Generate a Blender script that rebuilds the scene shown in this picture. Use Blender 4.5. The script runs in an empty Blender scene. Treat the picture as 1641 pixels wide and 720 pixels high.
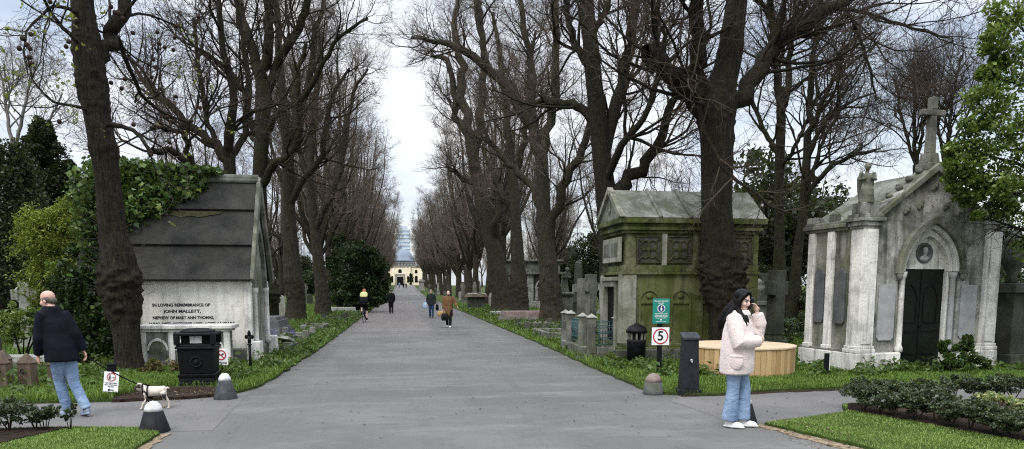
import bpy, bmesh, math, random
import numpy as np
from mathutils import Vector, Matrix

SC = bpy.context.scene
COL = SC.collection
R = math.radians
rnd = random.Random(7)

# ---------------------------------------------------------------- camera
CAM_H, PITCH, YAW, FPX = 1.72, R(7), R(8.362), 1185.0
cam_data = bpy.data.cameras.new('camera')
cam = bpy.data.objects.new('camera', cam_data)
COL.objects.link(cam)
cam.location = (0, 0, CAM_H)
cam.rotation_euler = (R(90) - PITCH, 0, -YAW)
cam_data.sensor_width = 36
cam_data.lens = 36 * FPX / 1641
cam_data.shift_y = 0.1496
cam_data.clip_start, cam_data.clip_end = 0.1, 3000
SC.camera = cam

_F = np.array([math.sin(YAW) * math.cos(PITCH), math.cos(YAW) * math.cos(PITCH), -math.sin(PITCH)])
_R = np.array([math.cos(YAW), -math.sin(YAW), 0.0])
_U = np.cross(_R, _F)


def at(x, y, Y):
    """World point seen at photo position (x, y) standing Y metres down the avenue."""
    d = _F * FPX + _R * (x - 820.5) - _U * (y - 605.5)
    t = Y / d[1]
    return np.array([d[0] * t, Y, CAM_H + d[2] * t])


def zg(y):
    """Height of the ground: level, then a slow rise towards the far chapel."""
    t = min(max((y - 140) / 170, 0), 1)
    return 2.4 * t * t * (3 - 2 * t)


# ---------------------------------------------------------------- objects
def link(name, mesh, parent=None):
    o = bpy.data.objects.new(name, mesh)
    COL.objects.link(o)
    if parent is not None:
        o.parent = parent
    return o


def tag(o, label=None, cat=None, group=None, kind=None):
    if label: o['label'] = label
    if cat: o['category'] = cat
    if group: o['group'] = group
    if kind: o['kind'] = kind
    return o


def thing(name, label, cat, loc=(0, 0, 0), rz=0.0, group=None):
    o = bpy.data.objects.new(name, None)
    o.empty_display_size = 0.1
    COL.objects.link(o)
    o.location = loc
    o.rotation_euler = (0, 0, rz)
    return tag(o, label, cat, group)


def kids(o):
    return [c for c in bpy.data.objects if c.parent == o]


def copy_tree(o, loc=None, rz=None, scale=None, label=None, cat=None, group=None, parent=None):
    c = o.copy()
    COL.objects.link(c)
    c.parent = parent
    if loc is not None: c.location = loc
    if rz is not None: c.rotation_euler = (0, 0, rz)
    if scale is not None: c.scale = (scale, scale, scale) if isinstance(scale, (int, float)) else scale
    tag(c, label, cat, group)
    for ch in kids(o):
        copy_tree(ch, parent=c)
    return c


# ---------------------------------------------------------------- mesh builder
class MB:
    def __init__(self):
        self.v, self.f, self.m = [], [], []

    def add(self, vs, fs, mi=0):
        b = len(self.v)
        self.v.extend([tuple(map(float, p)) for p in vs])
        self.f.extend([tuple(b + i for i in q) for q in fs])
        self.m.extend([mi] * len(fs))
        return self

    def box(self, x0, x1, y0, y1, z0, z1, mi=0, tx=0.0, ty=0.0):
        """A box; tx and ty draw its top in on both sides."""
        vs = [(x0, y0, z0), (x1, y0, z0), (x1, y1, z0), (x0, y1, z0),
              (x0 + tx, y0 + ty, z1), (x1 - tx, y0 + ty, z1), (x1 - tx, y1 - ty, z1), (x0 + tx, y1 - ty, z1)]
        return self.add(vs, [(3, 2, 1, 0), (4, 5, 6, 7), (0, 1, 5, 4), (1, 2, 6, 5), (2, 3, 7, 6), (3, 0, 4, 7)], mi)

    def prism(self, poly, a, b, axis='y', mi=0):
        """A polygon (counter-clockwise seen from -axis) swept from a to b."""
        def P(p, t):
            return {'x': (t, p[0], p[1]), 'y': (p[0], t, p[1]), 'z': (p[0], p[1], t)}[axis]
        n = len(poly)
        vs = [P(p, a) for p in poly] + [P(p, b) for p in poly]
        fs = [tuple(range(n)), tuple(range(2 * n - 1, n - 1, -1))]
        fs += [(i, i + n, (i + 1) % n + n, (i + 1) % n) for i in range(n)]
        return self.add(vs, fs, mi)

    def ring_prism(self, outer, inner, a, b, axis='y', mi=0, closed=False):
        """A band between two polylines with as many points each, swept from a to b."""
        def P(p, t):
            return {'x': (t, p[0], p[1]), 'y': (p[0], t, p[1]), 'z': (p[0], p[1], t)}[axis]
        n = len(outer)
        vs = [P(p, a) for p in outer] + [P(p, a) for p in inner] + [P(p, b) for p in outer] + [P(p, b) for p in inner]
        fs = []
        for i in range(n if closed else n - 1):
            j = (i + 1) % n
            fs += [(i, j, n + j, n + i), (2 * n + j, 2 * n + i, 3 * n + i, 3 * n + j),
                   (i, 2 * n + i, 2 * n + j, j), (n + i, n + j, 3 * n + j, 3 * n + i)]
        if not closed:
            for i in (0, n - 1):
                fs.append((i, n + i, 3 * n + i, 2 * n + i))
        return self.add(vs, fs, mi)

    def lathe(self, prof, n=16, c=(0, 0, 0), mi=0, flat=1.0):
        vs, fs = [], []
        for r, z in prof:
            for k in range(n):
                t = 2 * math.pi * k / n
                vs.append((c[0] + r * math.cos(t), c[1] + r * flat * math.sin(t), c[2] + z))
        for i in range(len(prof) - 1):
            for k in range(n):
                k2 = (k + 1) % n
                fs.append((i * n + k, i * n + k2, (i + 1) * n + k2, (i + 1) * n + k))
        fs.append(tuple(range(n - 1, -1, -1)))
        fs.append(tuple((len(prof) - 1) * n + k for k in range(n)))
        return self.add(vs, fs, mi)

    def tube(self, pts, rad, n=8, mi=0, flat=1.0):
        pts = [Vector(p) for p in pts]
        if not hasattr(rad, '__len__'): rad = [rad] * len(pts)
        vs, fs = [], []
        u = None
        for i, p in enumerate(pts):
            d = (pts[min(i + 1, len(pts) - 1)] - pts[max(i - 1, 0)]).normalized()
            if u is None:
                u = d.orthogonal().normalized()
            else:
                u = (u - d * u.dot(d)).normalized()
            w = d.cross(u)
            for k in range(n):
                t = 2 * math.pi * k / n
                vs.append(p + u * (rad[i] * math.cos(t)) + w * (rad[i] * flat * math.sin(t)))
        for i in range(len(pts) - 1):
            for k in range(n):
                k2 = (k + 1) % n
                fs.append((i * n + k, i * n + k2, (i + 1) * n + k2, (i + 1) * n + k))
        fs.append(tuple(range(n - 1, -1, -1)))
        fs.append(tuple((len(pts) - 1) * n + k for k in range(n)))
        return self.add(vs, fs, mi)

    def ell(self, c, r, nu=14, nv=9, mi=0, rot=None):
        vs, fs = [], []
        c = Vector(c)
        for j in range(nv + 1):
            ph = math.pi * j / nv - math.pi / 2
            for k in range(nu):
                t = 2 * math.pi * k / nu
                p = Vector((r[0] * math.cos(ph) * math.cos(t), r[1] * math.cos(ph) * math.sin(t), r[2] * math.sin(ph)))
                if rot is not None: p = rot @ p
                vs.append(c + p)
        for j in range(nv):
            for k in range(nu):
                k2 = (k + 1) % nu
                fs.append((j * nu + k, j * nu + k2, (j + 1) * nu + k2, (j + 1) * nu + k))
        return self.add(vs, fs, mi)

    def loft(self, rings, n=20, mi=0):
        """rings: (centre, rx, ry) stacked bottom to top, each lying flat."""
        vs, fs = [], []
        for c, rx, ry in rings:
            for k in range(n):
                t = 2 * math.pi * k / n
                vs.append((c[0] + rx * math.cos(t), c[1] + ry * math.sin(t), c[2]))
        for i in range(len(rings) - 1):
            for k in range(n):
                k2 = (k + 1) % n
                fs.append((i * n + k, i * n + k2, (i + 1) * n + k2, (i + 1) * n + k))
        fs.append(tuple(range(n - 1, -1, -1)))
        fs.append(tuple((len(rings) - 1) * n + k for k in range(n)))
        return self.add(vs, fs, mi)

    def torus(self, c, r, t, axis='x', n=28, m=6, mi=0):
        pts = []
        for i in range(n + 1):
            a = 2 * math.pi * i / n
            q = {'x': (0, math.cos(a), math.sin(a)), 'y': (math.cos(a), 0, math.sin(a)), 'z': (math.cos(a), math.sin(a), 0)}[axis]
            pts.append((c[0] + r * q[0], c[1] + r * q[1], c[2] + r * q[2]))
        return self.tube(pts, t, m, mi)

    def mesh(self, name):
        me = bpy.data.meshes.new(name)
        me.from_pydata(self.v, [], self.f)
        bm = bmesh.new()
        bm.from_mesh(me)
        for i, f in enumerate(bm.faces):
            f.material_index = self.m[i]
        bmesh.ops.remove_doubles(bm, verts=bm.verts, dist=1e-5)
        bmesh.ops.recalc_face_normals(bm, faces=bm.faces)
        bm.to_mesh(me)
        bm.free()
        return me

    def build(self, name, mats, parent=None, smooth=False, bevel=0.0, loc=None):
        me = self.mesh(name)
        for m in (mats if isinstance(mats, (list, tuple)) else [mats]):
            me.materials.append(m)
        o = link(name, me, parent)
        if loc is not None: o.location = loc
        if smooth: me.polygons.foreach_set('use_smooth', [True] * len(me.polygons))
        if bevel:
            b = o.modifiers.new('bevel', 'BEVEL')
            b.width, b.segments, b.limit_method, b.angle_limit = bevel, 2, 'ANGLE', R(35)
            b.harden_normals = False
        return o


def mesh_np(name, verts, faces, mat, parent=None, smooth=False):
    """One mesh from arrays; faces all have the same number of corners."""
    verts = np.asarray(verts, dtype=np.float32).reshape(-1, 3)
    faces = np.asarray(faces, dtype=np.int32)
    nf, k = faces.shape
    me = bpy.data.meshes.new(name)
    me.vertices.add(len(verts)); me.vertices.foreach_set('co', verts.ravel())
    me.loops.add(nf * k); me.loops.foreach_set('vertex_index', faces.ravel())
    me.polygons.add(nf)
    me.polygons.foreach_set('loop_start', np.arange(0, nf * k, k, dtype=np.int32))
    if smooth: me.polygons.foreach_set('use_smooth', np.ones(nf, dtype=bool))
    me.update(calc_edges=True)
    me.materials.append(mat)
    return link(name, me, parent)


def remeshed(mb, name, mats, parent, voxel, smooth=3, classify=None):
    """Fuse the pieces of mb into one continuous skin."""
    me = mb.mesh(name)
    t = link('fusing', me)
    r = t.modifiers.new('r', 'REMESH'); r.mode = 'VOXEL'; r.voxel_size = voxel
    if smooth:
        s = t.modifiers.new('s', 'SMOOTH'); s.factor = 0.5; s.iterations = smooth
    dg = bpy.context.evaluated_depsgraph_get()
    out = bpy.data.meshes.new_from_object(t.evaluated_get(dg))
    out.name = name
    bpy.data.objects.remove(t)
    out.materials.clear()
    for m in (mats if isinstance(mats, (list, tuple)) else [mats]):
        out.materials.append(m)
    for p in out.polygons:
        p.use_smooth = True
        p.material_index = classify(p.center) if classify else 0
    return link(name, out, parent)


def writing(body, size, mat, parent, loc, rot, name='lettering', bold=0.0, extrude=0.002, align='CENTER', width=None):
    cu = bpy.data.curves.new(name, 'FONT')
    cu.body, cu.size, cu.align_x, cu.align_y = body, size, align, 'CENTER'
    cu.extrude, cu.offset = extrude, bold
    cu.resolution_u = 3
    t = link('setting_type', cu)
    dg = bpy.context.evaluated_depsgraph_get()
    me = bpy.data.meshes.new_from_object(t.evaluated_get(dg))
    bpy.data.objects.remove(t)
    if width:
        xs = [v.co.x for v in me.vertices]
        k = width / (max(xs) - min(xs))
        for v in me.vertices: v.co.x *= k
    me.name = name
    me.materials.clear(); me.materials.append(mat)
    o = link(name, me, parent)
    o.location, o.rotation_euler = loc, rot
    return o


# ---------------------------------------------------------------- materials
class Mat:
    def __init__(self, name):
        self.m = bpy.data.materials.new(name)
        self.m.use_nodes = True
        self.nt = self.m.node_tree
        self.b = self.nt.nodes['Principled BSDF']
        self.out = self.nt.nodes['Material Output']
        self.co = self.node('ShaderNodeTexCoord').outputs['Object']

    def node(self, t, **kw):
        n = self.nt.nodes.new(t)
        for k, v in kw.items(): setattr(n, k, v)
        return n

    def put(self, sock, v):
        if isinstance(v, bpy.types.NodeSocket): self.nt.links.new(v, sock)
        elif isinstance(v, (tuple, list)) and len(v) == 3 and sock.type == 'RGBA': sock.default_value = (*v, 1)
        else: sock.default_value = v

    def mapped(self, scale, co=None, loc=(0, 0, 0)):
        n = self.node('ShaderNodeMapping')
        self.put(n.inputs['Vector'], co or self.co)
        n.inputs['Scale'].default_value = scale
        n.inputs['Location'].default_value = loc
        return n.outputs[0]

    def noise(self, scale, detail=4, rough=0.55, co=None, dist=0.0):
        n = self.node('ShaderNodeTexNoise')
        self.put(n.inputs['Vector'], co or self.co)
        n.inputs['Scale'].default_value = scale
        n.inputs['Detail'].default_value = detail
        n.inputs['Roughness'].default_value = rough
        n.inputs['Distortion'].default_value = dist
        return n.outputs['Fac']

    def voro(self, scale, co=None, feature='F1'):
        n = self.node('ShaderNodeTexVoronoi', feature=feature)
        self.put(n.inputs['Vector'], co or self.co)
        n.inputs['Scale'].default_value = scale
        return n.outputs['Distance']

    def ramp(self, fac, stops):
        n = self.node('ShaderNodeValToRGB')
        self.put(n.inputs[0], fac)
        cr = n.color_ramp
        while len(cr.elements) < len(stops): cr.elements.new(0.5)
        for e, (p, c) in zip(cr.elements, stops):
            e.position = p
            e.color = (c, c, c, 1) if isinstance(c, (int, float)) else (*c, 1)
        return n.outputs[0]

    def mix(self, fac, a, b, mode='MIX'):
        n = self.node('ShaderNodeMix', data_type='RGBA', blend_type=mode)
        self.put(n.inputs['Factor'], fac)
        self.put(n.inputs['A'], a); self.put(n.inputs['B'], b)
        return n.outputs['Result']

    def math(self, op, a, b=0.0):
        n = self.node('ShaderNodeMath', operation=op)
        self.put(n.inputs[0], a); self.put(n.inputs[1], b)
        return n.outputs[0]

    def island(self):
        return self.node('ShaderNodeNewGeometry').outputs['Random Per Island']

    def objrand(self):
        return self.node('ShaderNodeObjectInfo').outputs['Random']

    def bump(self, h, strength=0.4, dist=0.02):
        n = self.node('ShaderNodeBump')
        n.inputs['Strength'].default_value = strength
        n.inputs['Distance'].default_value = dist
        self.put(n.inputs['Height'], h)
        self.put(self.b.inputs['Normal'], n.outputs[0])

    def base(self, c): self.put(self.b.inputs['Base Color'], c)

    def rough(self, r, spec=0.3):
        self.put(self.b.inputs['Roughness'], r)
        self.b.inputs['Specular IOR Level'].default_value = spec


def m_plain(name, c, rough=0.6, metal=0.0, spec=0.4, vary=0.15, scale=9.0, bump=0.0):
    M = Mat(name)
    n = M.noise(scale, 5, 0.6)
    d = tuple(x * (1 - vary) for x in c); l = tuple(min(1, x * (1 + vary)) for x in c)
    M.base(M.ramp(n, [(0.3, d), (0.7, l)]))
    M.rough(rough, spec)
    M.b.inputs['Metallic'].default_value = metal
    if bump: M.bump(M.noise(scale * 6, 4), bump, 0.01)
    return M.m


def m_stone(name, light, dark, streak=0.5, moss=None, moss_amt=0.0, scale=1.0, lo=0.4, hi=0.62, bump=0.5, grime=(0.018, 0.018, 0.014), speck=0.55, grain=0.55):
    """Weathered stone: two tones, rain streaks, blotches of grime and moss."""
    M = Mat(name)
    big = M.noise(1.3 * scale, 6, 0.62, dist=0.4)
    c = M.mix(M.ramp(big, [(lo, 0), (hi, 1)]), dark, light)
    fine = M.noise(22 * scale, 6, 0.7)
    c = M.mix(grain, c, M.ramp(fine, [(0.3, 0.35), (0.7, 1.0)]), 'MULTIPLY')
    if streak:
        st = M.noise(1.0, 5, 0.65, M.mapped((5.0 * scale, 5.0 * scale, 0.55 * scale)))
        c = M.mix(M.math('MULTIPLY', M.ramp(st, [(0.50, 0), (0.68, 1)]), streak), c, grime)
    sp = M.noise(7 * scale, 8, 0.75)
    c = M.mix(M.math('MULTIPLY', M.ramp(sp, [(0.57, 0), (0.66, 1)]), speck), c, grime)
    if moss:
        mo = M.noise(2.2 * scale, 7, 0.7, M.mapped((1, 1, 0.45), loc=(3, 1, 7)))
        c = M.mix(M.math('MULTIPLY', M.ramp(mo, [(0.40, 0), (0.58, 1)]), moss_amt), c, moss)
    M.base(c)
    M.rough(0.9, 0.2)
    M.bump(M.math('ADD', fine, M.math('MULTIPLY', sp, 0.8)), bump, 0.012)
    return M.m


def m_bark(name, a, b, green=0.0, bump=1.0, vs=0.13):
    M = Mat(name)
    co = M.mapped((1, 1, vs))
    n = M.noise(26, 10, 0.74, co, 0.9)
    lump = M.noise(7, 6, 0.7)
    c = M.mix(M.ramp(n, [(0.36, 0), (0.62, 1)]), a, b)
    c = M.mix(M.math('MULTIPLY', M.ramp(lump, [(0.35, 1), (0.6, 0)]), 0.5), c, a)
    if green:
        g = M.noise(2.0, 5, 0.6)
        c = M.mix(M.math('MULTIPLY', M.ramp(g, [(0.42, 0), (0.62, 1)]), green), c, M.mix(n, (0.008, 0.009, 0.004), (0.055, 0.062, 0.022)))
    M.base(c)
    M.rough(0.95, 0.15)
    M.bump(M.math('ADD', n, M.math('MULTIPLY', lump, 0.5)), bump, 0.07)
    return M.m


def m_leaf(name, cols, rough=0.45, trans=0.3, spec=0.35):
    M = Mat(name)
    k = len(cols) - 1
    c = M.ramp(M.island(), [(i / k, q) for i, q in enumerate(cols)])
    c = M.mix(0.5, c, M.ramp(M.noise(1.6, 6, 0.65), [(0.36, 0.45), (0.62, 1.1)]), 'MULTIPLY')
    M.base(c)
    M.rough(rough, spec)
    t = M.node('ShaderNodeBsdfTranslucent')
    M.put(t.inputs[0], M.mix(0.5, c, (0.20, 0.26, 0.03)))
    s = M.node('ShaderNodeMixShader')
    s.inputs[0].default_value = trans
    M.nt.links.new(M.b.outputs[0], s.inputs[1]); M.nt.links.new(t.outputs[0], s.inputs[2])
    M.nt.links.new(s.outputs[0], M.out.inputs[0])
    return M.m


BARK = m_bark('bark', (0.006, 0.0045, 0.0032), (0.045, 0.035, 0.025), 0.3)
BARK_PALE = m_bark('bark_pale', (0.006, 0.0047, 0.0034), (0.056, 0.044, 0.032), 0.15)
BARK_GREEN = m_bark('bark_mossy', (0.006, 0.005, 0.0033), (0.040, 0.034, 0.020), 0.55)
BARK_FAR = m_bark('grey_brown_bark', (0.012, 0.010, 0.0075), (0.080, 0.066, 0.050), 0.4)
TWIG = m_plain('twig_bark', (0.058, 0.045, 0.035), 0.9, spec=0.1, vary=0.4, scale=0.5)
TWIG_RED = m_plain('twig_bark_russet', (0.115, 0.090, 0.070), 0.9, spec=0.1, vary=0.4, scale=0.5)
STONE_WHITE = m_stone('lime_washed_stone', (0.82, 0.79, 0.71), (0.60, 0.575, 0.51), 0.22, lo=.34, hi=.58, bump=.2, speck=.3, grain=.15)
STONE_CHAPEL = m_stone('stained_portland_stone', (0.56, 0.545, 0.50), (0.13, 0.13, 0.12), 0.8, (0.09, 0.095, 0.05), 0.35, 1.2, speck=.8)
STONE_CHAPEL_PALE = m_stone('pale_carved_stone', (0.80, 0.775, 0.71), (0.46, 0.45, 0.41), 0.55, None, 0, 1.2, lo=.34, hi=.56, speck=.4, grain=.3)
STONE_CHAPEL_DARK = m_stone('rain_blackened_stone', (0.33, 0.32, 0.28), (0.10, 0.10, 0.085), 0.7, (0.09, 0.10, 0.04), 0.5)
STONE_GREEN = m_stone('algae_covered_stone', (0.19, 0.19, 0.11), (0.04, 0.046, 0.015), 0.97, (0.066, 0.082, 0.014), 0.7, 1.2, speck=.85, lo=.42, hi=.58)
STONE_GREEN_DARK = m_stone('blackened_mossy_stone', (0.085, 0.085, 0.04), (0.025, 0.027, 0.012), 0.8, (0.045, 0.05, 0.012), 0.6, 2.0)
STONE_GREEN_PALE = m_stone('worn_pale_stone', (0.42, 0.41, 0.36), (0.20, 0.20, 0.155), 0.6, (0.11, 0.12, 0.045), 0.35)
STONE_ROOF = m_stone('lichened_roof_stone', (0.30, 0.305, 0.265), (0.11, 0.115, 0.09), 0.45, (0.09, 0.10, 0.055), 0.4, 1.3)
STONE_SLAB = m_stone('dark_roof_slab', (0.056, 0.054, 0.049), (0.024, 0.024, 0.022), 0.3, (0.075, 0.07, 0.055), 0.25, 0.9, bump=0.6)
STONE_GREY = m_stone('grey_grave_stone', (0.26, 0.255, 0.23), (0.10, 0.10, 0.085), 0.6, (0.085, 0.095, 0.04), 0.4, 1.5)
STONE_DARK = m_stone('blackened_grave_stone', (0.11, 0.108, 0.098), (0.04, 0.04, 0.036), 0.4, (0.05, 0.06, 0.025), 0.4, 1.5)
STONE_PALE = m_stone('pale_grave_stone', (0.52, 0.51, 0.47), (0.30, 0.295, 0.26), 0.5, (0.13, 0.14, 0.07), 0.25, 1.5)
STONE_BROWN = m_stone('brown_post_stone', (0.24, 0.17, 0.13), (0.11, 0.075, 0.058), 0.4, (0.085, 0.09, 0.04), 0.3, 2.0)
GRANITE_PINK = m_stone('pink_granite', (0.30, 0.22, 0.20), (0.19, 0.14, 0.13), 0.2, None, 0, 3.0)
SLAB_GREY = m_plain('grey_memorial_slab', (0.30, 0.305, 0.30), 0.75, spec=0.3, vary=0.25, scale=4, bump=0.25)
SLAB_DARK = m_plain('slate_memorial_slab', (0.085, 0.088, 0.09), 0.6, spec=0.4, vary=0.3, scale=4, bump=0.25)
IRON = m_plain('black_iron', (0.006, 0.006, 0.007), 0.5, spec=0.12, vary=0.35, scale=14, bump=0.15)
IRON_TEAL = m_plain('blue_green_iron', (0.035, 0.085, 0.088), 0.6, spec=0.4, vary=0.35, scale=14)
DOOR_GREEN = m_plain('dark_green_door_paint', (0.0055, 0.009, 0.006), 0.5, spec=0.16, vary=0.35, scale=7, bump=0.12)
BLACK_CAST = m_plain('worn_black_paint', (0.009, 0.0095, 0.011), 0.55, spec=0.14, vary=0.5, scale=12, bump=0.3)
WHITE_CAST = m_stone('chipped_white_paint', (0.78, 0.78, 0.77), (0.62, 0.62, 0.60), 0.2, None, 0, 5.0, bump=0.2)
WHITE = m_plain('white_enamel', (0.80, 0.80, 0.79), 0.45, vary=0.04)
RED = m_plain('red_sign_paint', (0.42, 0.025, 0.045), 0.5, vary=0.06)
INK = m_plain('black_sign_paint', (0.012, 0.012, 0.014), 0.55, vary=0.1)
GREEN_SIGN = m_plain('teal_green_sign_paint', (0.012, 0.205, 0.155), 0.42, vary=0.07)
BLUE_SIGN = m_plain('navy_sign_paint', (0.012, 0.025, 0.12), 0.45, vary=0.06)
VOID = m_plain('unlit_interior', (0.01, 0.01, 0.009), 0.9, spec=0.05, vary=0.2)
# ---------------------------------------------------------------- sky, sun, exposure
SUN_EL, SUN_AZ = R(52), R(215)          # azimuth clockwise from +Y (down the avenue): behind the camera, to the left
world = bpy.data.worlds.new('World')
SC.world = world
world.use_nodes = True
wt = world.node_tree
wt.nodes.clear()


def wn(t, **kw):
    n = wt.nodes.new(t)
    for k, v in kw.items(): setattr(n, k, v)
    return n


wout, wbg = wn('ShaderNodeOutputWorld'), wn('ShaderNodeBackground')
sky = wn('ShaderNodeTexSky', sky_type='NISHITA')
sky.sun_disc = False
sky.sun_elevation, sky.sun_rotation = SUN_EL, SUN_AZ
sky.air_density, sky.dust_density = 1.2, 2.0
wco = wn('ShaderNodeTexCoord')
wmap = wn('ShaderNodeMapping')
wmap.inputs['Scale'].default_value = (1.0, 1.0, 2.6)
wt.links.new(wco.outputs['Generated'], wmap.inputs[0])
n1, n2 = wn('ShaderNodeTexNoise'), wn('ShaderNodeTexNoise')
for n, s, d in ((n1, 2.1, 7), (n2, 4.6, 8)):
    wt.links.new(wmap.outputs[0], n.inputs['Vector'])
    n.inputs['Scale'].default_value, n.inputs['Detail'].default_value = s, d
    n.inputs['Roughness'].default_value, n.inputs['Distortion'].default_value = 0.55, 0.4
cover = wn('ShaderNodeValToRGB')
cover.color_ramp.elements[0].position, cover.color_ramp.elements[1].position = 0.36, 0.56
cover.color_ramp.elements[0].color = (0.45, 0.45, 0.45, 1)
cover.color_ramp.elements[1].color = (1, 1, 1, 1)
wt.links.new(n1.outputs['Fac'], cover.inputs[0])
tone = wn('ShaderNodeValToRGB')
tone.color_ramp.elements[0].position, tone.color_ramp.elements[1].position = 0.34, 0.66
tone.color_ramp.elements[0].color = (4.5, 5.1, 6.3, 1)
tone.color_ramp.elements[1].color = (7.3, 7.45, 7.7, 1)
wt.links.new(n2.outputs['Fac'], tone.inputs[0])
# an overcast sky is about three times as bright overhead as at the horizon
sep = wn('ShaderNodeSeparateXYZ')
wt.links.new(wco.outputs['Generated'], sep.inputs[0])
zr = wn('ShaderNodeMapRange')
zr.inputs['From Min'].default_value, zr.inputs['From Max'].default_value = 0.40, 0.95
zr.inputs['To Min'].default_value, zr.inputs['To Max'].default_value = 1.0, 3.6
wt.links.new(sep.outputs['Z'], zr.inputs['Value'])
bright = wn('ShaderNodeMix', data_type='RGBA', blend_type='MULTIPLY')
bright.inputs['Factor'].default_value = 1.0
wt.links.new(tone.outputs[0], bright.inputs['A']); wt.links.new(zr.outputs[0], bright.inputs['B'])
wmix = wn('ShaderNodeMix', data_type='RGBA')
wt.links.new(cover.outputs[0], wmix.inputs['Factor'])
wt.links.new(sky.outputs[0], wmix.inputs['A']); wt.links.new(bright.outputs['Result'], wmix.inputs['B'])
wt.links.new(wmix.outputs['Result'], wbg.inputs['Color'])
wbg.inputs['Strength'].default_value = 0.115
wt.links.new(wbg.outputs[0], wout.inputs[0])

sun_data = bpy.data.lights.new('sun', 'SUN')
sun_data.energy, sun_data.angle, sun_data.color = 1.5, R(25), (1.0, 0.965, 0.91)
sun = bpy.data.objects.new('sun', sun_data)
COL.objects.link(sun)
sun.rotation_euler = (R(90) - SUN_EL, 0, R(180) - SUN_AZ)

vs_ = SC.view_settings
vs_.view_transform, vs_.look, vs_.gamma, vs_.exposure = 'Standard', 'None', 1.0, 0.5
vs_.use_curve_mapping = False
SC.cycles.max_bounces = 6
SC.cycles.diffuse_bounces = 3
SC.cycles.transparent_max_bounces = 6
SC.cycles.use_denoising = False
SC.cycles.filter_width = 1.15

# ---------------------------------------------------------------- ground, roads
M = Mat('earth_and_grass')
nb = M.noise(0.6, 8, 0.7)
c = M.mix(M.ramp(nb, [(0.38, 0), (0.6, 1)]), (0.038, 0.058, 0.014), (0.085, 0.125, 0.030))
c = M.mix(M.ramp(M.noise(2.3, 6, 0.7), [(0.52, 0), (0.66, 0.8)]), c, (0.062, 0.046, 0.03))
c = M.mix(0.6, c, M.ramp(M.noise(30, 4), [(0.3, 0.4), (0.7, 1.1)]), 'MULTIPLY')
M.base(c); M.rough(0.95, 0.1)
M.bump(M.noise(14, 6, 0.7), 1.0, 0.08)
EARTH = M.m

M = Mat('asphalt')
xyz = M.node('ShaderNodeSeparateXYZ')
M.put(xyz.inputs[0], M.co)
wob = M.math('MULTIPLY', M.math('SUBTRACT', M.noise(1.4, 3), 0.5), 0.5)
px_, py_ = M.math('ADD', xyz.outputs[0], wob), M.math('ADD', xyz.outputs[1], wob)


def step(v, a, soft=0.05):
    n = M.node('ShaderNodeMapRange')
    M.put(n.inputs['Value'], v)
    n.inputs['From Min'].default_value, n.inputs['From Max'].default_value = a - soft, a + soft
    return n.outputs[0]


def inside(v, a, b, soft=0.05):
    return M.math('SUBTRACT', step(v, a, soft), step(v, b, soft))


grain = M.noise(170, 3, 0.8)
big = M.noise(0.35, 6, 0.65)
c = M.mix(M.ramp(big, [(0.35, 0), (0.65, 1)]), (0.102, 0.100, 0.094), (0.140, 0.137, 0.128))
c = M.mix(M.math('MULTIPLY', M.math('MULTIPLY', inside(py_, 29.5, 96), inside(px_, -5, 1.1, 0.12)), 0.85), c, (0.172, 0.150, 0.139))      # old pink surfacing
c = M.mix(M.math('MULTIPLY', M.math('MULTIPLY', inside(py_, 48, 96), inside(px_, 1.1, 9, 0.12)), 0.6), c, (0.150, 0.150, 0.155))
c = M.mix(M.math('MULTIPLY', M.math('MULTIPLY', inside(py_, 26.0, 28.6, 0.5), inside(px_, 1.1, 2.6, 0.4)), 0.6), c, (0.07, 0.071, 0.074))     # dark repair
c = M.mix(M.math('MULTIPLY', inside(py_, 10.9, 12.6, 0.35), 0.35), c, (0.088, 0.088, 0.09))                        # join of the cross path
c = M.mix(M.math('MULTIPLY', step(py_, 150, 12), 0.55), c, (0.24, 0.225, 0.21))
edge = M.math('ADD', inside(px_, -2.75, -1.95, 0.3), inside(px_, 3.55, 4.3, 0.3))
c = M.mix(M.math('MULTIPLY', M.math('MULTIPLY', edge, step(py_, 12.5, 0.5)), 0.4), c, (0.075, 0.070, 0.062))       # damp dirt along the edges
strk = M.noise(1.0, 6, 0.7, M.mapped((2.2, 0.12, 1)))
c = M.mix(M.ramp(strk, [(0.50, 0), (0.72, 0.35)]), c, (0.075, 0.075, 0.078))
blot = M.noise(1.7, 7, 0.75)
c = M.mix(M.ramp(blot, [(0.54, 0), (0.68, 0.6)]), c, (0.085, 0.083, 0.079))
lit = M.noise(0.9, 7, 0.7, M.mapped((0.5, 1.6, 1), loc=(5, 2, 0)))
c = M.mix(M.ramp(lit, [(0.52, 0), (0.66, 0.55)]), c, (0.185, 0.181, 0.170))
spot = M.noise(9, 6, 0.8, M.mapped((0.6, 1.3, 1)))
c = M.mix(M.ramp(spot, [(0.62, 0), (0.70, 0.6)]), c, (0.055, 0.053, 0.05))
c = M.mix(0.3, c, M.ramp(grain, [(0.25, 0.5), (0.75, 1.3)]), 'MULTIPLY')
M.base(c); M.rough(0.82, 0.2)
M.bump(grain, 0.35, 0.006)
ASPHALT = M.m

M = Mat('path_asphalt')
grain = M.noise(150, 3, 0.8)
c = M.mix(M.ramp(M.noise(0.6, 6, 0.65), [(0.35, 0), (0.65, 1)]), (0.118, 0.114, 0.110), (0.160, 0.152, 0.145))
c = M.mix(M.ramp(M.noise(2.6, 7, 0.75), [(0.55, 0), (0.68, 0.5)]), c, (0.10, 0.085, 0.070))
c = M.mix(0.5, c, M.ramp(grain, [(0.25, 0.5), (0.75, 1.2)]), 'MULTIPLY')
M.base(c); M.rough(0.85, 0.25); M.bump(grain, 0.35, 0.006)
PATH = M.m

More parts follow.
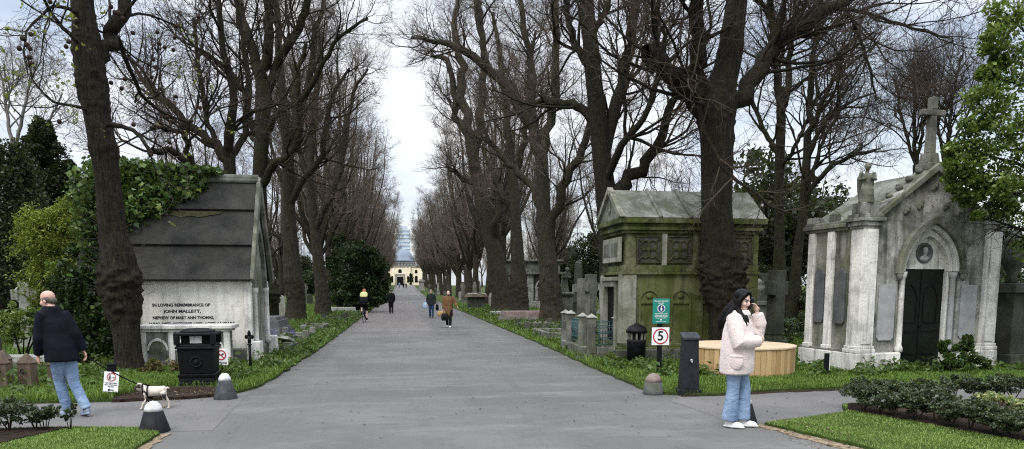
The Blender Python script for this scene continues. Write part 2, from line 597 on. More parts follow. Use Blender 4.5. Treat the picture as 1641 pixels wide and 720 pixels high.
M = Mat('bed_soil')
c = M.mix(M.ramp(M.noise(9, 8, 0.75), [(0.38, 0), (0.62, 1)]), (0.018, 0.012, 0.009), (0.070, 0.048, 0.034))
M.base(c); M.rough(1.0, 0.1); M.bump(M.noise(22, 8, 0.8), 1.0, 0.06)
SOIL = M.m

M = Mat('sandy_edge')
c = M.mix(M.ramp(M.noise(14, 8, 0.75), [(0.40, 0), (0.60, 1)]), (0.13, 0.095, 0.060), (0.34, 0.27, 0.185))
M.base(c); M.rough(1.0, 0.1); M.bump(M.noise(60, 5, 0.8), 0.8, 0.02)
SAND = M.m

M = Mat('turf')
c = M.mix(M.ramp(M.noise(3.0, 7, 0.7), [(0.36, 0), (0.64, 1)]), (0.040, 0.068, 0.014), (0.085, 0.135, 0.030))
c = M.mix(0.6, c, M.ramp(M.noise(60, 4), [(0.3, 0.35), (0.7, 1.15)]), 'MULTIPLY')
M.base(c); M.rough(0.95, 0.1); M.bump(M.noise(45, 6, 0.7), 1.0, 0.04)
TURF = M.m

# the ground: one sheet to the horizon, rising gently far down the avenue
xs = [-900, -300, -120, -60, -30, -12, -6, 0, 6, 12, 30, 60, 120, 300, 900]
ys = [-60, -20, 0, 10, 20, 40, 80, 140, 170, 200, 230, 260, 290, 310, 400, 700, 1600]
gm = MB()
gm.add([(x, y, zg(y) - 0.03) for y in ys for x in xs],
       [(j * 15 + i, j * 15 + i + 1, (j + 1) * 15 + i + 1, (j + 1) * 15 + i) for j in range(len(ys) - 1) for i in range(14)])
tag(gm.build('ground', EARTH), kind='structure')


def sheet(name, rows, dz, mat, kind='structure'):
    m = MB()
    m.add([(x, y, zg(y) + dz) for y, a, b in rows for x in (a, b)],
          [(2 * i, 2 * i + 1, 2 * i + 3, 2 * i + 2) for i in range(len(rows) - 1)])
    return tag(m.build(name, mat), kind=kind)


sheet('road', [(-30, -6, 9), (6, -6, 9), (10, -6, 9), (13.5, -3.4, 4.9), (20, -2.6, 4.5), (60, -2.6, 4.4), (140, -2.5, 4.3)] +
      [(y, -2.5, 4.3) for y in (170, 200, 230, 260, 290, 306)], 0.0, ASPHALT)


def slab(name, poly, z0, z1, mat, jit=0.0, kind='structure', seg=0.3, seed=1):
    """A flat bed of turf or soil with a ragged edge."""
    rr = random.Random(seed)
    out = []
    n = len(poly)
    for i in range(n):
        a, b = Vector(poly[i]), Vector(poly[(i + 1) % n])
        k = max(1, min(90, int((b - a).length / seg))) if jit else 1
        for j in range(k):
            p = a.lerp(b, j / k)
            out.append((p.x + (rr.uniform(-jit, jit) if j else 0), p.y + (rr.uniform(-jit, jit) if j else 0)))
    m = MB()
    m.prism(out, z0, z1, 'z')
    return tag(m.build(name, mat), kind=kind)


LV = [(-2.35, 140), (-2.35, 70), (-2.32, 45), (-2.30, 30), (-2.30, 22), (-2.40, 14.4), (-2.5, 13.0), (-2.75, 12.25), (-3.2, 11.95),
      (-4.4, 11.75), (-5.8, 11.68), (-8, 11.6), (-14, 11.4), (-60, 11), (-60, 140)]
RV = [(4.12, 140), (60, 140), (60, 13), (14, 11.6), (9, 11.5), (7.2, 11.42), (6.1, 11.34), (5.2, 11.12), (4.6, 11.0), (4.15, 11.25), (3.97, 11.8),
      (3.98, 15), (4.08, 21.7), (4.12, 45), (4.12, 70)]
slab('left_verge', LV, -0.02, 0.045, EARTH, 0.04, seed=2)
slab('right_verge', RV, -0.02, 0.045, EARTH, 0.04, seed=3)
LL = [(-2.82, 8.95), (-3.15, 9.32), (-4.0, 9.46), (-5.2, 9.5), (-12, 9.5), (-12, -2), (-3.0, -2), (-2.9, 5), (-2.80, 7.5)]
RL = [(4.43, 8.52), (4.82, 7.12), (5.2, 5.5), (6.0, -2), (16, -2), (16, 9.9), (8, 9.85), (6.25, 9.75), (5.95, 9.15)]
slab('left_lawn', LL, -0.02, 0.045, TURF, 0.02, seg=0.15, seed=4)
slab('right_lawn', RL, -0.02, 0.045, TURF, 0.02, seg=0.15, seed=5)
slab('left_flower_bed', [(-3.98, 9.38), (-4.5, 7.95), (-5.6, 5), (-12, 5), (-12, 9.42)][::-1], 0.0, 0.065, SOIL, 0.03, seed=6)
slab('right_flower_bed', [(6.02, 9.25), (6.72, 7.0), (7.4, 4.5), (15, 4.5), (15, 9.78), (6.3, 9.68)], 0.0, 0.065, SOIL, 0.03, seed=7)
slab('left_path', [(-2.3, 9.2), (-2.5, 12.4), (-5, 12.1), (-14, 12.1), (-40, 11.8), (-40, 9.2), (-5, 9.2)][::-1], -0.015, 0.004, PATH)
slab('right_path', [(4.15, 8.6), (5.6, 8.9), (6.6, 9.5), (40, 9.5), (40, 12), (9, 11.8), (5, 11.6), (4.3, 11.2), (4.0, 10.6)], -0.015, 0.004, PATH)
slab('sandy_lawn_edge', [(4.30, 8.60), (4.62, 7.12), (5.0, 5.5), (5.4, 5.5), (5.0, 7.12), (4.5, 8.56)], -0.01, 0.012, SAND, 0.035, seg=0.1, seed=8)
slab('sandy_kerb_edge', [(-2.72, 9.05), (-2.70, 7.5), (-2.8, 5), (-3.0, 5), (-2.95, 7.5), (-2.95, 9.0)], -0.01, 0.012, SAND, 0.03, seg=0.1, seed=9)
slab('leaf_mould_edge', [(4.3, 11.0), (5.2, 11.0), (6.1, 11.2), (7.2, 11.28), (9, 11.36), (14, 11.45), (14, 11.7), (9, 11.6), (5.2, 11.3), (4.4, 11.2)], -0.01, 0.012, SOIL, 0.03, seg=0.12, seed=10)
slab('trodden_earth', [(-2.9, 12.05), (-3.3, 11.85), (-4.3, 11.68), (-4.5, 12.0), (-4.2, 13.0), (-3.3, 13.0), (-2.9, 12.6)], 0.0, 0.052, SOIL, 0.05, seg=0.15, seed=11)

# ---------------------------------------------------------------- grass
G = np.random.default_rng(11)


def in_poly(p, poly):
    x, y = p[:, 0], p[:, 1]
    ins = np.zeros(len(p), bool)
    n = len(poly)
    for i in range(n):
        x1, y1 = poly[i]; x2, y2 = poly[(i + 1) % n]
        hit = (y1 > y) != (y2 > y)
        xi = (x2 - x1) * (y - y1) / (y2 - y1 + 1e-12) + x1
        ins ^= hit & (x < xi)
    return ins


def blades(p, z, h, w, lean):
    """Bent grass blades at points p."""
    n = len(p)
    a = G.uniform(0, 2 * np.pi, n); b = G.uniform(0, 2 * np.pi, n)
    hh = h * G.uniform(0.5, 1.15, n)
    wx, wy = np.cos(a) * w / 2, np.sin(a) * w / 2
    lx, ly = np.cos(b) * hh * lean * G.uniform(0.2, 1, n), np.sin(b) * hh * lean * G.uniform(0.2, 1, n)
    V = np.zeros((n, 5, 3))
    V[:, 0] = np.stack([p[:, 0] - wx, p[:, 1] - wy, z + 0 * hh], 1)
    V[:, 1] = np.stack([p[:, 0] + wx, p[:, 1] + wy, z + 0 * hh], 1)
    V[:, 2] = np.stack([p[:, 0] + wx * .7 + lx * .35, p[:, 1] + wy * .7 + ly * .35, z + hh * .6], 1)
    V[:, 3] = np.stack([p[:, 0] - wx * .7 + lx * .35, p[:, 1] - wy * .7 + ly * .35, z + hh * .6], 1)
    V[:, 4] = np.stack([p[:, 0] + lx, p[:, 1] + ly, z + hh * (1 - 0.35 * lean)], 1)
    k = np.arange(n)[:, None] * 5
    tri = np.concatenate([k + np.array([[0, 1, 2]]), k + np.array([[0, 2, 3]]), k + np.array([[3, 2, 4]])], 1).reshape(-1, 3)
    return V.reshape(-1, 3), tri


def scatter(poly, x0, x1, y0, y1, n, holes=(), patch=0.0):
    p = np.stack([G.uniform(x0, x1, n), G.uniform(y0, y1, n)], 1)
    k = in_poly(p, poly)
    for h in holes: k &= ~in_poly(p, h)
    p = p[k]
    if patch:
        f = np.sin(p[:, 0] * 2.3 + np.sin(p[:, 1] * 1.7) * 1.4) * np.sin(p[:, 1] * 1.9 + np.sin(p[:, 0] * 1.3) * 1.8)
        p = p[G.uniform(-1, 1, len(p)) < f + 1 - patch]
    return p


GRASS_L = m_leaf('verge_grass', [(0.04, 0.085, 0.012), (0.085, 0.165, 0.022), (0.135, 0.23, 0.036), (0.19, 0.27, 0.06)], 0.6, 0.25, 0.2)
GRASS_M = m_leaf('lawn_grass', [(0.09, 0.155, 0.026), (0.15, 0.25, 0.045), (0.21, 0.32, 0.07), (0.31, 0.35, 0.13)], 0.6, 0.25, 0.2)
DEAD = m_leaf('fallen_leaves', [(0.05, 0.03, 0.018), (0.12, 0.075, 0.04), (0.20, 0.14, 0.08), (0.26, 0.22, 0.15)], 0.8, 0.1, 0.1)


def grass(name, parts, mat):
    V, T, b = [], [], 0
    for p, z, h, w, lean in parts:
        v, t = blades(p, z, h, w, lean)
        V.append(v); T.append(t + b); b += len(v)
    return tag(mesh_np(name, np.concatenate(V), np.concatenate(T), mat), kind='stuff')


DIRT = [(-2.85, 12.0), (-3.3, 11.8), (-4.3, 11.6), (-4.4, 12.0), (-4.1, 13.1), (-3.3, 13.1), (-2.85, 12.6)]
lbed = [(-3.98, 9.42), (-4.5, 7.95), (-5.6, 5), (-12, 5), (-12, 9.46)]
rbed = [(6.02, 9.25), (6.72, 7.0), (7.4, 4.5), (15, 4.5), (15, 9.78), (6.3, 9.68)]
grass('lawn_grass', [
    (scatter(RL, 4.3, 9, 5.5, 9.9, 115000, [rbed], .22), 0.04, 0.035, 0.007, 0.9),
    (scatter(LL, -5.2, -2.7, 6.8, 9.6, 55000, [lbed], .22), 0.04, 0.035, 0.007, 0.9)], GRASS_M)
grass('verge_grass', [
    (scatter(LV, -9, -2.2, 11.6, 17, 85000, [DIRT], 0.5), 0.04, 0.15, 0.010, 1.0),
    (scatter(LV, -14, -2.2, 17, 32, 45000, [], 0.8), 0.04, 0.17, 0.016, 1.0),
    (scatter(LV, -22, -2.2, 32, 75, 40000, [], 0.9), 0.04, 0.22, 0.035, 1.0),
    (scatter(RV, 3.9, 13.5, 11, 16, 110000, [], 0.35), 0.04, 0.11, 0.009, 1.0),
    (scatter(RV, 3.9, 14, 16, 32, 45000, [], 0.7), 0.04, 0.17, 0.016, 1.0),
    (scatter(RV, 3.9, 24, 32, 75, 45000, [], 0.9), 0.04, 0.24, 0.035, 1.0)], GRASS_L)


def leaf_quads(c, size, flat=0.0, asp=0.6, lo=0.45, hi=1.45):
    """A small bent kite-shaped leaf at every point of c."""
    n = len(c)
    nrm = G.normal(size=(n, 3)); nrm[:, 2] = nrm[:, 2] + flat * 2.5
    nrm /= np.linalg.norm(nrm, axis=1)[:, None] + 1e-9
    u = np.cross(nrm, G.normal(size=(n, 3))); u /= np.linalg.norm(u, axis=1)[:, None] + 1e-9
    w = np.cross(nrm, u)
    s = (size * G.uniform(lo, hi, n))[:, None]
    V = np.zeros((n, 4, 3))
    V[:, 0] = c - u * s * 0.5
    V[:, 1] = c + w * s * asp * 0.5 - u * s * 0.05 + nrm * s * 0.12
    V[:, 2] = c + u * s * 0.5 - nrm * s * 0.08
    V[:, 3] = c - w * s * asp * 0.5 - u * s * 0.05 + nrm * s * 0.12
    F = np.arange(n * 4).reshape(n, 4)
    return V.reshape(-1, 3), F


def leaves(name, c, size, mat, parent=None, flat=0.0, asp=0.6):
    v, f = leaf_quads(np.asarray(c, float), size, flat, asp)
    return mesh_np(name, v, f, mat, parent)


pl = [scatter(RV, 4.0, 13, 10.9, 11.7, 260), scatter(LV, -9, -2.3, 11.6, 12.4, 160), scatter(LV, -2.9, -2.2, 12, 40, 160), scatter(RV, 3.9, 4.6, 12, 40, 160),
      np.stack([G.uniform(-4.4, -2.9, 160), G.uniform(11.6, 13, 160)], 1), np.stack([G.uniform(-3, 9, 130), G.uniform(9, 11.5, 130)], 1),
      np.stack([G.uniform(4.3, 5.0, 110), G.uniform(7, 8.6, 110)], 1), np.stack([G.uniform(-2.3, 4, 60), G.uniform(8, 30, 60)], 1)]
pl = np.concatenate(pl)
on_turf = in_poly(pl, LV) | in_poly(pl, RV) | in_poly(pl, LL) | in_poly(pl, RL)
tag(leaves('fallen_leaves', np.concatenate([pl, np.where(on_turf, 0.062, 0.014)[:, None]], 1), 0.036, DEAD, None, 2.0), kind='stuff')
WEED = m_leaf('ground_cover_leaves', [(0.035, 0.062, 0.014), (0.055, 0.10, 0.02), (0.085, 0.14, 0.03), (0.11, 0.16, 0.05)], 0.5, 0.25, 0.25)
wp = []
for poly, x0, x1, y0, y1, n in ((LV, -4.2, -2.4, 14, 60, 260), (RV, 4.2, 7.0, 14.5, 60, 330), (LV, -9, -5, 12.2, 17, 70), (RV, 4.2, 9, 12.6, 16, 50), (RV, 8.2, 13, 12.9, 13.5, 22)):
    for q in scatter(poly, x0, x1, y0, y1, n):
        k = 45; r = G.uniform(0.1, 0.35); h = r * G.uniform(0.6, 1.2)
        d = G.normal(size=(k, 3)); d /= np.linalg.norm(d, axis=1)[:, None]; d[:, 2] = np.abs(d[:, 2])
        wp.append(np.array([q[0], q[1], 0.05]) + d * np.array([r, r, h]) * G.uniform(0.5, 1, (k, 1)))
tag(leaves('ground_cover', np.concatenate(wp), 0.10, WEED, None, 0.6), kind='stuff')
# ---------------------------------------------------------------- trees
T_ = np.random.default_rng(5)


def norm(a):
    return a / (np.linalg.norm(a, axis=-1, keepdims=True) + 1e-9)


def tubes(paths, rads, sides):
    """Quads of many tubes at once: paths (T,P,3), rads (T,P)."""
    T, P, _ = paths.shape
    d = np.zeros_like(paths)
    d[:, 1:-1] = paths[:, 2:] - paths[:, :-2]
    d[:, 0] = paths[:, 1] - paths[:, 0]; d[:, -1] = paths[:, -1] - paths[:, -2]
    d = norm(d)
    ref = norm(np.cross(norm(d.mean(1)), T_.normal(size=(T, 3))))[:, None, :]
    u = norm(ref - d * (d * ref).sum(-1, keepdims=True))
    w = np.cross(d, u)
    a = np.arange(sides) * 2 * np.pi / sides
    V = paths[:, :, None, :] + rads[:, :, None, None] * (np.cos(a)[None, None, :, None] * u[:, :, None, :] + np.sin(a)[None, None, :, None] * w[:, :, None, :])
    base = (np.arange(T) * P * sides)[:, None, None]
    i = (np.arange(P - 1) * sides)[None, :, None]
    k = np.arange(sides)[None, None, :]; k2 = (k + 1) % sides
    F = np.stack([base + i + k, base + i + k2, base + i + sides + k2, base + i + sides + k], -1).reshape(-1, 4)
    return V.reshape(-1, 3), F


def resample(pts, rad, P, jit=0.0):
    """Catmull-Rom through the given joints."""
    pts = np.asarray(pts, float); rad = np.asarray(rad, float)
    n = len(pts)
    if n == 2:
        t = np.linspace(0, 1, P)[:, None]
        q = pts[0] * (1 - t) + pts[1] * t
    else:
        ext = np.vstack([2 * pts[0] - pts[1], pts, 2 * pts[-1] - pts[-2]])
        s = np.linspace(0, n - 1 - 1e-6, P); i = s.astype(int); f = (s - i)[:, None]
        p0, p1, p2, p3 = ext[i], ext[i + 1], ext[i + 2], ext[i + 3]
        q = 0.5 * (2 * p1 + (p2 - p0) * f + (2 * p0 - 5 * p1 + 4 * p2 - p3) * f ** 2 + (3 * p1 - p0 - 3 * p2 + p3) * f ** 3)
    r = np.interp(np.linspace(0, n - 1, P), np.arange(n), rad)
    if jit:
        q[1:-1] += T_.normal(size=(P - 2, 3)) * jit * r[1:-1, None]
    return q, r


def shoots(paths, rads, n, length, ang, up, wig, P, rmin, t0=0.3, rk=0.55, taper=0.3, fall=0.55):
    """n new branches leaving the given ones."""
    T, Q, _ = paths.shape
    ln = np.linalg.norm(np.diff(paths, axis=1), axis=2).sum(1)
    pid = T_.choice(T, n, p=ln / ln.sum())
    t = t0 + (1 - t0) * T_.uniform(0, 1, n) ** 0.85
    s = t * (Q - 1) * 0.9999; i = s.astype(int); f = (s - i)[:, None]
    a, b = paths[pid, i], paths[pid, i + 1]
    pos = a * (1 - f) + b * f
    r = rads[pid, i] * (1 - f[:, 0]) + rads[pid, i + 1] * f[:, 0]
    tan = norm(b - a)
    perp = norm(np.cross(tan, T_.normal(size=(n, 3))))
    al = np.radians(ang) * T_.uniform(0.6, 1.35, n)[:, None]
    d = norm(tan * np.cos(al) + perp * np.sin(al))
    L = length * T_.uniform(0.55, 1.25, n) * (1.15 - fall * t)
    out = np.zeros((n, P, 3)); out[:, 0] = pos
    for k in range(1, P):
        d = norm(d + T_.normal(size=(n, 3)) * wig + np.array([0, 0, up]))
        out[:, k] = out[:, k - 1] + d * (L / (P - 1))[:, None]
    r0 = np.maximum(np.minimum(r * rk, L * 0.018), rmin)
    R_ = r0[:, None] * np.linspace(1, taper, P)[None, :]
    return out, np.maximum(R_, rmin * 0.6)


def crown_mesh(name, limbs, levels, mat, parent, P0=16, sides0=9, jit=0.35, extra=None):
    """limbs: (points, radii); levels: keyword sets for shoots()."""
    ps, rs = zip(*[resample(p, r, P0, jit) for p, r in limbs])
    paths, rads = np.stack(ps), np.stack(rs)
    Vs, Fs, b = [], [], 0

    def put(v, f):
        nonlocal b
        Vs.append(v); Fs.append(f + b); b += len(v)
    put(*tubes(paths, rads, sides0))
    allp = [(paths, rads)]
    for lv in levels:
        lv = dict(lv); sides = lv.pop('sides'); src = lv.pop('src', -1)
        p, r = shoots(*allp[src], **lv)
        put(*tubes(p, r, sides)); allp.append((p, r))
    if extra is not None:
        put(*tubes(*extra, 4))
    o = mesh_np(name, np.concatenate(Vs), np.concatenate(Fs), mat, parent, True)
    return o, allp


def trunk_mesh(name, pts, rad, mat, parent, burrs=(), seed=0, rings=70, sides=26, rough=0.05):
    """A lumpy trunk; burrs are (height, spread, amount)."""
    g = np.random.default_rng(seed)
    q, r = resample(pts, rad, rings)
    hz = q[:, 2]
    a = np.arange(sides) * 2 * np.pi / sides
    disp = np.zeros((rings, sides))
    for _ in range(26):                                   # broad irregularity
        ka, kz, ph = g.integers(1, 5), g.uniform(0.5, 4), g.uniform(0, 6.3)
        disp += 0.009 * np.sin(ka * a[None, :] + kz * hz[:, None] + ph)
    for _ in range(60):                                   # knots
        z0, a0, s, w = g.uniform(hz.min(), hz.max()), g.uniform(0, 6.28), g.uniform(0.04, 0.11), rough * g.uniform(0.5, 2.2)
        da = np.abs((a - a0 + np.pi) % (2 * np.pi) - np.pi) * r.mean()
        disp += w * np.exp(-((hz[:, None] - z0) ** 2 + da[None, :] ** 2) / (2 * s * s))
    disp -= disp.mean()
    for bz, sp, am in burrs:                              # burrs: crowds of small bosses
        bd = np.zeros((rings, sides))
        for _ in range(int(130 * max(.5, sp / .35))):
            z0, a0, s = g.normal(bz, sp * 0.55), g.uniform(0, 6.28), g.uniform(0.025, 0.06)
            da = np.abs((a - a0 + np.pi) % (2 * np.pi) - np.pi) * r.mean()
            bd = np.maximum(bd, g.uniform(0.3, 1.2) * np.exp(-((hz[:, None] - z0) ** 2 + da[None, :] ** 2) / (2 * s * s)))
        disp += am * (bd - .12)
    root = np.exp(-(hz - hz[0]) / 0.28)[:, None] * (0.20 + 0.16 * np.sin(a * 5 + g.uniform(0, 6)))[None, :]
    rr = r[:, None] * (1 + disp * 0.9 + root)
    V = np.zeros((rings, sides, 3))
    V[:, :, 0] = q[:, 0:1] + rr * np.cos(a); V[:, :, 1] = q[:, 1:2] + rr * np.sin(a); V[:, :, 2] = q[:, 2:3]
    i = np.arange(rings - 1)[:, None] * sides; k = np.arange(sides)[None, :]; k2 = (k + 1) % sides
    F = np.stack([i + k, i + k2, i + sides + k2, i + sides + k], -1).reshape(-1, 4)
    o = mesh_np(name, V.reshape(-1, 3), F, mat, parent, True)
    return o


def traced(Y, pts):
    """(x, y, radius in photo pixels, metres further) -> world points and radii of a limb."""
    P, r = [], []
    for q in pts:
        y = Y + (q[3] if len(q) > 3 else 0)
        p = at(q[0], q[1], y)
        depth = float((p - np.array([0, 0, CAM_H])) @ _F)
        P.append(p); r.append(q[2] * depth / 1185 / math.hypot(1, (q[0] - 820.5) / 1185))
    return P, r


LV_NEAR = lambda a, b, c: [dict(n=int(a * 1.35), length=2.9, ang=48, up=0.08, wig=0.17, P=9, rmin=0.014, sides=5, t0=.15),
                           dict(n=int(b * 1.7), length=1.4, ang=48, up=0.05, wig=0.20, P=7, rmin=0.008, sides=4),
                           dict(n=int(c * 1.9), length=0.8, ang=50, up=0.03, wig=0.22, P=5, rmin=0.0052, sides=3)]


def hero(name, label, cat, Y, trunk, limbs, levels, burrs=(), bark=BARK, twig=TWIG, seed=1, group=None, base=None, rings=110, crown='crown', sides=26, sprouts=()):
    """A tree whose trunk and main limbs follow the photograph, at its own distance."""
    tp, tr = traced(Y, trunk)
    if base is None: base = tp[0]
    base = np.array([base[0], base[1], 0.0])
    t = thing(name, label, cat, tuple(base), 0, group)
    tp[0] = np.array([tp[0][0], tp[0][1], -0.05])
    trunk_mesh('trunk', np.array(tp) - base, tr, bark, t, burrs, seed, rings=rings, sides=sides)
    rel = np.array(tp) - base
    L = []
    for l in limbs:
        p, r = traced(Y, l)
        L.append((np.array(p) - base, r))
    ex = None
    for z0, sp, n, ln in sprouts:                           # whippy shoots bristling from the burrs
        g = np.random.default_rng(seed)
        z = g.normal(z0, sp, n); a = g.uniform(0, 6.28, n)
        o = np.stack([np.interp(z, rel[:, 2], rel[:, 0]), np.interp(z, rel[:, 2], rel[:, 1]), z], 1)
        rd = np.interp(z, rel[:, 2], tr)[:, None]
        out = np.stack([np.cos(a), np.sin(a), 0 * a], 1)
        d = out + g.normal(size=(n, 3)) * .35 + np.array([0, 0, .35])
        q = np.linspace(0, 1, 5)[None, :, None] * (ln * g.uniform(.3, 1.2, n))[:, None, None]
        p = (o + out * rd * .9)[:, None, :] + d[:, None, :] * q + np.array([0, 0, .5]) * q ** 2
        e = (p, np.linspace(.005, .0018, 5)[None, :] * np.ones((n, 1)))
        ex = e if ex is None else (np.concatenate([ex[0], e[0]]), np.concatenate([ex[1], e[1]]))
    c, allp = crown_mesh(crown, L, levels, twig, t, extra=ex)
    c.data.materials.clear(); c.data.materials.append(bark); c.data.materials.append(twig)
    n0 = len(L) * 15 * 9 + levels[0]['n'] * (levels[0]['P'] - 1) * levels[0]['sides']                                    # limbs keep the bark, finer branches the twig colour
    mi = np.ones(len(c.data.polygons), dtype=np.int32); mi[:n0] = 0
    c.data.polygons.foreach_set('material_index', mi)
    return t, allp, base


TWIG_PALE = m_plain('pale_twig_bark', (.16, .145, .13), .9, spec=.1, vary=.3, scale=.5)

# --- the plane tree beside the left mausoleum
Y1 = 15.6
t, allp, b1 = hero('plane_tree', 'thick burred plane tree with dangling seed balls in front of the slab-roofed mausoleum', 'tree', Y1,
    [(207, 597, 28), (206, 570, 24), (200, 520, 25), (195, 480, 32), (192, 448, 36), (189, 410, 32), (181, 370, 25), (174, 300, 24), (166, 240, 25), (156, 190, 24),
     (148, 140, 27), (144, 100, 27), (138, 60, 23), (133, 10, 21), (128, -50, 21), (124, -120, 17), (122, -180, 13)],
    [[(150, 110, 14), (172, 70, 13, .2), (190, 30, 12, .4), (208, -20, 11, .6), (230, -90, 8, 1)],
     [(128, -60, 13), (110, -110, 10, -.4), (85, -170, 8, -.8), (70, -230, 5, -1)],
     [(124, -120, 12), (140, -180, 9, .3), (150, -250, 6, .6)],
     [(140, 80, 5), (110, 55, 4, -.4), (80, 20, 3, -.8), (60, -30, 2.5, -1.2), (30, -60, 2, -1.5)],
     [(160, 190, 4), (130, 172, 3, -.3), (95, 168, 2.3, -.7), (70, 150, 2, -1.0), (52, 125, 1.6, -1.3), (45, 95, 1.2, -1.5)],
     [(172, 200, 5, -.2), (200, 204, 4, -.5), (222, 216, 3.5, -.7), (238, 240, 3.2, -.9), (244, 250, 2.4, -1)],
     [(150, 140, 5), (182, 60, 4.5, .4), (200, 90, 4, .8), (225, 150, 3.4, 1.3), (262, 180, 2.6, 1.8), (300, 196, 1.8, 2.2)],
     [(140, 30, 4), (90, 10, 3, -.6), (52, 40, 2.2, -1.2), (38, 75, 1.6, -1.5), (45, 120, 1.2, -1.6)]],
    [dict(n=40, length=1.9, ang=55, up=0.0, wig=0.2, P=9, rmin=0.008, sides=5, t0=0.15),
     dict(n=230, length=1.0, ang=50, up=-0.01, wig=0.24, P=7, rmin=0.005, sides=4),
     dict(n=1100, length=0.42, ang=52, up=0.0, wig=0.25, P=5, rmin=0.003, sides=3)],
    burrs=[(1.75, 0.36, 0.21), (1.2, 0.2, 0.14), (4.3, 0.18, 0.12), (5.4, 0.3, 0.14), (6.3, 0.3, 0.12)], bark=BARK_PALE, seed=3, rings=300, sides=52, sprouts=[(2.6, .5, 60, .5), (1.7, .35, 50, .3), (4.5, .6, 30, .4)])
PLANE = t
# young leaves at the twig ends
ends = np.concatenate([allp[2][0][:, -1], allp[3][0][::2, -1]])
ends = ends[T_.choice(len(ends), 240, replace=False)]
LEAF_YOUNG = m_leaf('young_plane_leaves', [(0.10, 0.11, 0.02), (0.17, 0.19, 0.035), (0.24, 0.27, 0.06)], 0.5, 0.45, 0.3)
lc = np.concatenate([ends + T_.normal(size=ends.shape) * 0.04 for _ in range(3)])
leaves('leaves', lc, 0.085, LEAF_YOUNG, t)
# seed balls hang one by one
SEED = m_plain('seed_ball_husk', (0.045, 0.028, 0.02), 0.95, spec=0.1, vary=0.4, scale=60, bump=0.6)
bm_ = MB(); bm_.ell((0, 0, 0), (0.042, 0.042, 0.042), 10, 8); bm_.tube([(0, 0, 0.035), (0.01, 0, 0.10), (0, 0.008, 0.17)], 0.0022, 4)
ball = None
spots = [(49, 55, -1.5), (36, 62, -1.5), (48, 78, -1.5), (43, 72, -1.5), (31, 78, -1.5), (47, 92, -1.5), (50, 102, -1.5), (110, 67, -.6), (106, 75, -.6), (95, 195, -.8),
         (178, 11, 0), (190, 22, 0), (197, 30, 0), (184, 20, 0), (213, 53, .5), (80, 3, -.8), (252, 52, 1), (255, 70, 1), (264, 76, 1), (278, 80, 1.2), (283, 42, 1),
         (280, 60, 1.2), (246, 96, 1), (249, 108, 1), (243, 124, 1), (200, 127, .3), (195, 142, .3), (178, 133, .3), (214, 200, -.6), (268, 188, 1.5), (307, 194, 2),
         (262, 152, 1.5), (311, 56, 1.5), (318, 27, 1.5), (271, 228, 1), (282, 155, 1.5), (321, 173, 2), (258, 143, 1.4), (388, 6, 2)]
for i, (x, y, d) in enumerate(spots):
    p = at(x, y, Y1 + d) - b1
    if ball is None:
        ball = bm_.build('seed_ball', SEED, t, True, loc=tuple(p))
    else:
        o = ball.copy(); COL.objects.link(o); o.parent = t; o.location = tuple(p)

# --- the great burred lime in front of the green mausoleum
Y2 = 15.9
hero('lime_tree', 'massive dark lime tree with a bristling burr at head height and a sawn-off left limb', 'tree', Y2,
    [(1163, 585, 31), (1163, 540, 28), (1162, 500, 28), (1161, 465, 33), (1158, 438, 35), (1155, 410, 33), (1151, 375, 29), (1149, 330, 28), (1149, 280, 28), (1148, 230, 29),
     (1147, 195, 33), (1147, 165, 33), (1155, 135, 25), (1166, 100, 22), (1174, 50, 20), (1181, 0, 19), (1186, -60, 17), (1190, -140, 13)],
    [[(1135, 185, 18), (1118, 160, 18), (1098, 136, 16, -.3), (1068, 113, 15, -.6), (1042, 92, 14.5, -.9), (1036, 84, 12, -1)],
     [(1138, 175, 17), (1126, 135, 16, -.1), (1120, 80, 14, -.3), (1116, 20, 12, -.4), (1112, -50, 10, -.6), (1105, -130, 7, -.8)],
     [(1162, 185, 18), (1190, 152, 15, .2), (1215, 106, 14, .4), (1240, 76, 14, .6), (1282, 44, 12, .8), (1330, 14, 9.5, 1), (1375, -3, 8.5, 1.2), (1440, -45, 6, 1.4)],
     [(1182, 0, 12), (1205, -60, 9, .3), (1230, -130, 6, .6)],
     [(1240, 72, 7, .6), (1238, 40, 6, .8), (1230, -10, 5, 1), (1225, -80, 4, 1.1)],
     [(1050, 98, 7, -.9), (1048, 60, 5, -1), (1056, 10, 4, -1.1), (1062, -60, 3, -1.2)],
     [(1350, 5, 4, 1.1), (1372, 45, 3, 1.2), (1392, 100, 2.4, 1.2), (1405, 160, 1.5, 1.1)],
     [(1330, 12, 4, 1.0), (1390, 22, 3, .6), (1450, 42, 2.4, .2), (1520, 60, 1.6, -.2)]],
    LV_NEAR(75, 420, 2600), burrs=[(1.95, 0.34, 0.28), (1.5, 0.22, 0.2), (5.6, 0.3, 0.10)], bark=BARK, seed=8, rings=300, sides=52, sprouts=[(1.95, .35, 170, .5), (2.9, .5, 70, .7), (5.4, .4, 40, .5)])

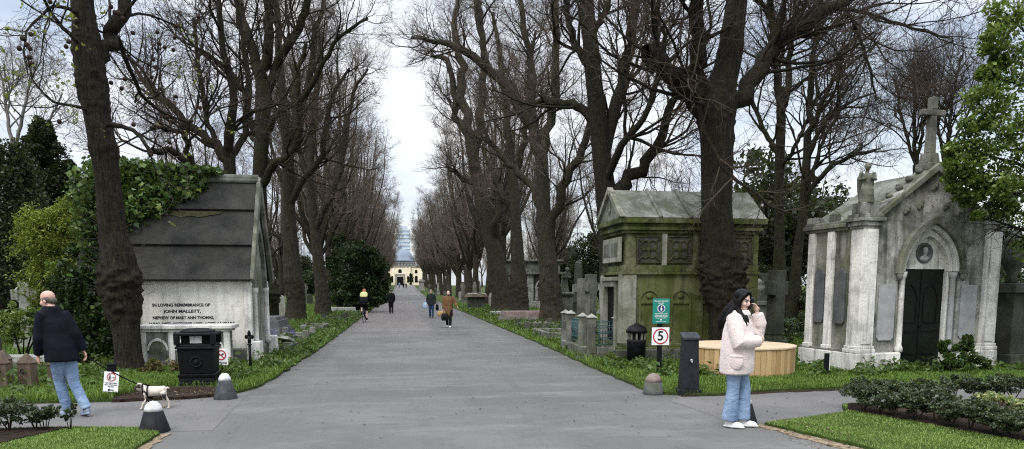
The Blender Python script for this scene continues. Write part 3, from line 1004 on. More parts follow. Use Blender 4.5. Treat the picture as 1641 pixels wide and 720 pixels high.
# --- limes of the left row
hero('lime_tree', 'forked dark lime rising behind the ridge of the slab-roofed mausoleum', 'tree', 27,
    [(372, 520, 14), (371, 440, 12), (370, 360, 11), (369, 290, 10.5), (368, 245, 10.5)],
    [[(369, 262, 9), (345, 232, 8, .3), (312, 207, 7, .8), (268, 166, 6, 1.4), (235, 135, 4, 1.9), (205, 90, 2.5, 2.2)],
     [(369, 262, 9), (366, 215, 8, -.3), (372, 160, 7, -.5), (360, 90, 5.5, -.7), (352, 20, 4.5, -1), (340, -60, 3, -1.2)],
     [(369, 275, 7), (340, 282, 6, -.5), (310, 268, 5.5, -1), (300, 235, 5, -1.2), (292, 214, 4.5, -1.4), (262, 205, 4, -1.6), (241, 206, 3.6, -1.8)],
     [(366, 255, 6), (390, 215, 5.5, .6), (398, 150, 5, 1), (392, 80, 4, 1.3), (380, 10, 3.5, 1.5), (372, -60, 2, 1.6)],
     [(305, 280, 7, -1), (297, 258, 6.5, -1.2), (280, 245, 6, -1.3), (260, 242, 5.5, -1.4), (242, 245, 5, -1.5), (239, 250, 4, -1.5)],
     [(345, 232, 5, .3), (330, 180, 4, .6), (318, 110, 3.4, .8), (310, 30, 2.6, 1)]],
    LV_NEAR(70, 420, 2500), burrs=[(1.0, 0.4, 0.2)], bark=BARK, seed=11)
hero('lime_tree', 'tall lime with a swollen burred foot just right of the slab-roofed mausoleum', 'tree', 35,
    [(430, 514, 16), (429, 490, 18), (427, 470, 23), (423, 445, 19), (419, 410, 14), (416, 350, 13), (416, 290, 12.5), (419, 230, 12.5), (422, 170, 13), (424, 130, 13)],
    [[(423, 150, 10), (412, 100, 9, .3), (396, 50, 8, .6), (374, 0, 6.5, 1), (350, -60, 4, 1.3)],
     [(424, 150, 10), (428, 90, 9, -.3), (432, 30, 8, -.5), (428, -50, 6, -.8), (420, -130, 3, -1)],
     [(426, 150, 9), (450, 100, 8, -.4), (474, 50, 7, -.8), (492, 0, 6, -1), (505, -60, 4, -1.3)],
     [(418, 300, 7), (440, 262, 6.5, -.6), (472, 240, 6, -1), (480, 190, 5, -1.3), (478, 130, 4, -1.6), (490, 70, 3, -1.8)],
     [(420, 215, 6), (450, 180, 5.5, -1), (490, 150, 5, -2), (520, 100, 4, -2.6), (545, 60, 3, -3), (590, 30, 1.6, -3.5)],
     [(420, 240, 6), (400, 190, 5, .8), (385, 140, 4.4, 1.4), (360, 100, 3, 2)]],
    LV_NEAR(80, 460, 2800), burrs=[(1.35, 0.4, 0.22)], bark=BARK_GREEN, seed=12)
hero('lime_tree', 'knobbly lime standing second along the left verge behind the stepped black ledger tomb', 'tree', 39,
    [(474, 512, 18), (474, 480, 15), (470, 445, 16), (466, 400, 13), (463, 340, 11), (462, 280, 10), (461, 220, 9)],
    [[(461, 235, 8), (455, 170, 7.5, .3), (448, 100, 6.5, .6), (446, 30, 5.5, .9), (440, -40, 3, 1)],
     [(462, 240, 7), (480, 185, 6.5, -.4), (496, 120, 5.5, -.8), (505, 60, 4.5, -1), (520, 0, 3, -1.3)],
     [(463, 330, 6), (486, 290, 5.5, -.8), (510, 262, 5, -1.4), (522, 220, 4.5, -1.8), (530, 160, 3.5, -2), (560, 110, 2, -2.2)],
     [(462, 300, 6), (440, 268, 5, .6), (420, 250, 4, 1), (400, 215, 3, 1.4)]],
    LV_NEAR(60, 400, 2400), burrs=[(1.6, 0.6, 0.14)], bark=BARK_FAR, twig=TWIG_RED, seed=13)
hero('lime_tree', 'slanting lime third along the left verge close to the dark holly', 'tree', 46,
    [(520, 504, 13), (517, 470, 10), (512, 430, 9), (506, 380, 8.5), (500, 330, 8), (494, 280, 7.5)],
    [[(496, 290, 6.5), (500, 220, 6, .3), (508, 150, 5, .5), (512, 90, 4, .8), (510, 40, 2.5, 1)],
     [(505, 370, 6), (525, 320, 5.5, -.8), (545, 270, 5, -1.2), (556, 210, 4, -1.5), (566, 150, 3, -1.8), (590, 110, 1.6, -2)],
     [(497, 300, 5), (480, 240, 4.5, .6), (470, 170, 4, 1), (474, 100, 2.5, 1.3)]],
    LV_NEAR(60, 420, 2600), burrs=[(1.2, 0.7, 0.14)], bark=BARK_FAR, twig=TWIG_RED, seed=14)

# --- limes of the right row
hero('lime_tree', 'tall lime with wide low limbs directly behind the gable of the green mausoleum', 'tree', 24,
    [(985, 520, 24), (982, 450, 20), (977, 380, 18), (971, 310, 17), (963, 240, 14.5), (957, 180, 14), (951, 120, 14), (946, 70, 13), (941, 20, 12), (937, -40, 10), (934, -110, 7)],
    [[(972, 320, 13), (1005, 285, 11, -.3), (1035, 262, 9.5, -.6), (1058, 225, 8, -.8), (1070, 180, 7, -1), (1088, 150, 5, -1.2), (1110, 120, 3, -1.4)],
     [(966, 260, 12), (985, 190, 10.5, .3), (1002, 110, 9.5, .6), (1014, 50, 8.5, .8), (1018, -10, 7, 1), (1030, -80, 4, 1.2)],
     [(956, 195, 8), (930, 172, 7, .5), (898, 164, 6.5, 1), (872, 160, 6, 1.4), (853, 164, 5, 1.7)],
     [(950, 120, 7), (925, 80, 6, .4), (912, 30, 5, .8), (900, -30, 3.5, 1)],
     [(970, 300, 7), (1000, 230, 6, -1), (1030, 190, 5, -1.5), (1052, 130, 4.5, -1.8), (1062, 70, 3.6, -2), (1090, 20, 2, -2.2)],
     [(946, 60, 6), (970, 20, 5, .6), (985, -30, 3, 1)]],
    LV_NEAR(90, 500, 3000), burrs=[(2.0, 0.3, 0.1)], bark=BARK, seed=15)
hero('lime_tree', 'many-armed lime with a knobbled trunk above the pink granite ledger tomb', 'tree', 35,
    [(886, 516, 22), (884, 490, 18), (881, 460, 17), (878, 420, 15), (874, 380, 13), (871, 330, 11.5), (869, 280, 10.5), (867, 240, 10)],
    [[(867, 255, 9), (848, 195, 8.5, .4), (822, 148, 8, .8), (785, 112, 7, 1.2), (740, 78, 6, 1.6), (700, 66, 4, 2), (660, 60, 2, 2.4)],
     [(868, 250, 8), (882, 195, 7.5, -.3), (890, 130, 7, -.5), (893, 60, 6, -.8), (890, -10, 4.5, -1), (880, -80, 3, -1.1)],
     [(877, 400, 8), (892, 330, 8, -.6), (908, 285, 7.5, -1), (932, 240, 6.5, -1.4), (946, 190, 5, -1.8), (955, 140, 3, -2)],
     [(868, 265, 7), (856, 190, 6, .6), (852, 110, 5.5, .9), (840, 40, 5, 1.1), (828, -30, 3, 1.3)],
     [(873, 360, 6), (850, 300, 5.5, .8), (820, 265, 5, 1.4), (795, 240, 4, 1.8), (770, 215, 2.5, 2.2)],
     [(785, 112, 4.5, 1.2), (770, 60, 4, 1.5), (760, 0, 3.2, 1.7), (740, -50, 2, 1.9)]],
    LV_NEAR(90, 520, 3200), burrs=[(1.6, 0.5, 0.12)], bark=BARK_FAR, twig=TWIG_RED, seed=16)
hero('lime_tree', 'upright lime with dense knots in front of the pale arched tomb', 'tree', 44,
    [(834, 508, 14), (833, 480, 13), (831, 450, 13.5), (829, 410, 11), (827, 360, 9), (824, 310, 8), (820, 260, 7.5)],
    [[(821, 275, 6.5), (812, 210, 6, .4), (806, 140, 5, .8), (800, 80, 4, 1), (790, 20, 2.5, 1.3)],
     [(823, 290, 6), (838, 230, 5.5, -.4), (846, 170, 4.6, -.8), (850, 100, 3.4, -1), (858, 50, 2, -1.2)],
     [(827, 350, 5), (806, 310, 4.6, .6), (790, 282, 4, 1), (775, 240, 3, 1.4)]],
    LV_NEAR(60, 420, 2600), burrs=[(1.4, 0.6, 0.18)], bark=BARK_FAR, twig=TWIG_RED, seed=17)
hero('lime_tree', 'big leaning lime with a split trunk behind the two stacked chest tombs', 'tree', 50,
    [(806, 502, 19), (803, 470, 16), (795, 420, 14), (786, 380, 13), (777, 340, 12.5), (768, 300, 11), (760, 260, 9.5), (752, 210, 8.5)],
    [[(754, 220, 8), (742, 160, 7.5, .4), (738, 100, 6.5, .7), (728, 50, 5, 1), (735, -10, 3, 1.3)],
     [(760, 260, 7.5), (770, 190, 7, -.4), (776, 120, 6, -.8), (772, 50, 5, -1), (765, -10, 3, -1.3)],
     [(755, 225, 6), (733, 190, 5.5, .6), (728, 140, 5, 1), (716, 96, 4, 1.4), (690, 90, 2, 1.8)],
     [(790, 395, 8), (800, 340, 7, -.8), (812, 290, 5.5, -1.2), (818, 240, 4, -1.6)],
     [(768, 300, 5), (740, 285, 4, .6), (715, 262, 3, 1)]],
    LV_NEAR(80, 500, 3000), burrs=[(1.4, 0.5, 0.1)], bark=BARK_FAR, twig=TWIG_RED, seed=18)

# --- thin trees behind the right-hand tombs
hero('bare_tree', 'slim mossy tree between the great lime and the gabled chapel tomb', 'tree', 27,
    [(1250, 500, 16), (1249, 440, 11), (1249, 380, 8.5), (1248, 310, 8), (1250, 240, 8), (1252, 190, 7.5), (1250, 140, 7)],
    [[(1251, 180, 6.5), (1244, 120, 6, .3), (1240, 60, 5, .6), (1232, -10, 4, .8)],
     [(1251, 190, 6), (1264, 130, 5.5, -.3), (1268, 70, 4.5, -.6), (1274, 0, 3, -.8)],
     [(1249, 250, 5), (1228, 215, 4, .5), (1212, 180, 3.4, .9), (1200, 140, 2.4, 1.2)],
     [(1250, 270, 4), (1272, 240, 3.5, -.5), (1290, 200, 3, -.8), (1310, 150, 2, -1)]],
    LV_NEAR(50, 320, 2000), burrs=[(2.0, 0.7, 0.12)], bark=BARK_GREEN, seed=19)
hero('bare_tree', 'double-stemmed slender tree whose arching boughs reach towards the chapel tomb angel', 'tree', 24,
    [(1268, 520, 14), (1272, 470, 10), (1279, 400, 8), (1287, 330, 7), (1292, 270, 7), (1294, 220, 6.5)],
    [[(1293, 235, 6), (1297, 170, 5.5, .2), (1302, 100, 4.6, .4), (1312, 40, 3.8, .6), (1322, -30, 2.6, .8)],
     [(1286, 340, 5), (1300, 305, 4.6, -.3), (1325, 272, 4.2, -.6), (1352, 256, 3.8, -.8), (1385, 246, 3.2, -1), (1404, 240, 2.4, -1.1)],
     [(1293, 230, 4.6), (1306, 190, 4, -.4), (1330, 140, 3.4, -.8), (1352, 92, 2.8, -1), (1372, 60, 1.8, -1.2)],
     [(1292, 260, 4), (1312, 215, 3.4, -.5), (1338, 180, 2.8, -.9), (1370, 160, 2, -1.2), (1400, 150, 1.3, -1.4)],
     [(1288, 320, 4), (1306, 265, 3.4, .4), (1322, 220, 2.8, .7), (1345, 185, 2, .9)]],
    LV_NEAR(46, 280, 1700), bark=BARK_GREEN, seed=20)
hero('bare_tree', 'small twiggy tree seen just left of the stone roof cross', 'tree', 36,
    [(1466, 500, 7), (1467, 400, 6), (1467, 320, 5), (1467, 265, 4.5)],
    [[(1467, 275, 4), (1465, 220, 3.6, .2), (1466, 160, 3, .4), (1462, 100, 2, .6)],
     [(1467, 270, 3.6), (1478, 215, 3, -.3), (1486, 160, 2.4, -.5), (1490, 110, 1.6, -.7)],
     [(1467, 262, 3), (1452, 215, 2.6, .4), (1442, 170, 2, .7), (1436, 130, 1.3, .9)]],
    LV_NEAR(46, 340, 2400), bark=BARK_GREEN, seed=21)
hero('bare_tree', 'small twiggy tree seen just right of the stone roof cross', 'tree', 34,
    [(1498, 500, 7), (1503, 400, 5.5), (1510, 310, 4.5), (1516, 250, 4)],
    [[(1516, 255, 3.6), (1522, 200, 3, .2), (1530, 140, 2.4, .4), (1540, 90, 1.6, .6)],
     [(1514, 265, 3), (1505, 215, 2.6, .3), (1502, 170, 2, .5), (1510, 120, 1.3, .7)],
     [(1515, 258, 3), (1535, 215, 2.4, -.3), (1552, 180, 1.8, -.5), (1565, 140, 1.2, -.7)]],
    LV_NEAR(40, 300, 2000), bark=BARK_GREEN, seed=22)
hero('bare_tree', 'pale bare tree standing above the far left evergreens', 'tree', 40,
    [(18, 480, 9), (20, 380, 7), (22, 280, 5), (20, 220, 4)],
    [[(20, 235, 3.6), (10, 180, 3, .2), (4, 130, 2.2, .4), (-6, 80, 1.4, .6)],
     [(21, 250, 3.6), (36, 190, 3, -.3), (46, 140, 2.2, -.5), (60, 100, 1.4, -.7)],
     [(21, 270, 3), (52, 230, 2.6, .4), (80, 190, 2, .7), (100, 150, 1.3, .9)]],
    LV_NEAR(30, 200, 1300), bark=TWIG_PALE, twig=TWIG_PALE, seed=23)


# --- the avenue beyond: four limes built once, then copied down both rows
def lime(seed, H, stem, spread, nl, mat_b, mat_t, counts, rt=0.34, name='lime_tree', twig_r=0.011):
    g = random.Random(seed)
    t = thing(name, None, 'tree')
    lean = g.uniform(-0.5, 0.5)
    tp = [(0, 0, -0.1), (0.05, 0, 0.8), (0.02, 0.04, 1.8), (lean * .3, 0, stem * .6), (lean * .5, .05, stem), (lean * .7, .1, stem * 1.35)]
    trunk_mesh('trunk', tp, [rt * 1.25, rt * 1.15, rt * 1.1, rt * .85, rt * .75, rt * .5], mat_b, t, [(g.uniform(.8, 1.8), .5, .14)], seed, rings=48, sides=16)
    L = []
    for k in range(nl):
        a = 2 * math.pi * (k + g.uniform(-.3, .3)) / nl
        z0 = stem * g.uniform(0.75, 1.3)
        s = spread * g.uniform(.55, 1.0)
        zt = H * g.uniform(.82, 1.0) if k % 3 else H * g.uniform(.5, .7)
        dx, dy = math.cos(a), math.sin(a)
        p = [(lean * .5, 0, z0)]
        for f in (0.18, 0.4, 0.65, 0.85, 1.0):
            q = s * (f ** 0.6)
            p.append((lean * .5 + dx * q + g.uniform(-.3, .3), dy * q + g.uniform(-.3, .3), z0 + (zt - z0) * f))
        r0 = rt * g.uniform(.36, .55)
        L.append((p, [r0, r0 * .85, r0 * .65, r0 * .45, r0 * .28, r0 * .12]))
    a, b, c = counts
    cr, _ = crown_mesh('crown', L, [dict(n=a, length=3.0, ang=50, up=0.13, wig=0.16, P=8, rmin=0.02, sides=4, t0=.08),
                                    dict(n=b, length=1.5, ang=48, up=0.08, wig=0.2, P=6, rmin=0.012, sides=3, t0=.15),
                                    dict(n=c, length=0.95, ang=48, up=0.05, wig=0.2, P=4, rmin=twig_r, sides=3)], mat_t, t, 12, 7, 0.3)
    cr.data.materials.clear(); cr.data.materials.append(mat_b); cr.data.materials.append(mat_t)
    mi = np.ones(len(cr.data.polygons), dtype=np.int32); mi[:nl * 11 * 7] = 0
    cr.data.polygons.foreach_set('material_index', mi)
    return t


protos = [lime(31, 21, 5.0, 4.6, 9, BARK_FAR, TWIG_RED, (90, 560, 2900)), lime(32, 20, 5.6, 4.2, 8, BARK_FAR, TWIG_RED, (90, 560, 2900)),
          lime(33, 22, 4.6, 5.0, 10, BARK_FAR, TWIG_RED, (95, 600, 3100)), lime(34, 19, 6.2, 4.0, 8, BARK_FAR, TWIG_RED, (85, 540, 2800))]
used = [False] * 4


def place_tree(k, x, y, sc, label, group):
    loc, rz = (x, y, zg(y) - 0.02), rnd.uniform(0, 6.28)
    if not used[k]:
        used[k] = True
        o = protos[k]
        o.location = loc; o.rotation_euler = (0, 0, rz); o.scale = (sc, sc, sc)
        return tag(o, label, 'tree', group)
    o = copy_tree(protos[k], loc, rz, (sc * rnd.uniform(.9, 1.1), sc * rnd.uniform(.9, 1.1), sc * rnd.uniform(.92, 1.06)), label, 'tree', group)
    o.rotation_euler = (rnd.uniform(-.05, .05), rnd.uniform(-.05, .05), rz)
    return o


y = 53.0
while y < 296:
    place_tree(rnd.randrange(4), -6.2 + rnd.uniform(-.6, .6), y + rnd.uniform(-1, 1), rnd.uniform(.9, 1.08),
               'bare brown lime far along the left row of the avenue', 'limes far along the left row')
    y += 7.0
y = 57.0
while y < 296:
    place_tree(rnd.randrange(4), 8.2 + rnd.uniform(-.6, .6), y + rnd.uniform(-1, 1), rnd.uniform(.9, 1.08),
               'bare brown lime far along the right row of the avenue', 'limes far along the right row')
    y += 7.0
for side in (-1, 1):
    for i in range(20):
        y = 78 + 230 * (i / 20) ** 1.1 + rnd.uniform(-3, 3)
        x = side * rnd.uniform(13, 18 + y * 0.10)
        place_tree(rnd.randrange(4), x + (0 if side < 0 else 2), y, rnd.uniform(.7, .95),
                   'bare tree among the graves %s of the avenue' % ('to the left' if side < 0 else 'to the right'), 'bare trees among the graves')


for x, y, k, s in ((-14, 56, 1, .8), (-18, 66, 3, .8), (-13, 76, 1, .85),
                   (16.5, 58, 2, .75), (13, 66, 0, .8), (24, 66, 3, .75), (20, 48, 0, .55), (36, 66, 3, .7)):
    place_tree(k, x, y, s, 'bare tree among the graves %s of the avenue' % ('to the left' if x < 0 else 'to the right'), 'bare trees among the graves')


# ---------------------------------------------------------------- bushes, evergreens, ivy
def cloud(c, r, n, shell=0.5):
    """n points in an ellipsoid, crowded towards its skin."""
    d = norm(T_.normal(size=(n, 3)))
    q = T_.uniform(0, 1, (n, 1)) ** (1 / 3 * (1 - shell))
    return np.asarray(c) + d * q * np.asarray(r)


def clumpy(clumps, per, sub=0.32, nsub=14, shell=0.3):
    """Points gathered in many small tufts through the given ellipsoids."""
    out = []
    for c, r in clumps:
        cs = cloud(c, r, nsub, 0.4)
        for q in cs:
            out.append(cloud(q, np.asarray(r) * sub * T_.uniform(.6, 1.2), per, shell))
    return np.concatenate(out)


def bush(name, label, cat, loc, clumps, per, leaf, mat, stems=(), group=None, nsub=14, sub=0.32, flat=0.3, asp=0.6, stem_mat=TWIG, fol='foliage', stem='stem', stem_r=0.02):
    t = thing(name, label, cat, loc, 0, group)
    leaves(fol, clumpy(clumps, per, sub, nsub), leaf, mat, t, flat, asp)
    if stems == 'auto':
        m = MB()
        for c, r in clumps:
            if stem == 'stem' and m.v:
                m.build(stem, stem_mat, t, True); m = MB()
            m.tube([(0, 0, -.05), (c[0] * .5, c[1] * .5, c[2] * .55), (c[0], c[1], c[2] + r[2] * .4)], [stem_r * 1.5, stem_r, stem_r * .4], 6)
        m.build(stem, stem_mat, t, True)
    elif stems:
        m = MB()
        for p, r in stems: m.tube(p, r, 7)
        m.build(stem, stem_mat, t, True)
    return t


YEW = m_leaf('dark_evergreen_leaves', [(0.005, 0.009, 0.004), (0.012, 0.019, 0.008), (0.022, 0.031, 0.012), (0.04, 0.05, 0.02)], 0.6, 0.1, 0.15)
HOLLY = m_leaf('holly_leaves', [(0.009, 0.018, 0.008), (0.018, 0.034, 0.012), (0.035, 0.06, 0.018), (0.05, 0.075, 0.025)], 0.5, 0.1, 0.2)
OLIVE = m_leaf('olive_evergreen_leaves', [(0.013, 0.016, 0.007), (0.026, 0.031, 0.013), (0.048, 0.054, 0.024)], 0.55, 0.15, 0.25)
FEATHER = m_leaf('yellow_green_foliage', [(0.08, 0.10, 0.012), (0.15, 0.185, 0.022), (0.23, 0.27, 0.035), (0.30, 0.33, 0.07)], 0.5, 0.35, 0.25)
SPRING = m_leaf('spring_green_leaves', [(0.045, 0.08, 0.012), (0.09, 0.15, 0.022), (0.15, 0.22, 0.04), (0.24, 0.31, 0.09)], 0.4, 0.4, 0.4)
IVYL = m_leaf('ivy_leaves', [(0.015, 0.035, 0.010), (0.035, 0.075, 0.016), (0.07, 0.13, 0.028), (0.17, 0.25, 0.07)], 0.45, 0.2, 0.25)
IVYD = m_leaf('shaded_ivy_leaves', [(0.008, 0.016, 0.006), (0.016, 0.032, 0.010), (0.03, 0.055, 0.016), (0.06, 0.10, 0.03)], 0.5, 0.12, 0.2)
HAWTHORN = m_leaf('hawthorn_leaves', [(0.03, 0.06, 0.008), (0.075, 0.135, 0.016), (0.14, 0.22, 0.03), (0.27, 0.34, 0.09)], 0.4, 0.35, 0.4)


def px_clumps(Y, spots, base, kd=0.8):
    """(x, y, rx, ry in photo pixels, metres further) -> ellipsoids relative to base."""
    out = []
    for x, y, rx, ry, dy in spots:
        D = Y + dy
        p = at(x, y, D) - np.asarray(base)
        a, b = rx * D / 1185, ry * D / 1185
        out.append((tuple(p), (a, a * kd, b)))
    return out


def px_bush(name, label, cat, Y, foot, spots, per, leaf, mat, nsub=14, sub=0.32, group=None, stem_r=0.05, fol='crown', stem='trunk', asp=0.6, flat=0.3):
    b = at(foot[0], foot[1], Y); b[2] = 0.0
    return bush(name, label, cat, tuple(b), px_clumps(Y, spots, b), per, leaf, mat, 'auto', group, nsub, sub, flat, asp, BARK, fol, stem, stem_r)


px_bush('cypress_tree', 'dark ragged cypress with a pointed top on the far left', 'tree', 33, (60, 520),
        [(68, 215, 14, 18, 0), (70, 240, 26, 18, 0), (65, 270, 38, 25, 0), (80, 300, 38, 26, 0), (50, 310, 46, 34, 0), (88, 340, 44, 40, 0), (40, 360, 60, 50, 0), (70, 420, 60, 60, 0), (100, 285, 20, 18, 0), (112, 272, 8, 10, 0)],
        90, 0.13, YEW, 34, 0.52, stem_r=0.12)
px_bush('yew_tree', 'broad dull olive evergreen at the left edge of the picture', 'tree', 28, (5, 530),
        [(10, 300, 40, 45, 0), (-20, 350, 60, 60, 0), (30, 360, 42, 50, 0), (0, 430, 70, 60, 0), (45, 420, 40, 50, -.5), (-40, 450, 60, 60, 0), (15, 262, 22, 26, 0)],
        90, 0.12, OLIVE, 34, 0.5, stem_r=0.12)
px_bush('laurel_bush', 'yellow-green feathery shrub left of the ivy', 'shrub', 22, (85, 530),
        [(70, 350, 30, 25, 0), (95, 380, 36, 36, 0), (60, 400, 36, 36, 0), (110, 420, 36, 36, 0), (80, 450, 40, 36, 0), (120, 345, 22, 26, 0), (128, 385, 20, 30, 0)],
        70, 0.10, FEATHER, 30, 0.5, fol='foliage', stem='stem', asp=0.35)
px_bush('elder_bush', 'fresh light green bush in front of the wheel-head cross', 'shrub', 18.5, (35, 560),
        [(15, 510, 26, 22, 0), (40, 520, 26, 22, 0), (62, 508, 16, 16, 0), (20, 535, 30, 20, 0), (78, 505, 12, 12, 0), (85, 440, 10, 22, .4), (96, 470, 12, 20, .4)],
        26, 0.085, SPRING, 16, 0.32, fol='foliage', stem='stem', stem_r=0.015)
px_bush('shadowy_holly', 'very dark holly mass behind the elder bush', 'shrub', 24, (20, 540),
        [(10, 440, 50, 40, 0), (60, 470, 36, 40, 0), (0, 490, 50, 30, 0), (100, 480, 40, 40, 0), (60, 500, 60, 30, 1)],
        48, 0.12, YEW, 22, 0.3, fol='foliage', stem='stem')
px_bush('holly_tree', 'dense dark holly at the bend of the left verge behind the cyclist', 'tree', 52, (578, 490),
        [(575, 408, 34, 22, 0), (560, 430, 30, 30, 0), (595, 425, 26, 24, 0), (585, 455, 34, 26, 0), (555, 465, 28, 24, 0), (606, 455, 16, 22, 0), (575, 480, 38, 14, 0), (600, 480, 18, 12, 0)],
        60, 0.22, HOLLY, 26, 0.32, stem_r=0.12)
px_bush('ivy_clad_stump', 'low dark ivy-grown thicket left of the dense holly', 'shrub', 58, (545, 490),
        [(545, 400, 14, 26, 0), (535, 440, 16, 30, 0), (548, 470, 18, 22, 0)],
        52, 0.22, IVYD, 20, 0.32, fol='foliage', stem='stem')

# the leafy tree leaning in at the right; its trunk stands just outside the picture
hb = at(1720, 640, 12.4); hb[2] = 0
HTREE = thing('hawthorn_tree', 'bright green leafy hawthorn reaching in at the right above the chapel tomb', 'tree', tuple(hb))
spots = [(1610, 20, 34, 30, 0), (1532, 262, 20, 14, .1), (1540, 285, 22, 14, .2), (1525, 240, 14, 10, .1), (1585, 118, 16, 16, 0), (1590, 62, 28, 22, 0), (1640, 60, 40, 40, 0), (1602, 100, 14, 14, 0), (1625, 130, 36, 30, 0), (1578, 160, 30, 26, 0), (1618, 190, 38, 32, 0), (1565, 200, 24, 20, 0),
         (1645, 220, 36, 40, 0), (1590, 240, 36, 26, .2), (1545, 238, 26, 16, .2), (1555, 272, 28, 16, .2), (1610, 285, 36, 26, .2), (1575, 300, 26, 18, .2), (1640, 320, 36, 36, .1),
         (1600, 335, 22, 18, .4), (1555, 318, 20, 12, .3), (1530, 300, 12, 10, .2), (1655, 380, 26, 40, .2), (1680, 120, 46, 70, 0), (1690, 250, 46, 70, 0), (1615, 305, 24, 18, -.3), (1566, 345, 10, 8, .2)]
hc = px_clumps(12.4, spots, hb, 1.0)
leaves('crown', clumpy(hc, 46, 0.50, 20), 0.068, HAWTHORN, HTREE, 0.3, 0.7)
limbs = [([(0, 0, -.05), (.0, 0, 1.2), (-.1, .05, 2.2), (-.25, 0, 3.4), (-.3, .1, 5.0), (-.4, 0, 6.4)], [.2, .17, .15, .12, .08, .04])]
for c, r in hc[::2]:
    z = max(1.6, c[2] - 1.1)
    limbs.append(([(-.15, .02, min(z, 4.5)), (c[0] * .45, c[1] * .4, (min(z, 4.5) + c[2]) / 2 + .15), c], [.06, .035, .008]))
cm, _ = crown_mesh('trunk', limbs, [dict(n=130, length=0.9, ang=50, up=0.0, wig=0.25, P=6, rmin=0.006, sides=4, t0=.3), dict(n=600, length=0.45, ang=50, up=0, wig=.25, P=4, rmin=.004, sides=3)], BARK, HTREE, 10, 8, .3)

# dark trees that close the view beyond the graves
def evergreen(seed, mat, leaf, H, W):
    t = thing('evergreen_tree', None, 'tree')
    g = random.Random(seed)
    cl = [((g.uniform(-.5, .5) * W, g.uniform(-.5, .5) * W, H * g.uniform(.2, .85)), (W * g.uniform(.3, .5), W * g.uniform(.3, .5), H * g.uniform(.12, .24))) for _ in range(12)]
    leaves('crown', clumpy(cl, 46, 0.48, 20), leaf, mat, t, .3)
    m = MB()
    m.tube([(0, 0, -.1), (.1, 0, H * .3), (0, .1, H * .8)], [.22, .17, .05], 8)
    for c, r in cl: m.tube([(0, 0, c[2] * .6), (c[0] * .6, c[1] * .6, c[2] * .85), c], [.07, .05, .02], 5)
    m.build('trunk', BARK, t, True)
    return t


evs = [evergreen(51, YEW, .26, 6.5, 3.6), evergreen(52, OLIVE, .26, 7.5, 3.8), evergreen(53, HOLLY, .24, 4.6, 3.4)]
used_e = [False] * 3


def place_ev(k, x, y, sc, label, group):
    loc, rz = (x, y, zg(y) - .02), rnd.uniform(0, 6.28)
    if not used_e[k]:
        used_e[k] = True
        o = evs[k]; o.location = loc; o.rotation_euler = (0, 0, rz); o.scale = (sc,) * 3
        return tag(o, label, 'tree', group)
    return copy_tree(evs[k], loc, rz, sc, label, 'tree', group)


for side in (-1, 1):
    for i in range(30):
        y = 38 + 250 * (i / 30) ** 1.3 + rnd.uniform(-4, 4)
        x = side * rnd.uniform(15, 26 + y * .25)
        place_ev(rnd.randrange(3), x + (2 if side > 0 else 0), y, rnd.uniform(.6, 1.15),
                 'dark evergreen thicket beyond the graves %s of the avenue' % ('to the left' if side < 0 else 'to the right'), 'dark evergreens beyond the graves')
for x, y, k, s in ((14, 24, 2, .36), (18, 28, 0, .42), (21, 25, 1, .5), (25, 30, 0, .7), (16.5, 34, 1, .36), (11.5, 30, 2, .34), (28, 38, 1, .8), (23, 44, 0, .6), (33, 30, 1, .9), (19, 20, 2, .5)):
    place_ev(k, x, y, s, 'dark evergreen filling the ground behind the right-hand tombs', 'evergreens behind the right-hand tombs')
for x, y, k, s in ((-13.5, 21, 2, .6), (-17, 24, 1, .7), (-20, 30, 0, .9), (-24, 26, 1, .9), (-15.5, 37, 0, .8), (-12.5, 42, 2, .7), (-29, 34, 0, 1.1)):
    place_ev(k, x, y, s, 'dark evergreen closing the view far left beyond the wheel-head cross', 'evergreens behind the left-hand graves')
# ---------------------------------------------------------------- the slab-roofed mausoleum on the left
def arch(cx, z0, w, h, n=9, pointed=True):
    """Polyline of an arch (left foot, over the top, right foot)."""
    pts = []
    if pointed:
        r = (w * w / 4 + h * h) / w
        a1 = math.asin(min(1, h / r))
        for i in range(n):
            a = a1 * i / (n - 1)
            pts.append((cx - w / 2 + r - r * math.cos(a), z0 + r * math.sin(a)))
        pts += [(2 * cx - x, z) for x, z in pts[-2::-1]]
    else:
        for i in range(2 * n - 1):
            a = math.pi * (1 - i / (2 * n - 2))
            pts.append((cx + w / 2 * math.cos(a), z0 + h * math.sin(a)))
    return pts


MA = thing('mausoleum', 'low mausoleum with a steep roof of three dark stone slabs and a lettered white wall', 'mausoleum', (-3.32, 17.0, 0))
b = MB(); b.box(-3.35, -.13, .06, 2.2, .36, 1.95); b.build('wall', STONE_WHITE, MA, bevel=.01)
b = MB(); b.box(-3.4, .03, -.02, 2.3, -.05, .36); b.build('plinth', STONE_CHAPEL_DARK, MA, bevel=.02)
b = MB(); b.box(-.125, .02, -.01, .17, .37, 1.86); b.build('pilaster', STONE_CHAPEL_PALE, MA, bevel=.012)
b = MB(); b.box(-.125, .02, 2.04, 2.22, .37, 1.86); b.build('pilaster', STONE_CHAPEL_PALE, MA, bevel=.012)
E0, UU = Vector((-.14, 1.84)), Vector((1.24, 2.34)).normalized()
NN = Vector((-UU.y, UU.x))
cuts = [0.0, .86, 1.77, 2.62]
for i in range(3):
    lo, hi = E0 + UU * cuts[i], E0 + UU * (cuts[i + 1] + .05)
    b = MB()
    b.prism([tuple(lo - NN * .02), tuple(lo + NN * .085), tuple(hi + NN * .012), tuple(hi - NN * .08)][::-1], -3.5, .05, 'x')
    b.build('roof_slab', STONE_SLAB, MA, bevel=.012)
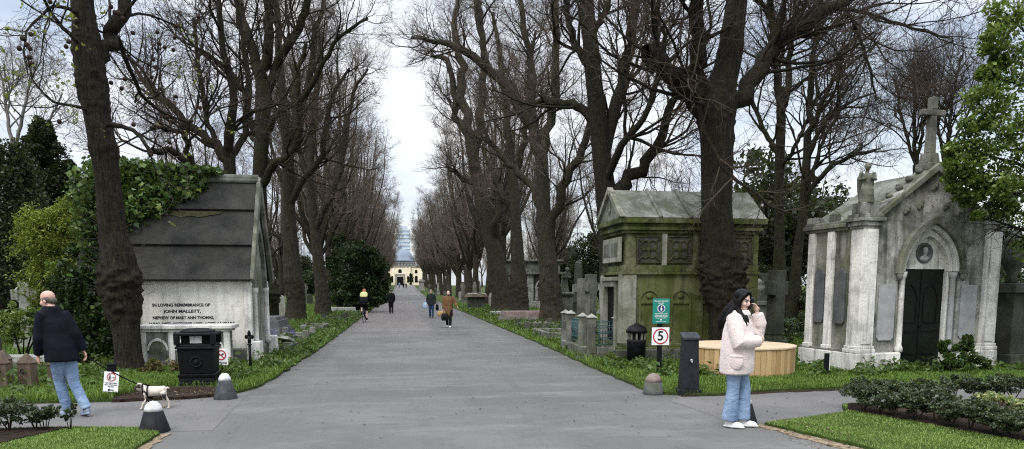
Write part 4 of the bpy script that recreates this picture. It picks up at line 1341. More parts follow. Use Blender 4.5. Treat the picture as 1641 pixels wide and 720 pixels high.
for i in range(3):
    lo, hi = E0 + UU * cuts[i], E0 + UU * (cuts[i + 1] + .05)
    q = [lo - NN * .02, lo + NN * .085, hi + NN * .012, hi - NN * .08]
    b = MB(); b.prism([(2.2 - p.x, p.y) for p in q], -3.5, .05, 'x'); b.build('roof_slab', STONE_SLAB, MA, bevel=.012)
b = MB(); b.tube([(-3.52, 1.1, 4.19), (.08, 1.1, 4.19)], .085, 12); b.box(-3.52, .08, .98, 1.22, 4.08, 4.17); b.build('ridge_cap', STONE_ROOF, MA, True)
ms = E0 + UU * 1.62
rr_ = random.Random(3)
b = MB()
poly = [(-2.2, 0), (-.65, 0)] + [(-.65 - k * .12, -.05 - .13 * math.sin(k / 12 * math.pi) * rr_.uniform(.6, 1.2)) for k in range(13)]
vs = []
for x, s in poly:
    q = ms + UU * (s + .12) + NN * .045
    vs.append((x, q.x, q.y))
b.add(vs, [tuple(range(len(vs)))]); b.build('broken_slab_edge', m_plain('mossy_mortar', (.035, .034, .012), .95, vary=.5, scale=12), MA)
b = MB(); b.prism([(0.05, .36), (2.18, .36), (2.18, 1.9), (1.1, 4.02), (0.05, 1.9)], -.13, -.03, 'x'); b.build('gable', STONE_CHAPEL_PALE, MA, bevel=.01)
o1 = arch(1.1, 1.7, 1.5, 1.65); i1 = arch(1.1, 1.7, 1.2, 1.35)
b = MB(); b.ring_prism(o1, i1, -.03, .06, 'x'); b.build('arch_moulding', STONE_CHAPEL, MA, bevel=.01)
b = MB(); b.prism([(.55, .4), (1.65, .4)] + [p for p in arch(1.1, 1.7, 1.1, 1.2)][::-1], -.03, -.022, 'x'); b.build('doorway', STONE_CHAPEL_DARK, MA)
for yy in (.42, 1.78):
    b = MB(); b.lathe([(.075, .36), (.075, .46), (.05, .5), (.048, 1.55), (.07, 1.6), (.08, 1.7)], 12, (.03, yy, 0)); b.build('column', STONE_CHAPEL_PALE, MA, True)
for s in (0, 1):
    q0, q1 = E0 + UU * .0 + NN * .1, E0 + UU * 2.66 + NN * .06
    q2, q3 = E0 + UU * 2.66 - NN * .12, E0 - NN * .12
    pp = [(p.x if not s else 2.2 - p.x, p.y) for p in (q0, q1, q2, q3)]
    b = MB(); b.prism(pp, .052, .14, 'x'); b.build('verge_coping', STONE_CHAPEL_DARK, MA, bevel=.012)
b = MB(); b.box(-.12, .2, -.06, .32, -.05, .52, tx=.02, ty=.02); b.build('buttress_base', STONE_CHAPEL_PALE, MA, bevel=.02)
b = MB(); b.box(-.12, .2, 1.9, 2.34, -.05, .52, tx=.02, ty=.02); b.build('buttress_base', STONE_CHAPEL_PALE, MA, bevel=.02)
XF = lambda wx: wx + 3.32
for s, z, x0, x1 in (('IN LOVING REMEMBRANCE OF', 1.325, -5.37, -4.18), ('JOHN MALLETT,', 1.19, -5.15, -4.37), ('NEPHEW OF MARY ANN THOMAS,', 1.05, -5.38, -4.11), ('WHO DIED OCTOBER 1887, AGED 64 YEARS.', .915, -5.46, -3.66)):
    writing(s, .088, INK, MA, (XF((x0 + x1) / 2), .057, z), (R(90), 0, 0), 'inscription', .0035, .002, width=x1 - x0)

# ivy over its left end and down beside the plane tree
ivb = np.array([-6.6, 17.4, 0])
IV = thing('ivy', 'glossy ivy spilling over the left end of the slab roof behind the plane tree', 'ivy', tuple(ivb))
pts = []
for k in range(5200):
    x = T_.uniform(-3.5, -1.0)
    t01 = (-1.0 - x) / 2.75
    s1 = 2.62; s0 = max(0.0, 2.5 - (t01 ** .8) * 1.9 - T_.normal() * .10)
    s = s1 - (s1 - s0) * T_.uniform(0, 1) ** 1.2
    q = E0 + UU * s + NN * (0.06 + abs(T_.normal()) * .16 * (.4 + t01))
    pts.append((x - 3.32, q.x + 17.0, q.y))
for k in range(3000):                                       # over the ridge
    x = T_.uniform(-3.5, -.75); t01 = (-.75 - x) / 3.05
    pts.append((x - 3.32 + T_.normal() * .05, 18.1 + T_.normal() * .16, 4.25 + abs(T_.normal()) * .05 + T_.uniform(0, .34) * t01 ** .5 * T_.uniform(.3, 1)))
for k in range(3000):                                       # the hanging mass at the far end
    z = T_.uniform(.1, 4.2)
    pts.append((-6.62 + T_.normal() * .10 - .10 * math.sin(z * 2.3), 17.0 + T_.uniform(-.3, 1.6), z))
for k in range(1300):
    x, z = T_.uniform(-6.75, -6.2), T_.uniform(.1, 2.0)
    pts.append((x, 16.95 - abs(T_.normal()) * .16, z))
leaves('foliage', np.array(pts) - ivb, .115, IVYL, IV, .25, .85)
b = MB()
for k in range(14):
    x = rnd.uniform(-3.6, -2.2)
    b.tube([(x - 3.32 + 6.6 + rnd.uniform(-.5, .1), -.35, .05), (x - 3.32 + 6.6, -.42, 1.0), (x - 3.32 + 6.6 + rnd.uniform(-.2, .3), -.38, 1.8), (x - 3.32 + 6.6 + .3, .2, 3.0)], [.02, .018, .014, .008], 5)
b.build('stem', TWIG, IV, True)
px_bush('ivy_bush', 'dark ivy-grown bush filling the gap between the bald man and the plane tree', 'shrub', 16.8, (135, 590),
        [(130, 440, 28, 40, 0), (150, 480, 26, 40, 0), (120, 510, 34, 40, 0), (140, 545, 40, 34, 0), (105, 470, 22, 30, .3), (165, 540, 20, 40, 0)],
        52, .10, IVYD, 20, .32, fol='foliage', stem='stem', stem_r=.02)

# ---------------------------------------------------------------- the chest tomb, bins, signs and posts on the left
CT = thing('chest_tomb', 'mossy stone chest tomb with arched panels against the lettered wall', 'tomb', (-4.45, 16.0, 0))
b = MB(); b.box(-.93, .93, 0, .62, .0, .12); b.build('base', STONE_GREY, CT, bevel=.01)
b = MB(); b.box(-.82, .82, .06, .56, .12, .80); b.build('body', STONE_CHAPEL, CT, bevel=.01)
b = MB(); b.box(-.95, .95, -.05, .67, .86, .94); b.box(-.88, .88, .0, .62, .80, .86); b.build('lid', STONE_CHAPEL_PALE, CT, bevel=.015)
for x in (-.82, -.27, .27, .82):
    b = MB(); b.box(x - .06, x + .06, .02, .1, .12, .80); b.build('pilaster', STONE_CHAPEL_PALE, CT, bevel=.008)
for x in (-.545, 0, .545):
    b = MB(); b.ring_prism(arch(x, .42, .42, .26), arch(x, .42, .34, .2), .025, .057, 'y'); b.build('arch_moulding', STONE_CHAPEL_PALE, CT, bevel=.006)
    b = MB(); b.prism([(x - .16, .16), (x + .16, .16)] + arch(x, .42, .32, .18)[::-1], .045, .0585, 'y'); b.build('panel', STONE_CHAPEL_DARK, CT)
px_bush('bronze_shrub', 'low bush with browning leaves at the foot of the chest tomb', 'shrub', 14.9, (255, 609),
        [(245, 592, 18, 15, 0), (268, 590, 18, 16, 0), (230, 600, 10, 9, 0), (283, 596, 10, 12, 0)], 40, .055,
        m_leaf('bronze_leaves', [(.04, .05, .012), (.09, .075, .022), (.16, .11, .045), (.22, .17, .09)], .5, .3, .3), 12, .36, fol='foliage', stem='stem', stem_r=.008)

BN = thing('litter_bin', 'square black cast litter bin with a shallow domed lid and a round emblem', 'bin', (-3.53, 13.5, 0), R(4))
b = MB(); b.box(-.31, .31, -.31, .31, 0, .10); b.box(-.29, .29, -.29, .29, .10, .17); b.build('base', BLACK_CAST, BN, bevel=.012)
b = MB(); b.box(-.30, .30, -.30, .30, .17, .24, tx=-.01, ty=-.01); b.box(-.275, .275, -.275, .275, .24, .67, tx=-.02, ty=-.02); b.build('body', IRON, BN, bevel=.015)
b = MB(); b.box(-.325, .325, -.325, .325, .67, .71); b.box(-.305, .305, -.305, .305, .71, .745); b.build('band', BLACK_CAST, BN, bevel=.01)
for sx in (-1, 1):
    for sy in (-1, 1):
        b = MB(); b.box(sx * .29 - .045, sx * .29 + .045, sy * .29 - .045, sy * .29 + .045, .745, .90); b.build('corner_post', IRON, BN, bevel=.01)
b = MB(); b.box(-.23, .23, -.23, .23, .745, .90); b.build('aperture', VOID, BN)
b = MB(); b.box(-.335, .335, -.335, .335, .90, .945); b.build('rim', BLACK_CAST, BN, bevel=.01)
b = MB(); b.lathe([(.30, .945), (.27, .975), (.18, 1.005), (.02, 1.015)], 24); b.build('lid', IRON, BN, True)
b = MB(); b.torus((0, -.297, .45), .085, .011, 'y', 24, 6); b.ell((0, -.296, .45), (.035, .012, .04)); b.build('emblem', BLACK_CAST, BN, True)
b = MB(); b.box(-.09, .10, -.245, -.235, .765, .885); b.build('notice', m_plain('faded_notice', (.5, .5, .48), .6, vary=.35, scale=25), BN)


def ring_sign(m_ring, parent, c, r, w, y, slash=False):
    b = MB()
    n = 40
    o_ = [(c[0] + r * math.cos(2 * math.pi * i / n), c[1] + r * math.sin(2 * math.pi * i / n)) for i in range(n)]
    i_ = [(c[0] + (r - w) * math.cos(2 * math.pi * i / n), c[1] + (r - w) * math.sin(2 * math.pi * i / n)) for i in range(n)]
    b.ring_prism(o_, i_, y - .003, y, 'y', closed=True)
    if slash:
        d = .7071; k = r - w * .5; h = w * .42
        b.prism([(c[0] - d * k - d * h, c[1] + d * k - d * h), (c[0] + d * k - d * h, c[1] - d * k - d * h), (c[0] + d * k + d * h, c[1] - d * k + d * h), (c[0] - d * k + d * h, c[1] + d * k + d * h)], y - .0055, y - .003, 'y')
    return b.build('prohibition_ring', m_ring, parent)


def dog_shape(b, x, z, s, y):
    for P in ([(-1, .1), (.7, .15), (.8, .6), (-1, .55)], [(-1, -.7), (-.75, -.7), (-.7, .2), (-1, .2)], [(.4, -.7), (.62, -.7), (.7, .2), (.4, .2)],
              [(.5, .5), (1.0, .35), (1.35, .55), (1.3, .8), (.95, 1.05), (.6, .9)], [(-1.3, .95), (-1.0, .4), (-.85, .55), (-1.2, 1.0)]):
        b.prism([(x + p[0] * s, z + p[1] * s) for p in P], y - .003, y, 'y')


ND = thing('no_dogs_sign', 'small white no dogs sign with a red barred circle beside the square bin', 'sign', (-3.4, 14.5, 0), R(-3))
b = MB(); b.box(-.02, .02, .004, .03, -.02, .5); b.build('stake', IRON, ND)
b = MB(); b.box(-.125, .125, -.004, .003, .26, .57); b.build('plate', WHITE, ND, bevel=.001)
b = MB(); dog_shape(b, 0, .44, .042, -.0045); b.build('dog_symbol', INK, ND)
ring_sign(RED, ND, (0, .45), .095, .02, -.0085, True)
writing('NO DOGS', .06, INK, ND, (0, -.0055, .298), (R(90), 0, 0), 'lettering', .002, .001, width=.2)

LS = thing('dog_control_sign', 'tilted white sign with red ring and arrow on a low black post', 'sign', (-4.46, 12.06, 0), R(4))
b = MB(); b.box(-.055, .055, .02, .12, -.02, .52); b.box(-.065, .065, .01, .13, .52, .545); b.build('post', IRON, LS, bevel=.006)
pl_ = bpy.data.objects.new('plate', None)
b = MB(); b.box(-.105, .105, -.004, .004, -.155, .155); PLT = b.build('plate', WHITE, LS, bevel=.001, loc=(0, .0, .27)); PLT.rotation_euler = (R(-8), R(5), 0)
bpy.data.objects.remove(pl_)
ring_sign(RED, PLT, (0, .075), .065, .012, -.0085)
b = MB(); dog_shape(b, .022, .06, .017, -.0045); b.ell((-.022, -.006, .105), (.008, .002, .008)); b.prism([(-.035, .06), (-.012, .06), (-.012, .095), (-.03, .095)], -.0085, -.005, 'y'); b.prism([(-.04, .035), (-.03, .035), (-.018, .062), (-.03, .062)], -.0085, -.005, 'y')
b.prism([(-.018, .035), (-.008, .035), (-.012, .062), (-.024, .062)], -.0085, -.005, 'y'); b.build('walker_symbol', INK, PLT)
for i, s in enumerate(('DOGS MUST BE KEPT', 'ON A SHORT LEAD', 'THIS WAY')):
    writing(s, .022, INK, PLT, (0, -.0055, -.02 - i * .028), (R(90), 0, 0), 'lettering', .001, .001, width=(.17, .18, .09)[i])
b = MB(); b.prism([(-.045, -.125), (-.015, -.15), (-.015, -.133), (.04, -.133), (.04, -.117), (-.015, -.117), (-.015, -.10)], -.0075, -.0045, 'y'); b.build('arrow', INK, PLT)


def bollard(label, loc, h=.36, r=.175, mats=(BLACK_CAST, WHITE_CAST), capfrac=.68, group='cone-shaped bollards'):
    t = thing('bollard', label, 'bollard', loc, 0, group)
    zc = h * capfrac
    rc = r - (r - r * .52) * (zc / (h * .80))
    b = MB(); b.lathe([(r * 1.03, -.02), (r, .01), (rc, zc)], 28); b.build('body', mats[0], t, True)
    b = MB(); b.lathe([(rc * 1.01, zc), (rc * .93, zc + h * .10), (rc * .72, zc + h * .21), (rc * .42, zc + h * .29), (rc * .1, h)], 28); b.build('cap', mats[1], t, True)
    return t


GREY_IRON = m_plain('scuffed_grey_iron', (.034, .038, .041), .55, spec=.2, vary=.5, scale=12, bump=.3)
bollard('black and white cone bollard at the tip of the left lawn, nearest the camera', (-2.97, 9.25, 0), .37, .178)
bollard('scuffed grey cone bollard with a worn white tip near the square bin', (-2.74, 11.85, 0), .37, .178, (GREY_IRON, WHITE_CAST), .78)
bollard('black cone bollard half hidden behind the woman on the phone', (4.27, 8.78, 0), .37, .178)
GRB = thing('stone_bollard', 'rounded grey and pink granite bollard at the corner of the right verge', 'bollard', (3.98, 11.38, 0), 0, 'cone-shaped bollards')
b = MB(); b.lathe([(.17, -.02), (.165, .05), (.135, .2)], 24); b.build('body', m_stone('grey_granite', (.17, .175, .16), (.085, .09, .08), .3, (.07, .08, .04), .4, 2.5), GRB, True)
b = MB(); b.lathe([(.135, .2), (.115, .27), (.075, .32), (.02, .34)], 24); b.build('cap', m_stone('worn_pink_granite', (.42, .30, .26), (.26, .20, .18), .2, None, 0, 3.0), GRB, True)

ip = at(402, 600, 15.3); ip[2] = 0
IP = thing('iron_cross', 'slender black iron grave cross with a fleur tip by the mausoleum corner', 'grave cross', tuple(ip))
b = MB(); b.tube([(0, 0, -.02), (0, 0, .62)], .028, 8); b.box(-.09, .09, -.09, .09, -.01, .05); b.torus((0, 0, .58), .035, .012, 'z', 16, 6); b.build('shaft', IRON, IP, True)
b = MB(); b.ell((0, 0, .80), (.035, .02, .065)); b.ell((-.055, 0, .735), (.035, .018, .045)); b.ell((.055, 0, .735), (.035, .018, .045)); b.box(-.03, .03, -.02, .02, .61, .74); b.build('fleur_head', IRON, IP, True)

# ---------------------------------------------------------------- the green mausoleum on the right
MG = thing('mausoleum', 'algae-green mausoleum with pierced frieze panels and a ribbed stone roof', 'mausoleum', (5.02, 16.5, 0))
W_, D_ = 3.2, 1.75
b = MB(); b.box(-.1, W_ + .1, -.12, D_ + .1, -.05, .34); b.box(-.06, W_ + .06, -.07, D_ + .06, .34, .42); b.build('plinth', STONE_GREEN, MG, bevel=.015)
b = MB(); b.box(.03, W_, .0, D_, .42, 2.0); b.build('wall', STONE_GREEN, MG, bevel=.01)
b = MB(); b.box(-.07, W_ + .06, -.07, D_ + .06, 2.0, 2.07); b.box(-.03, W_ + .03, -.035, D_ + .03, 2.07, 2.21); b.build('string_course', STONE_GREEN, MG, bevel=.012)
b = MB(); b.box(.05, W_ - .02, .03, D_ - .03, 2.21, 2.93); b.build('frieze', STONE_GREEN, MG, bevel=.01)
for k in range(4):
    x0 = .28 + k * .74
    b = MB(); b.box(x0, x0 + .58, .012, .027, 2.29, 2.85); b.build('pierced_opening', STONE_DARK, MG)
    b = MB()
    cx, cz = x0 + .29, 2.57
    for a in range(4):
        t0 = math.pi / 4 + a * math.pi / 2
        b.torus((cx + .125 * math.cos(t0), .0, cz + .125 * math.sin(t0)), .105, .02, 'y', 16, 5)
        b.tube([(cx + .2 * math.cos(t0), 0, cz + .2 * math.sin(t0)), (cx + .36 * math.cos(t0), 0, cz + .36 * math.sin(t0))], .022, 5)
    b.ell((cx, 0, cz), (.06, .03, .06)); b.box(x0 - .01, x0 + .03, -.02, .012, 2.26, 2.88); b.box(x0 + .55, x0 + .59, -.02, .012, 2.26, 2.88); b.box(x0 + .031, x0 + .549, -.02, .012, 2.26, 2.29); b.box(x0 + .031, x0 + .549, -.02, .012, 2.85, 2.88)
    b.build('tracery', STONE_GREEN_DARK, MG, bevel=.004)
    b = MB(); b.box(x0 + .6, x0 + .72, -.02, .03, 2.21, 2.93); b.build('frieze_pilaster', STONE_GREEN_PALE if k == 0 else STONE_GREEN, MG, bevel=.008)
b = MB()
for z0, z1, e in ((2.93, 3.0, .03), (3.0, 3.08, .09), (3.08, 3.15, .06), (3.15, 3.27, .16)):
    b.box(-e, W_ + e, -e, D_ + e, z0, z1)
b.build('cornice', STONE_GREEN, MG, bevel=.015)
b = MB(); b.prism([(-.17, 3.275), (D_ + .17, 3.275), (D_ / 2, 4.0)], -.12, W_ + .14, 'x'); b.build('roof', STONE_ROOF, MG, bevel=.015)
for x in (.78, 1.5, 2.3):
    b = MB()
    for s in (0, 1):
        y0, y1 = (-.19, D_ / 2) if not s else (D_ + .19, D_ / 2)
        b.tube([(x + .0, y0, 3.29), (x, y1, 4.02)], .042, 8)
    b.build('roof_rib', STONE_ROOF, MG, True)
b = MB(); b.prism([(-.24, 3.28), (-.02, 3.28), (D_ / 2, 3.92), (D_ + .02, 3.28), (D_ + .24, 3.28), (D_ / 2, 4.06)], -.19, -.06, 'x'); b.build('gable_coping', STONE_GREEN_PALE, MG, bevel=.01)
b = MB(); b.box(-.135, -.122, D_ / 2 - .06, D_ / 2 + .06, 3.42, 3.72); b.ell((-.13, D_ / 2, 3.5), (.02, .1, .06)); b.build('gable_ornament', STONE_GREY, MG)
b = MB(); b.box(-.09, -.01, .18, D_ - .18, 2.29, 2.86); b.build('name_panel', STONE_GREEN_PALE, MG, bevel=.015)
b = MB(); b.box(-.096, -.091, .28, D_ - .28, 2.42, 2.74); b.build('inscription_band', STONE_GREY, MG)
for y in (-.02, D_ - .20):
    b = MB(); b.box(-.085, .025, y, y + .22, .42, 2.0); b.build('end_pilaster', STONE_GREEN_PALE, MG, bevel=.012)
b = MB(); b.box(W_ - .3, W_ + .03, -.05, -.002, .42, 2.0); b.build('corner_pilaster', STONE_GREEN, MG, bevel=.012)
b = MB(); b.box(-.03, .28, -.05, -.002, .42, 2.0); b.build('corner_pilaster', STONE_GREEN_PALE, MG, bevel=.012)
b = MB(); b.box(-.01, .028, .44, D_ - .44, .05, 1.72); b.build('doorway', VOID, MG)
b = MB(); b.box(-.12, .026, .30, .43, .05, 1.86); b.box(-.12, .026, D_ - .43, D_ - .30, .05, 1.86); b.box(-.12, .026, .431, D_ - .431, 1.72, 1.86); b.box(-.16, .026, .22, D_ - .22, 1.86, 1.95); b.build('door_surround', STONE_GREEN_PALE, MG, bevel=.012)
for x in (.60, 1.36, 2.1):
    b = MB()
    b.ring_prism(arch(x, 1.42, .50, .25, 9, False), arch(x, 1.42, .40, .2, 9, False), -.035, -.002, 'y')
    b.box(x - .25, x - .20, -.035, -.002, .5, 1.42); b.box(x + .20, x + .25, -.035, -.002, .5, 1.42); b.box(x - .199, x + .199, -.03, -.002, 1.33, 1.42)
    for q in range(7): b.ell((x - .17 + q * .057, -.035, 1.36), (.02, .02, .04), 8, 6)
    b.ell((x, -.02, 1.52), (.09, .03, .07), 10, 6)
    b.build('blind_arch', STONE_GREEN, MG, bevel=.006)
b = MB(); b.box(-.25, W_ + .3, -.36, -.13, -.05, .30); b.build('outer_kerb', STONE_DARK, MG, bevel=.02)

# round bin, sign post, tap, planter
RB = thing('round_bin', 'round black iron litter bin with a domed lid beside the green mausoleum', 'bin', (5.08, 15.7, 0))
b = MB(); b.lathe([(.225, 0), (.225, .06), (.205, .08), (.205, .12)], 24); b.build('base', IRON, RB, True)
b = MB(); b.lathe([(.2, .12), (.205, .5), (.215, .52), (.215, .56), (.2, .575)], 24); b.build('body', BLACK_CAST, RB, True)
b = MB()
for k in range(10):
    a = 2 * math.pi * k / 10
    b.box(.185 * math.cos(a) - .018, .185 * math.cos(a) + .018, .185 * math.sin(a) - .018, .185 * math.sin(a) + .018, .575, .72)
b.build('pillar_ring', m_plain('tarnished_gilt', (.14, .13, .10), .5, vary=.4), RB)
b = MB(); b.lathe([(.15, .575), (.15, .72)], 20); b.build('liner', VOID, RB)
b = MB(); b.lathe([(.23, .72), (.235, .76), (.225, .785), (.21, .80), (.17, .86), (.09, .895), (.06, .90), (.055, .925), (.03, .94)], 28); b.build('lid', IRON, RB, True)

SP = thing('sign_post', 'black post carrying a teal rules board above a square speed limit sign', 'sign', (4.84, 13.5, 0), R(-2))
b = MB(); b.box(-.04, .04, .01, .09, -.02, 1.46); b.build('post', IRON, SP, bevel=.006)
b = MB(); b.box(-.165, .165, -.006, .004, 1.03, 1.50); GP = b.build('rules_board', GREEN_SIGN, SP, bevel=.003)
b = MB(); n = 32; b.prism([(.075 * math.cos(2 * math.pi * i / n), 1.315 + .075 * math.sin(2 * math.pi * i / n)) for i in range(n)], -.0095, -.0065, 'y'); b.build('badge_rim', WHITE, GP)
b = MB(); b.prism([(.062 * math.cos(2 * math.pi * i / n), 1.315 + .062 * math.sin(2 * math.pi * i / n)) for i in range(n)], -.0125, -.0098, 'y'); b.build('badge', BLUE_SIGN, GP)
b = MB(); b.prism([(-.012, 1.275), (.012, 1.275), (.02, 1.31), (.008, 1.335), (-.012, 1.335), (-.018, 1.305)], -.0155, -.0128, 'y'); b.ell((0, -.0145, 1.35), (.011, .003, .011)); b.build('badge_figure', WHITE, GP)
for s, z, h, w in (('Brompton Cemetery', 1.455, .034, .27), ('North Gate', 1.415, .026, .11), ('Pedestrian area priority', 1.215, .024, .25), ('Cyclists please give way', 1.185, .02, .25), ('Motor vehicles by permit', 1.160, .02, .25), ('Dogs on leads', 1.135, .018, .2), ('Open 7am to dusk', 1.065, .016, .2)):
    writing(s, h, WHITE, GP, (0, -.0075, z), (R(90), 0, 0), 'lettering', .0006, .001, width=w)
b = MB(); b.ell((0, -.007, 1.10), (.014, .003, .014), 10, 6); b.build('crest', WHITE, GP)
b = MB(); b.box(-.17, .17, -.006, .004, .62, .955); SPD = b.build('speed_limit_plate', WHITE, SP, bevel=.003)
ring_sign(RED, SPD, (0, .787), .15, .024, -.0075)
writing('5', .25, INK, SPD, (0, -.0075, .787), (R(90), 0, 0), 'number', .006, .001)

TP = thing('drinking_fountain', 'dark slant-topped drinking fountain pillar with a small tap in front of the planter', 'fountain', (4.52, 11.25, 0), R(-8))
b = MB(); b.box(-.2, .2, -.16, .16, 0, .10, tx=.015, ty=.015); b.build('base', BLACK_CAST, TP, bevel=.012)
b = MB(); b.add([(-.145, -.12, .10), (.145, -.12, .10), (.145, .12, .10), (-.145, .12, .10), (-.115, -.10, .90), (.125, -.10, .90), (.125, .10, .97), (-.115, .10, .97)],
                [(3, 2, 1, 0), (4, 5, 6, 7), (0, 1, 5, 4), (1, 2, 6, 5), (2, 3, 7, 6), (3, 0, 4, 7)]); b.build('pillar', m_plain('dark_slate_metal', (.015, .017, .020), .5, spec=.2, vary=.4, scale=8, bump=.25), TP, bevel=.012)
b = MB(); b.add([(-.135, -.125, .885), (.145, -.125, .885), (.145, .12, .965), (-.135, .12, .965), (-.135, -.125, .93), (.145, -.125, .93), (.145, .12, 1.0), (-.135, .12, 1.0)],
                [(3, 2, 1, 0), (4, 5, 6, 7), (0, 1, 5, 4), (1, 2, 6, 5), (2, 3, 7, 6), (3, 0, 4, 7)]); b.build('cap', GREY_IRON, TP, bevel=.01)
b = MB(); b.tube([(.01, -.11, .55), (.01, -.15, .55), (.01, -.165, .52)], .014, 8); b.tube([(.01, -.11, .56), (.01, -.13, .56)], .028, 10); b.build('tap', m_plain('dull_steel', (.3, .3, .3), .4, 1.0, vary=.2), TP, True)

M = Mat('larch_boards')
co = M.mapped((6, 6, .35))
gr = M.noise(9, 6, .6, co, .5)
c = M.mix(M.ramp(M.island(), [(0, 0), (1, 1)]), (.36, .225, .095), (.54, .38, .19))
c = M.mix(.45, c, M.ramp(gr, [(.3, .55), (.7, 1.1)]), 'MULTIPLY')
c = M.mix(M.ramp(M.noise(3, 5, .6, M.mapped((3, 3, .6))), [(.55, 0), (.75, .35)]), c, (.20, .12, .06))
M.base(c); M.rough(.65, .25); M.bump(gr, .2, .005)
LARCH = M.m
PLY = m_plain('pale_plywood', (.56, .42, .27), .6, vary=.12, scale=4, bump=.1)
PB = thing('round_planter_bench', 'round pale timber planter bench clad in upright boards beneath the great lime', 'bench', (6.56, 13.8, 0))
b = MB()
nb_ = 62
for k in range(nb_):
    a0, a1 = 2 * math.pi * (k + .03) / nb_, 2 * math.pi * (k + .97) / nb_
    r0, r1 = 1.02, 1.055 + .004 * (k % 3)
    b.prism([(r1 * math.cos(a0), r1 * math.sin(a0)), (r1 * math.cos(a1), r1 * math.sin(a1)), (r0 * math.cos(a1), r0 * math.sin(a1)), (r0 * math.cos(a0), r0 * math.sin(a0))], .03, .56, 'z')
b.build('cladding', LARCH, PB, bevel=.003)
b = MB(); b.lathe([(1.01, .0), (1.01, .555)], 48); b.build('core', m_plain('shaded_timber', (.16, .1, .05), .8), PB)
b = MB(); b.lathe([(1.08, .562), (1.08, .595), (.0, .597)], 64); b.build('top', PLY, PB, bevel=.004)

# ---------------------------------------------------------------- the gabled chapel tomb on the right
CH = thing('chapel_tomb', 'stained white gothic chapel tomb with a dark green door and stone roof cross', 'mausoleum', (8.85, 13.4, 0), R(7))
W_, D_, CX = 3.3, 1.62, 1.64
b = MB(); b.box(.02, .90, .03, D_, .4, 3.0); b.box(2.38, W_ - .02, .03, D_, .4, 3.0); b.box(.901, 2.379, .5, D_, .0, 3.0)
b.build('wall', STONE_CHAPEL, CH, bevel=.01)
oa = arch(CX, 2.03, 1.42, .98, 12)
b = MB(); b.prism([(.901, 2.03)] + [p for p in oa] + [(2.379, 2.03), (2.379, 3.0), (CX, 3.03), (.901, 3.0)], .03, .49, 'y')
b.build('arch_spandrel', STONE_CHAPEL, CH)
b = MB(); b.prism([(.1, 3.0), (W_ - .1, 3.0), (W_ - .1, 3.08), (CX, 4.06), (.1, 3.08)], .03, .25, 'y'); b.build('gable', STONE_CHAPEL, CH, bevel=.01)
b = MB(); b.prism([(-.1, -.1), (.96, -.1), (.96, .03), (.02, .03), (.02, D_ + .08), (-.1, D_ + .08)], -.05, .42, 'z'); b.build('plinth', STONE_CHAPEL_PALE, CH, bevel=.02)
b = MB(); b.prism([(2.32, -.1), (W_ + .1, -.1), (W_ + .1, D_ + .08), (W_ - .02, D_ + .08), (W_ - .02, .03), (2.32, .03)], -.05, .42, 'z'); b.build('plinth', STONE_CHAPEL_PALE, CH, bevel=.02)
b = MB(); b.box(-.09, -.02, .32, D_ + .07, .42, .47); b.build('side_plinth_edge', STONE_CHAPEL_DARK, CH, bevel=.01)
for x0, x1 in ((-.08, .34), (W_ - .34, W_ + .08)):
    b = MB(); b.box(x0 - .02, x1 + .02, -.09, .32, .42, .50); b.box(x0, x1, -.07, .30, .50, .56); b.build('pilaster_base', STONE_CHAPEL_PALE, CH, bevel=.015)
    b = MB(); b.box(x0 + .03, x1 - .03, -.055, .28, .56, 2.84); b.box(x0 + .10, x1 - .10, -.072, -.056, .60, 2.80); b.build('pilaster', STONE_CHAPEL_PALE, CH, bevel=.012)
    b = MB()
    for z0, z1, e in ((2.84, 2.89, .0), (2.89, 2.98, .03), (2.98, 3.05, .07), (3.05, 3.12, .04)): b.box(x0 - e, x1 + e, -.06 - e, .30 + e, z0, z1)
    b.build('capital', STONE_CHAPEL, CH, bevel=.012)
for y0 in (.76, 1.36):
    b = MB(); b.box(-.065, .02, y0, y0 + .2, .42, 2.84); b.box(-.09, .02, y0 - .02, y0 + .22, .42, .53); b.build('side_pilaster', STONE_CHAPEL_PALE, CH, bevel=.012)
for y0, y1 in ((.31, .755), (.965, 1.355)):
    b = MB(); b.box(-.012, .019, y0, y1, .47, 2.84); b.build('side_panel', STONE_CHAPEL_DARK, CH)
    yc = (y0 + y1) / 2
    b = MB(); b.prism([(yc - .15, 1.02), (yc - .12, .98), (yc + .12, .98), (yc + .15, 1.02), (yc + .15, 2.0), (yc + .1, 2.05), (yc, 2.1), (yc - .1, 2.05), (yc - .15, 2.0)], -.06, -.013, 'x'); b.build('memorial_tablet', SLAB_DARK, CH, bevel=.006)
b = MB()
for z0, z1, e in ((2.84, 2.90, .05), (2.90, 2.98, .09), (2.98, 3.03, .06)): b.box(-.02 - e, .018, .38, D_ + e, z0, z1)
b.build('side_cornice', STONE_CHAPEL_DARK, CH, bevel=.012)
b = MB(); b.box(-.07, .12, .78, .96, 3.03, 3.2, tx=.02, ty=.02); b.build('parapet_block', STONE_GREY, CH, bevel=.015)
b = MB(); b.box(-.07, .14, 1.3, D_ + .04, 3.03, 3.16, tx=.02, ty=.02); b.build('parapet_block', STONE_GREY, CH, bevel=.015)
b = MB(); b.prism([(.02, 3.02), (W_ - .02, 3.02), (CX, 4.0)], .252, D_ + .02, 'y'); b.build('roof', STONE_ROOF, CH, bevel=.01)
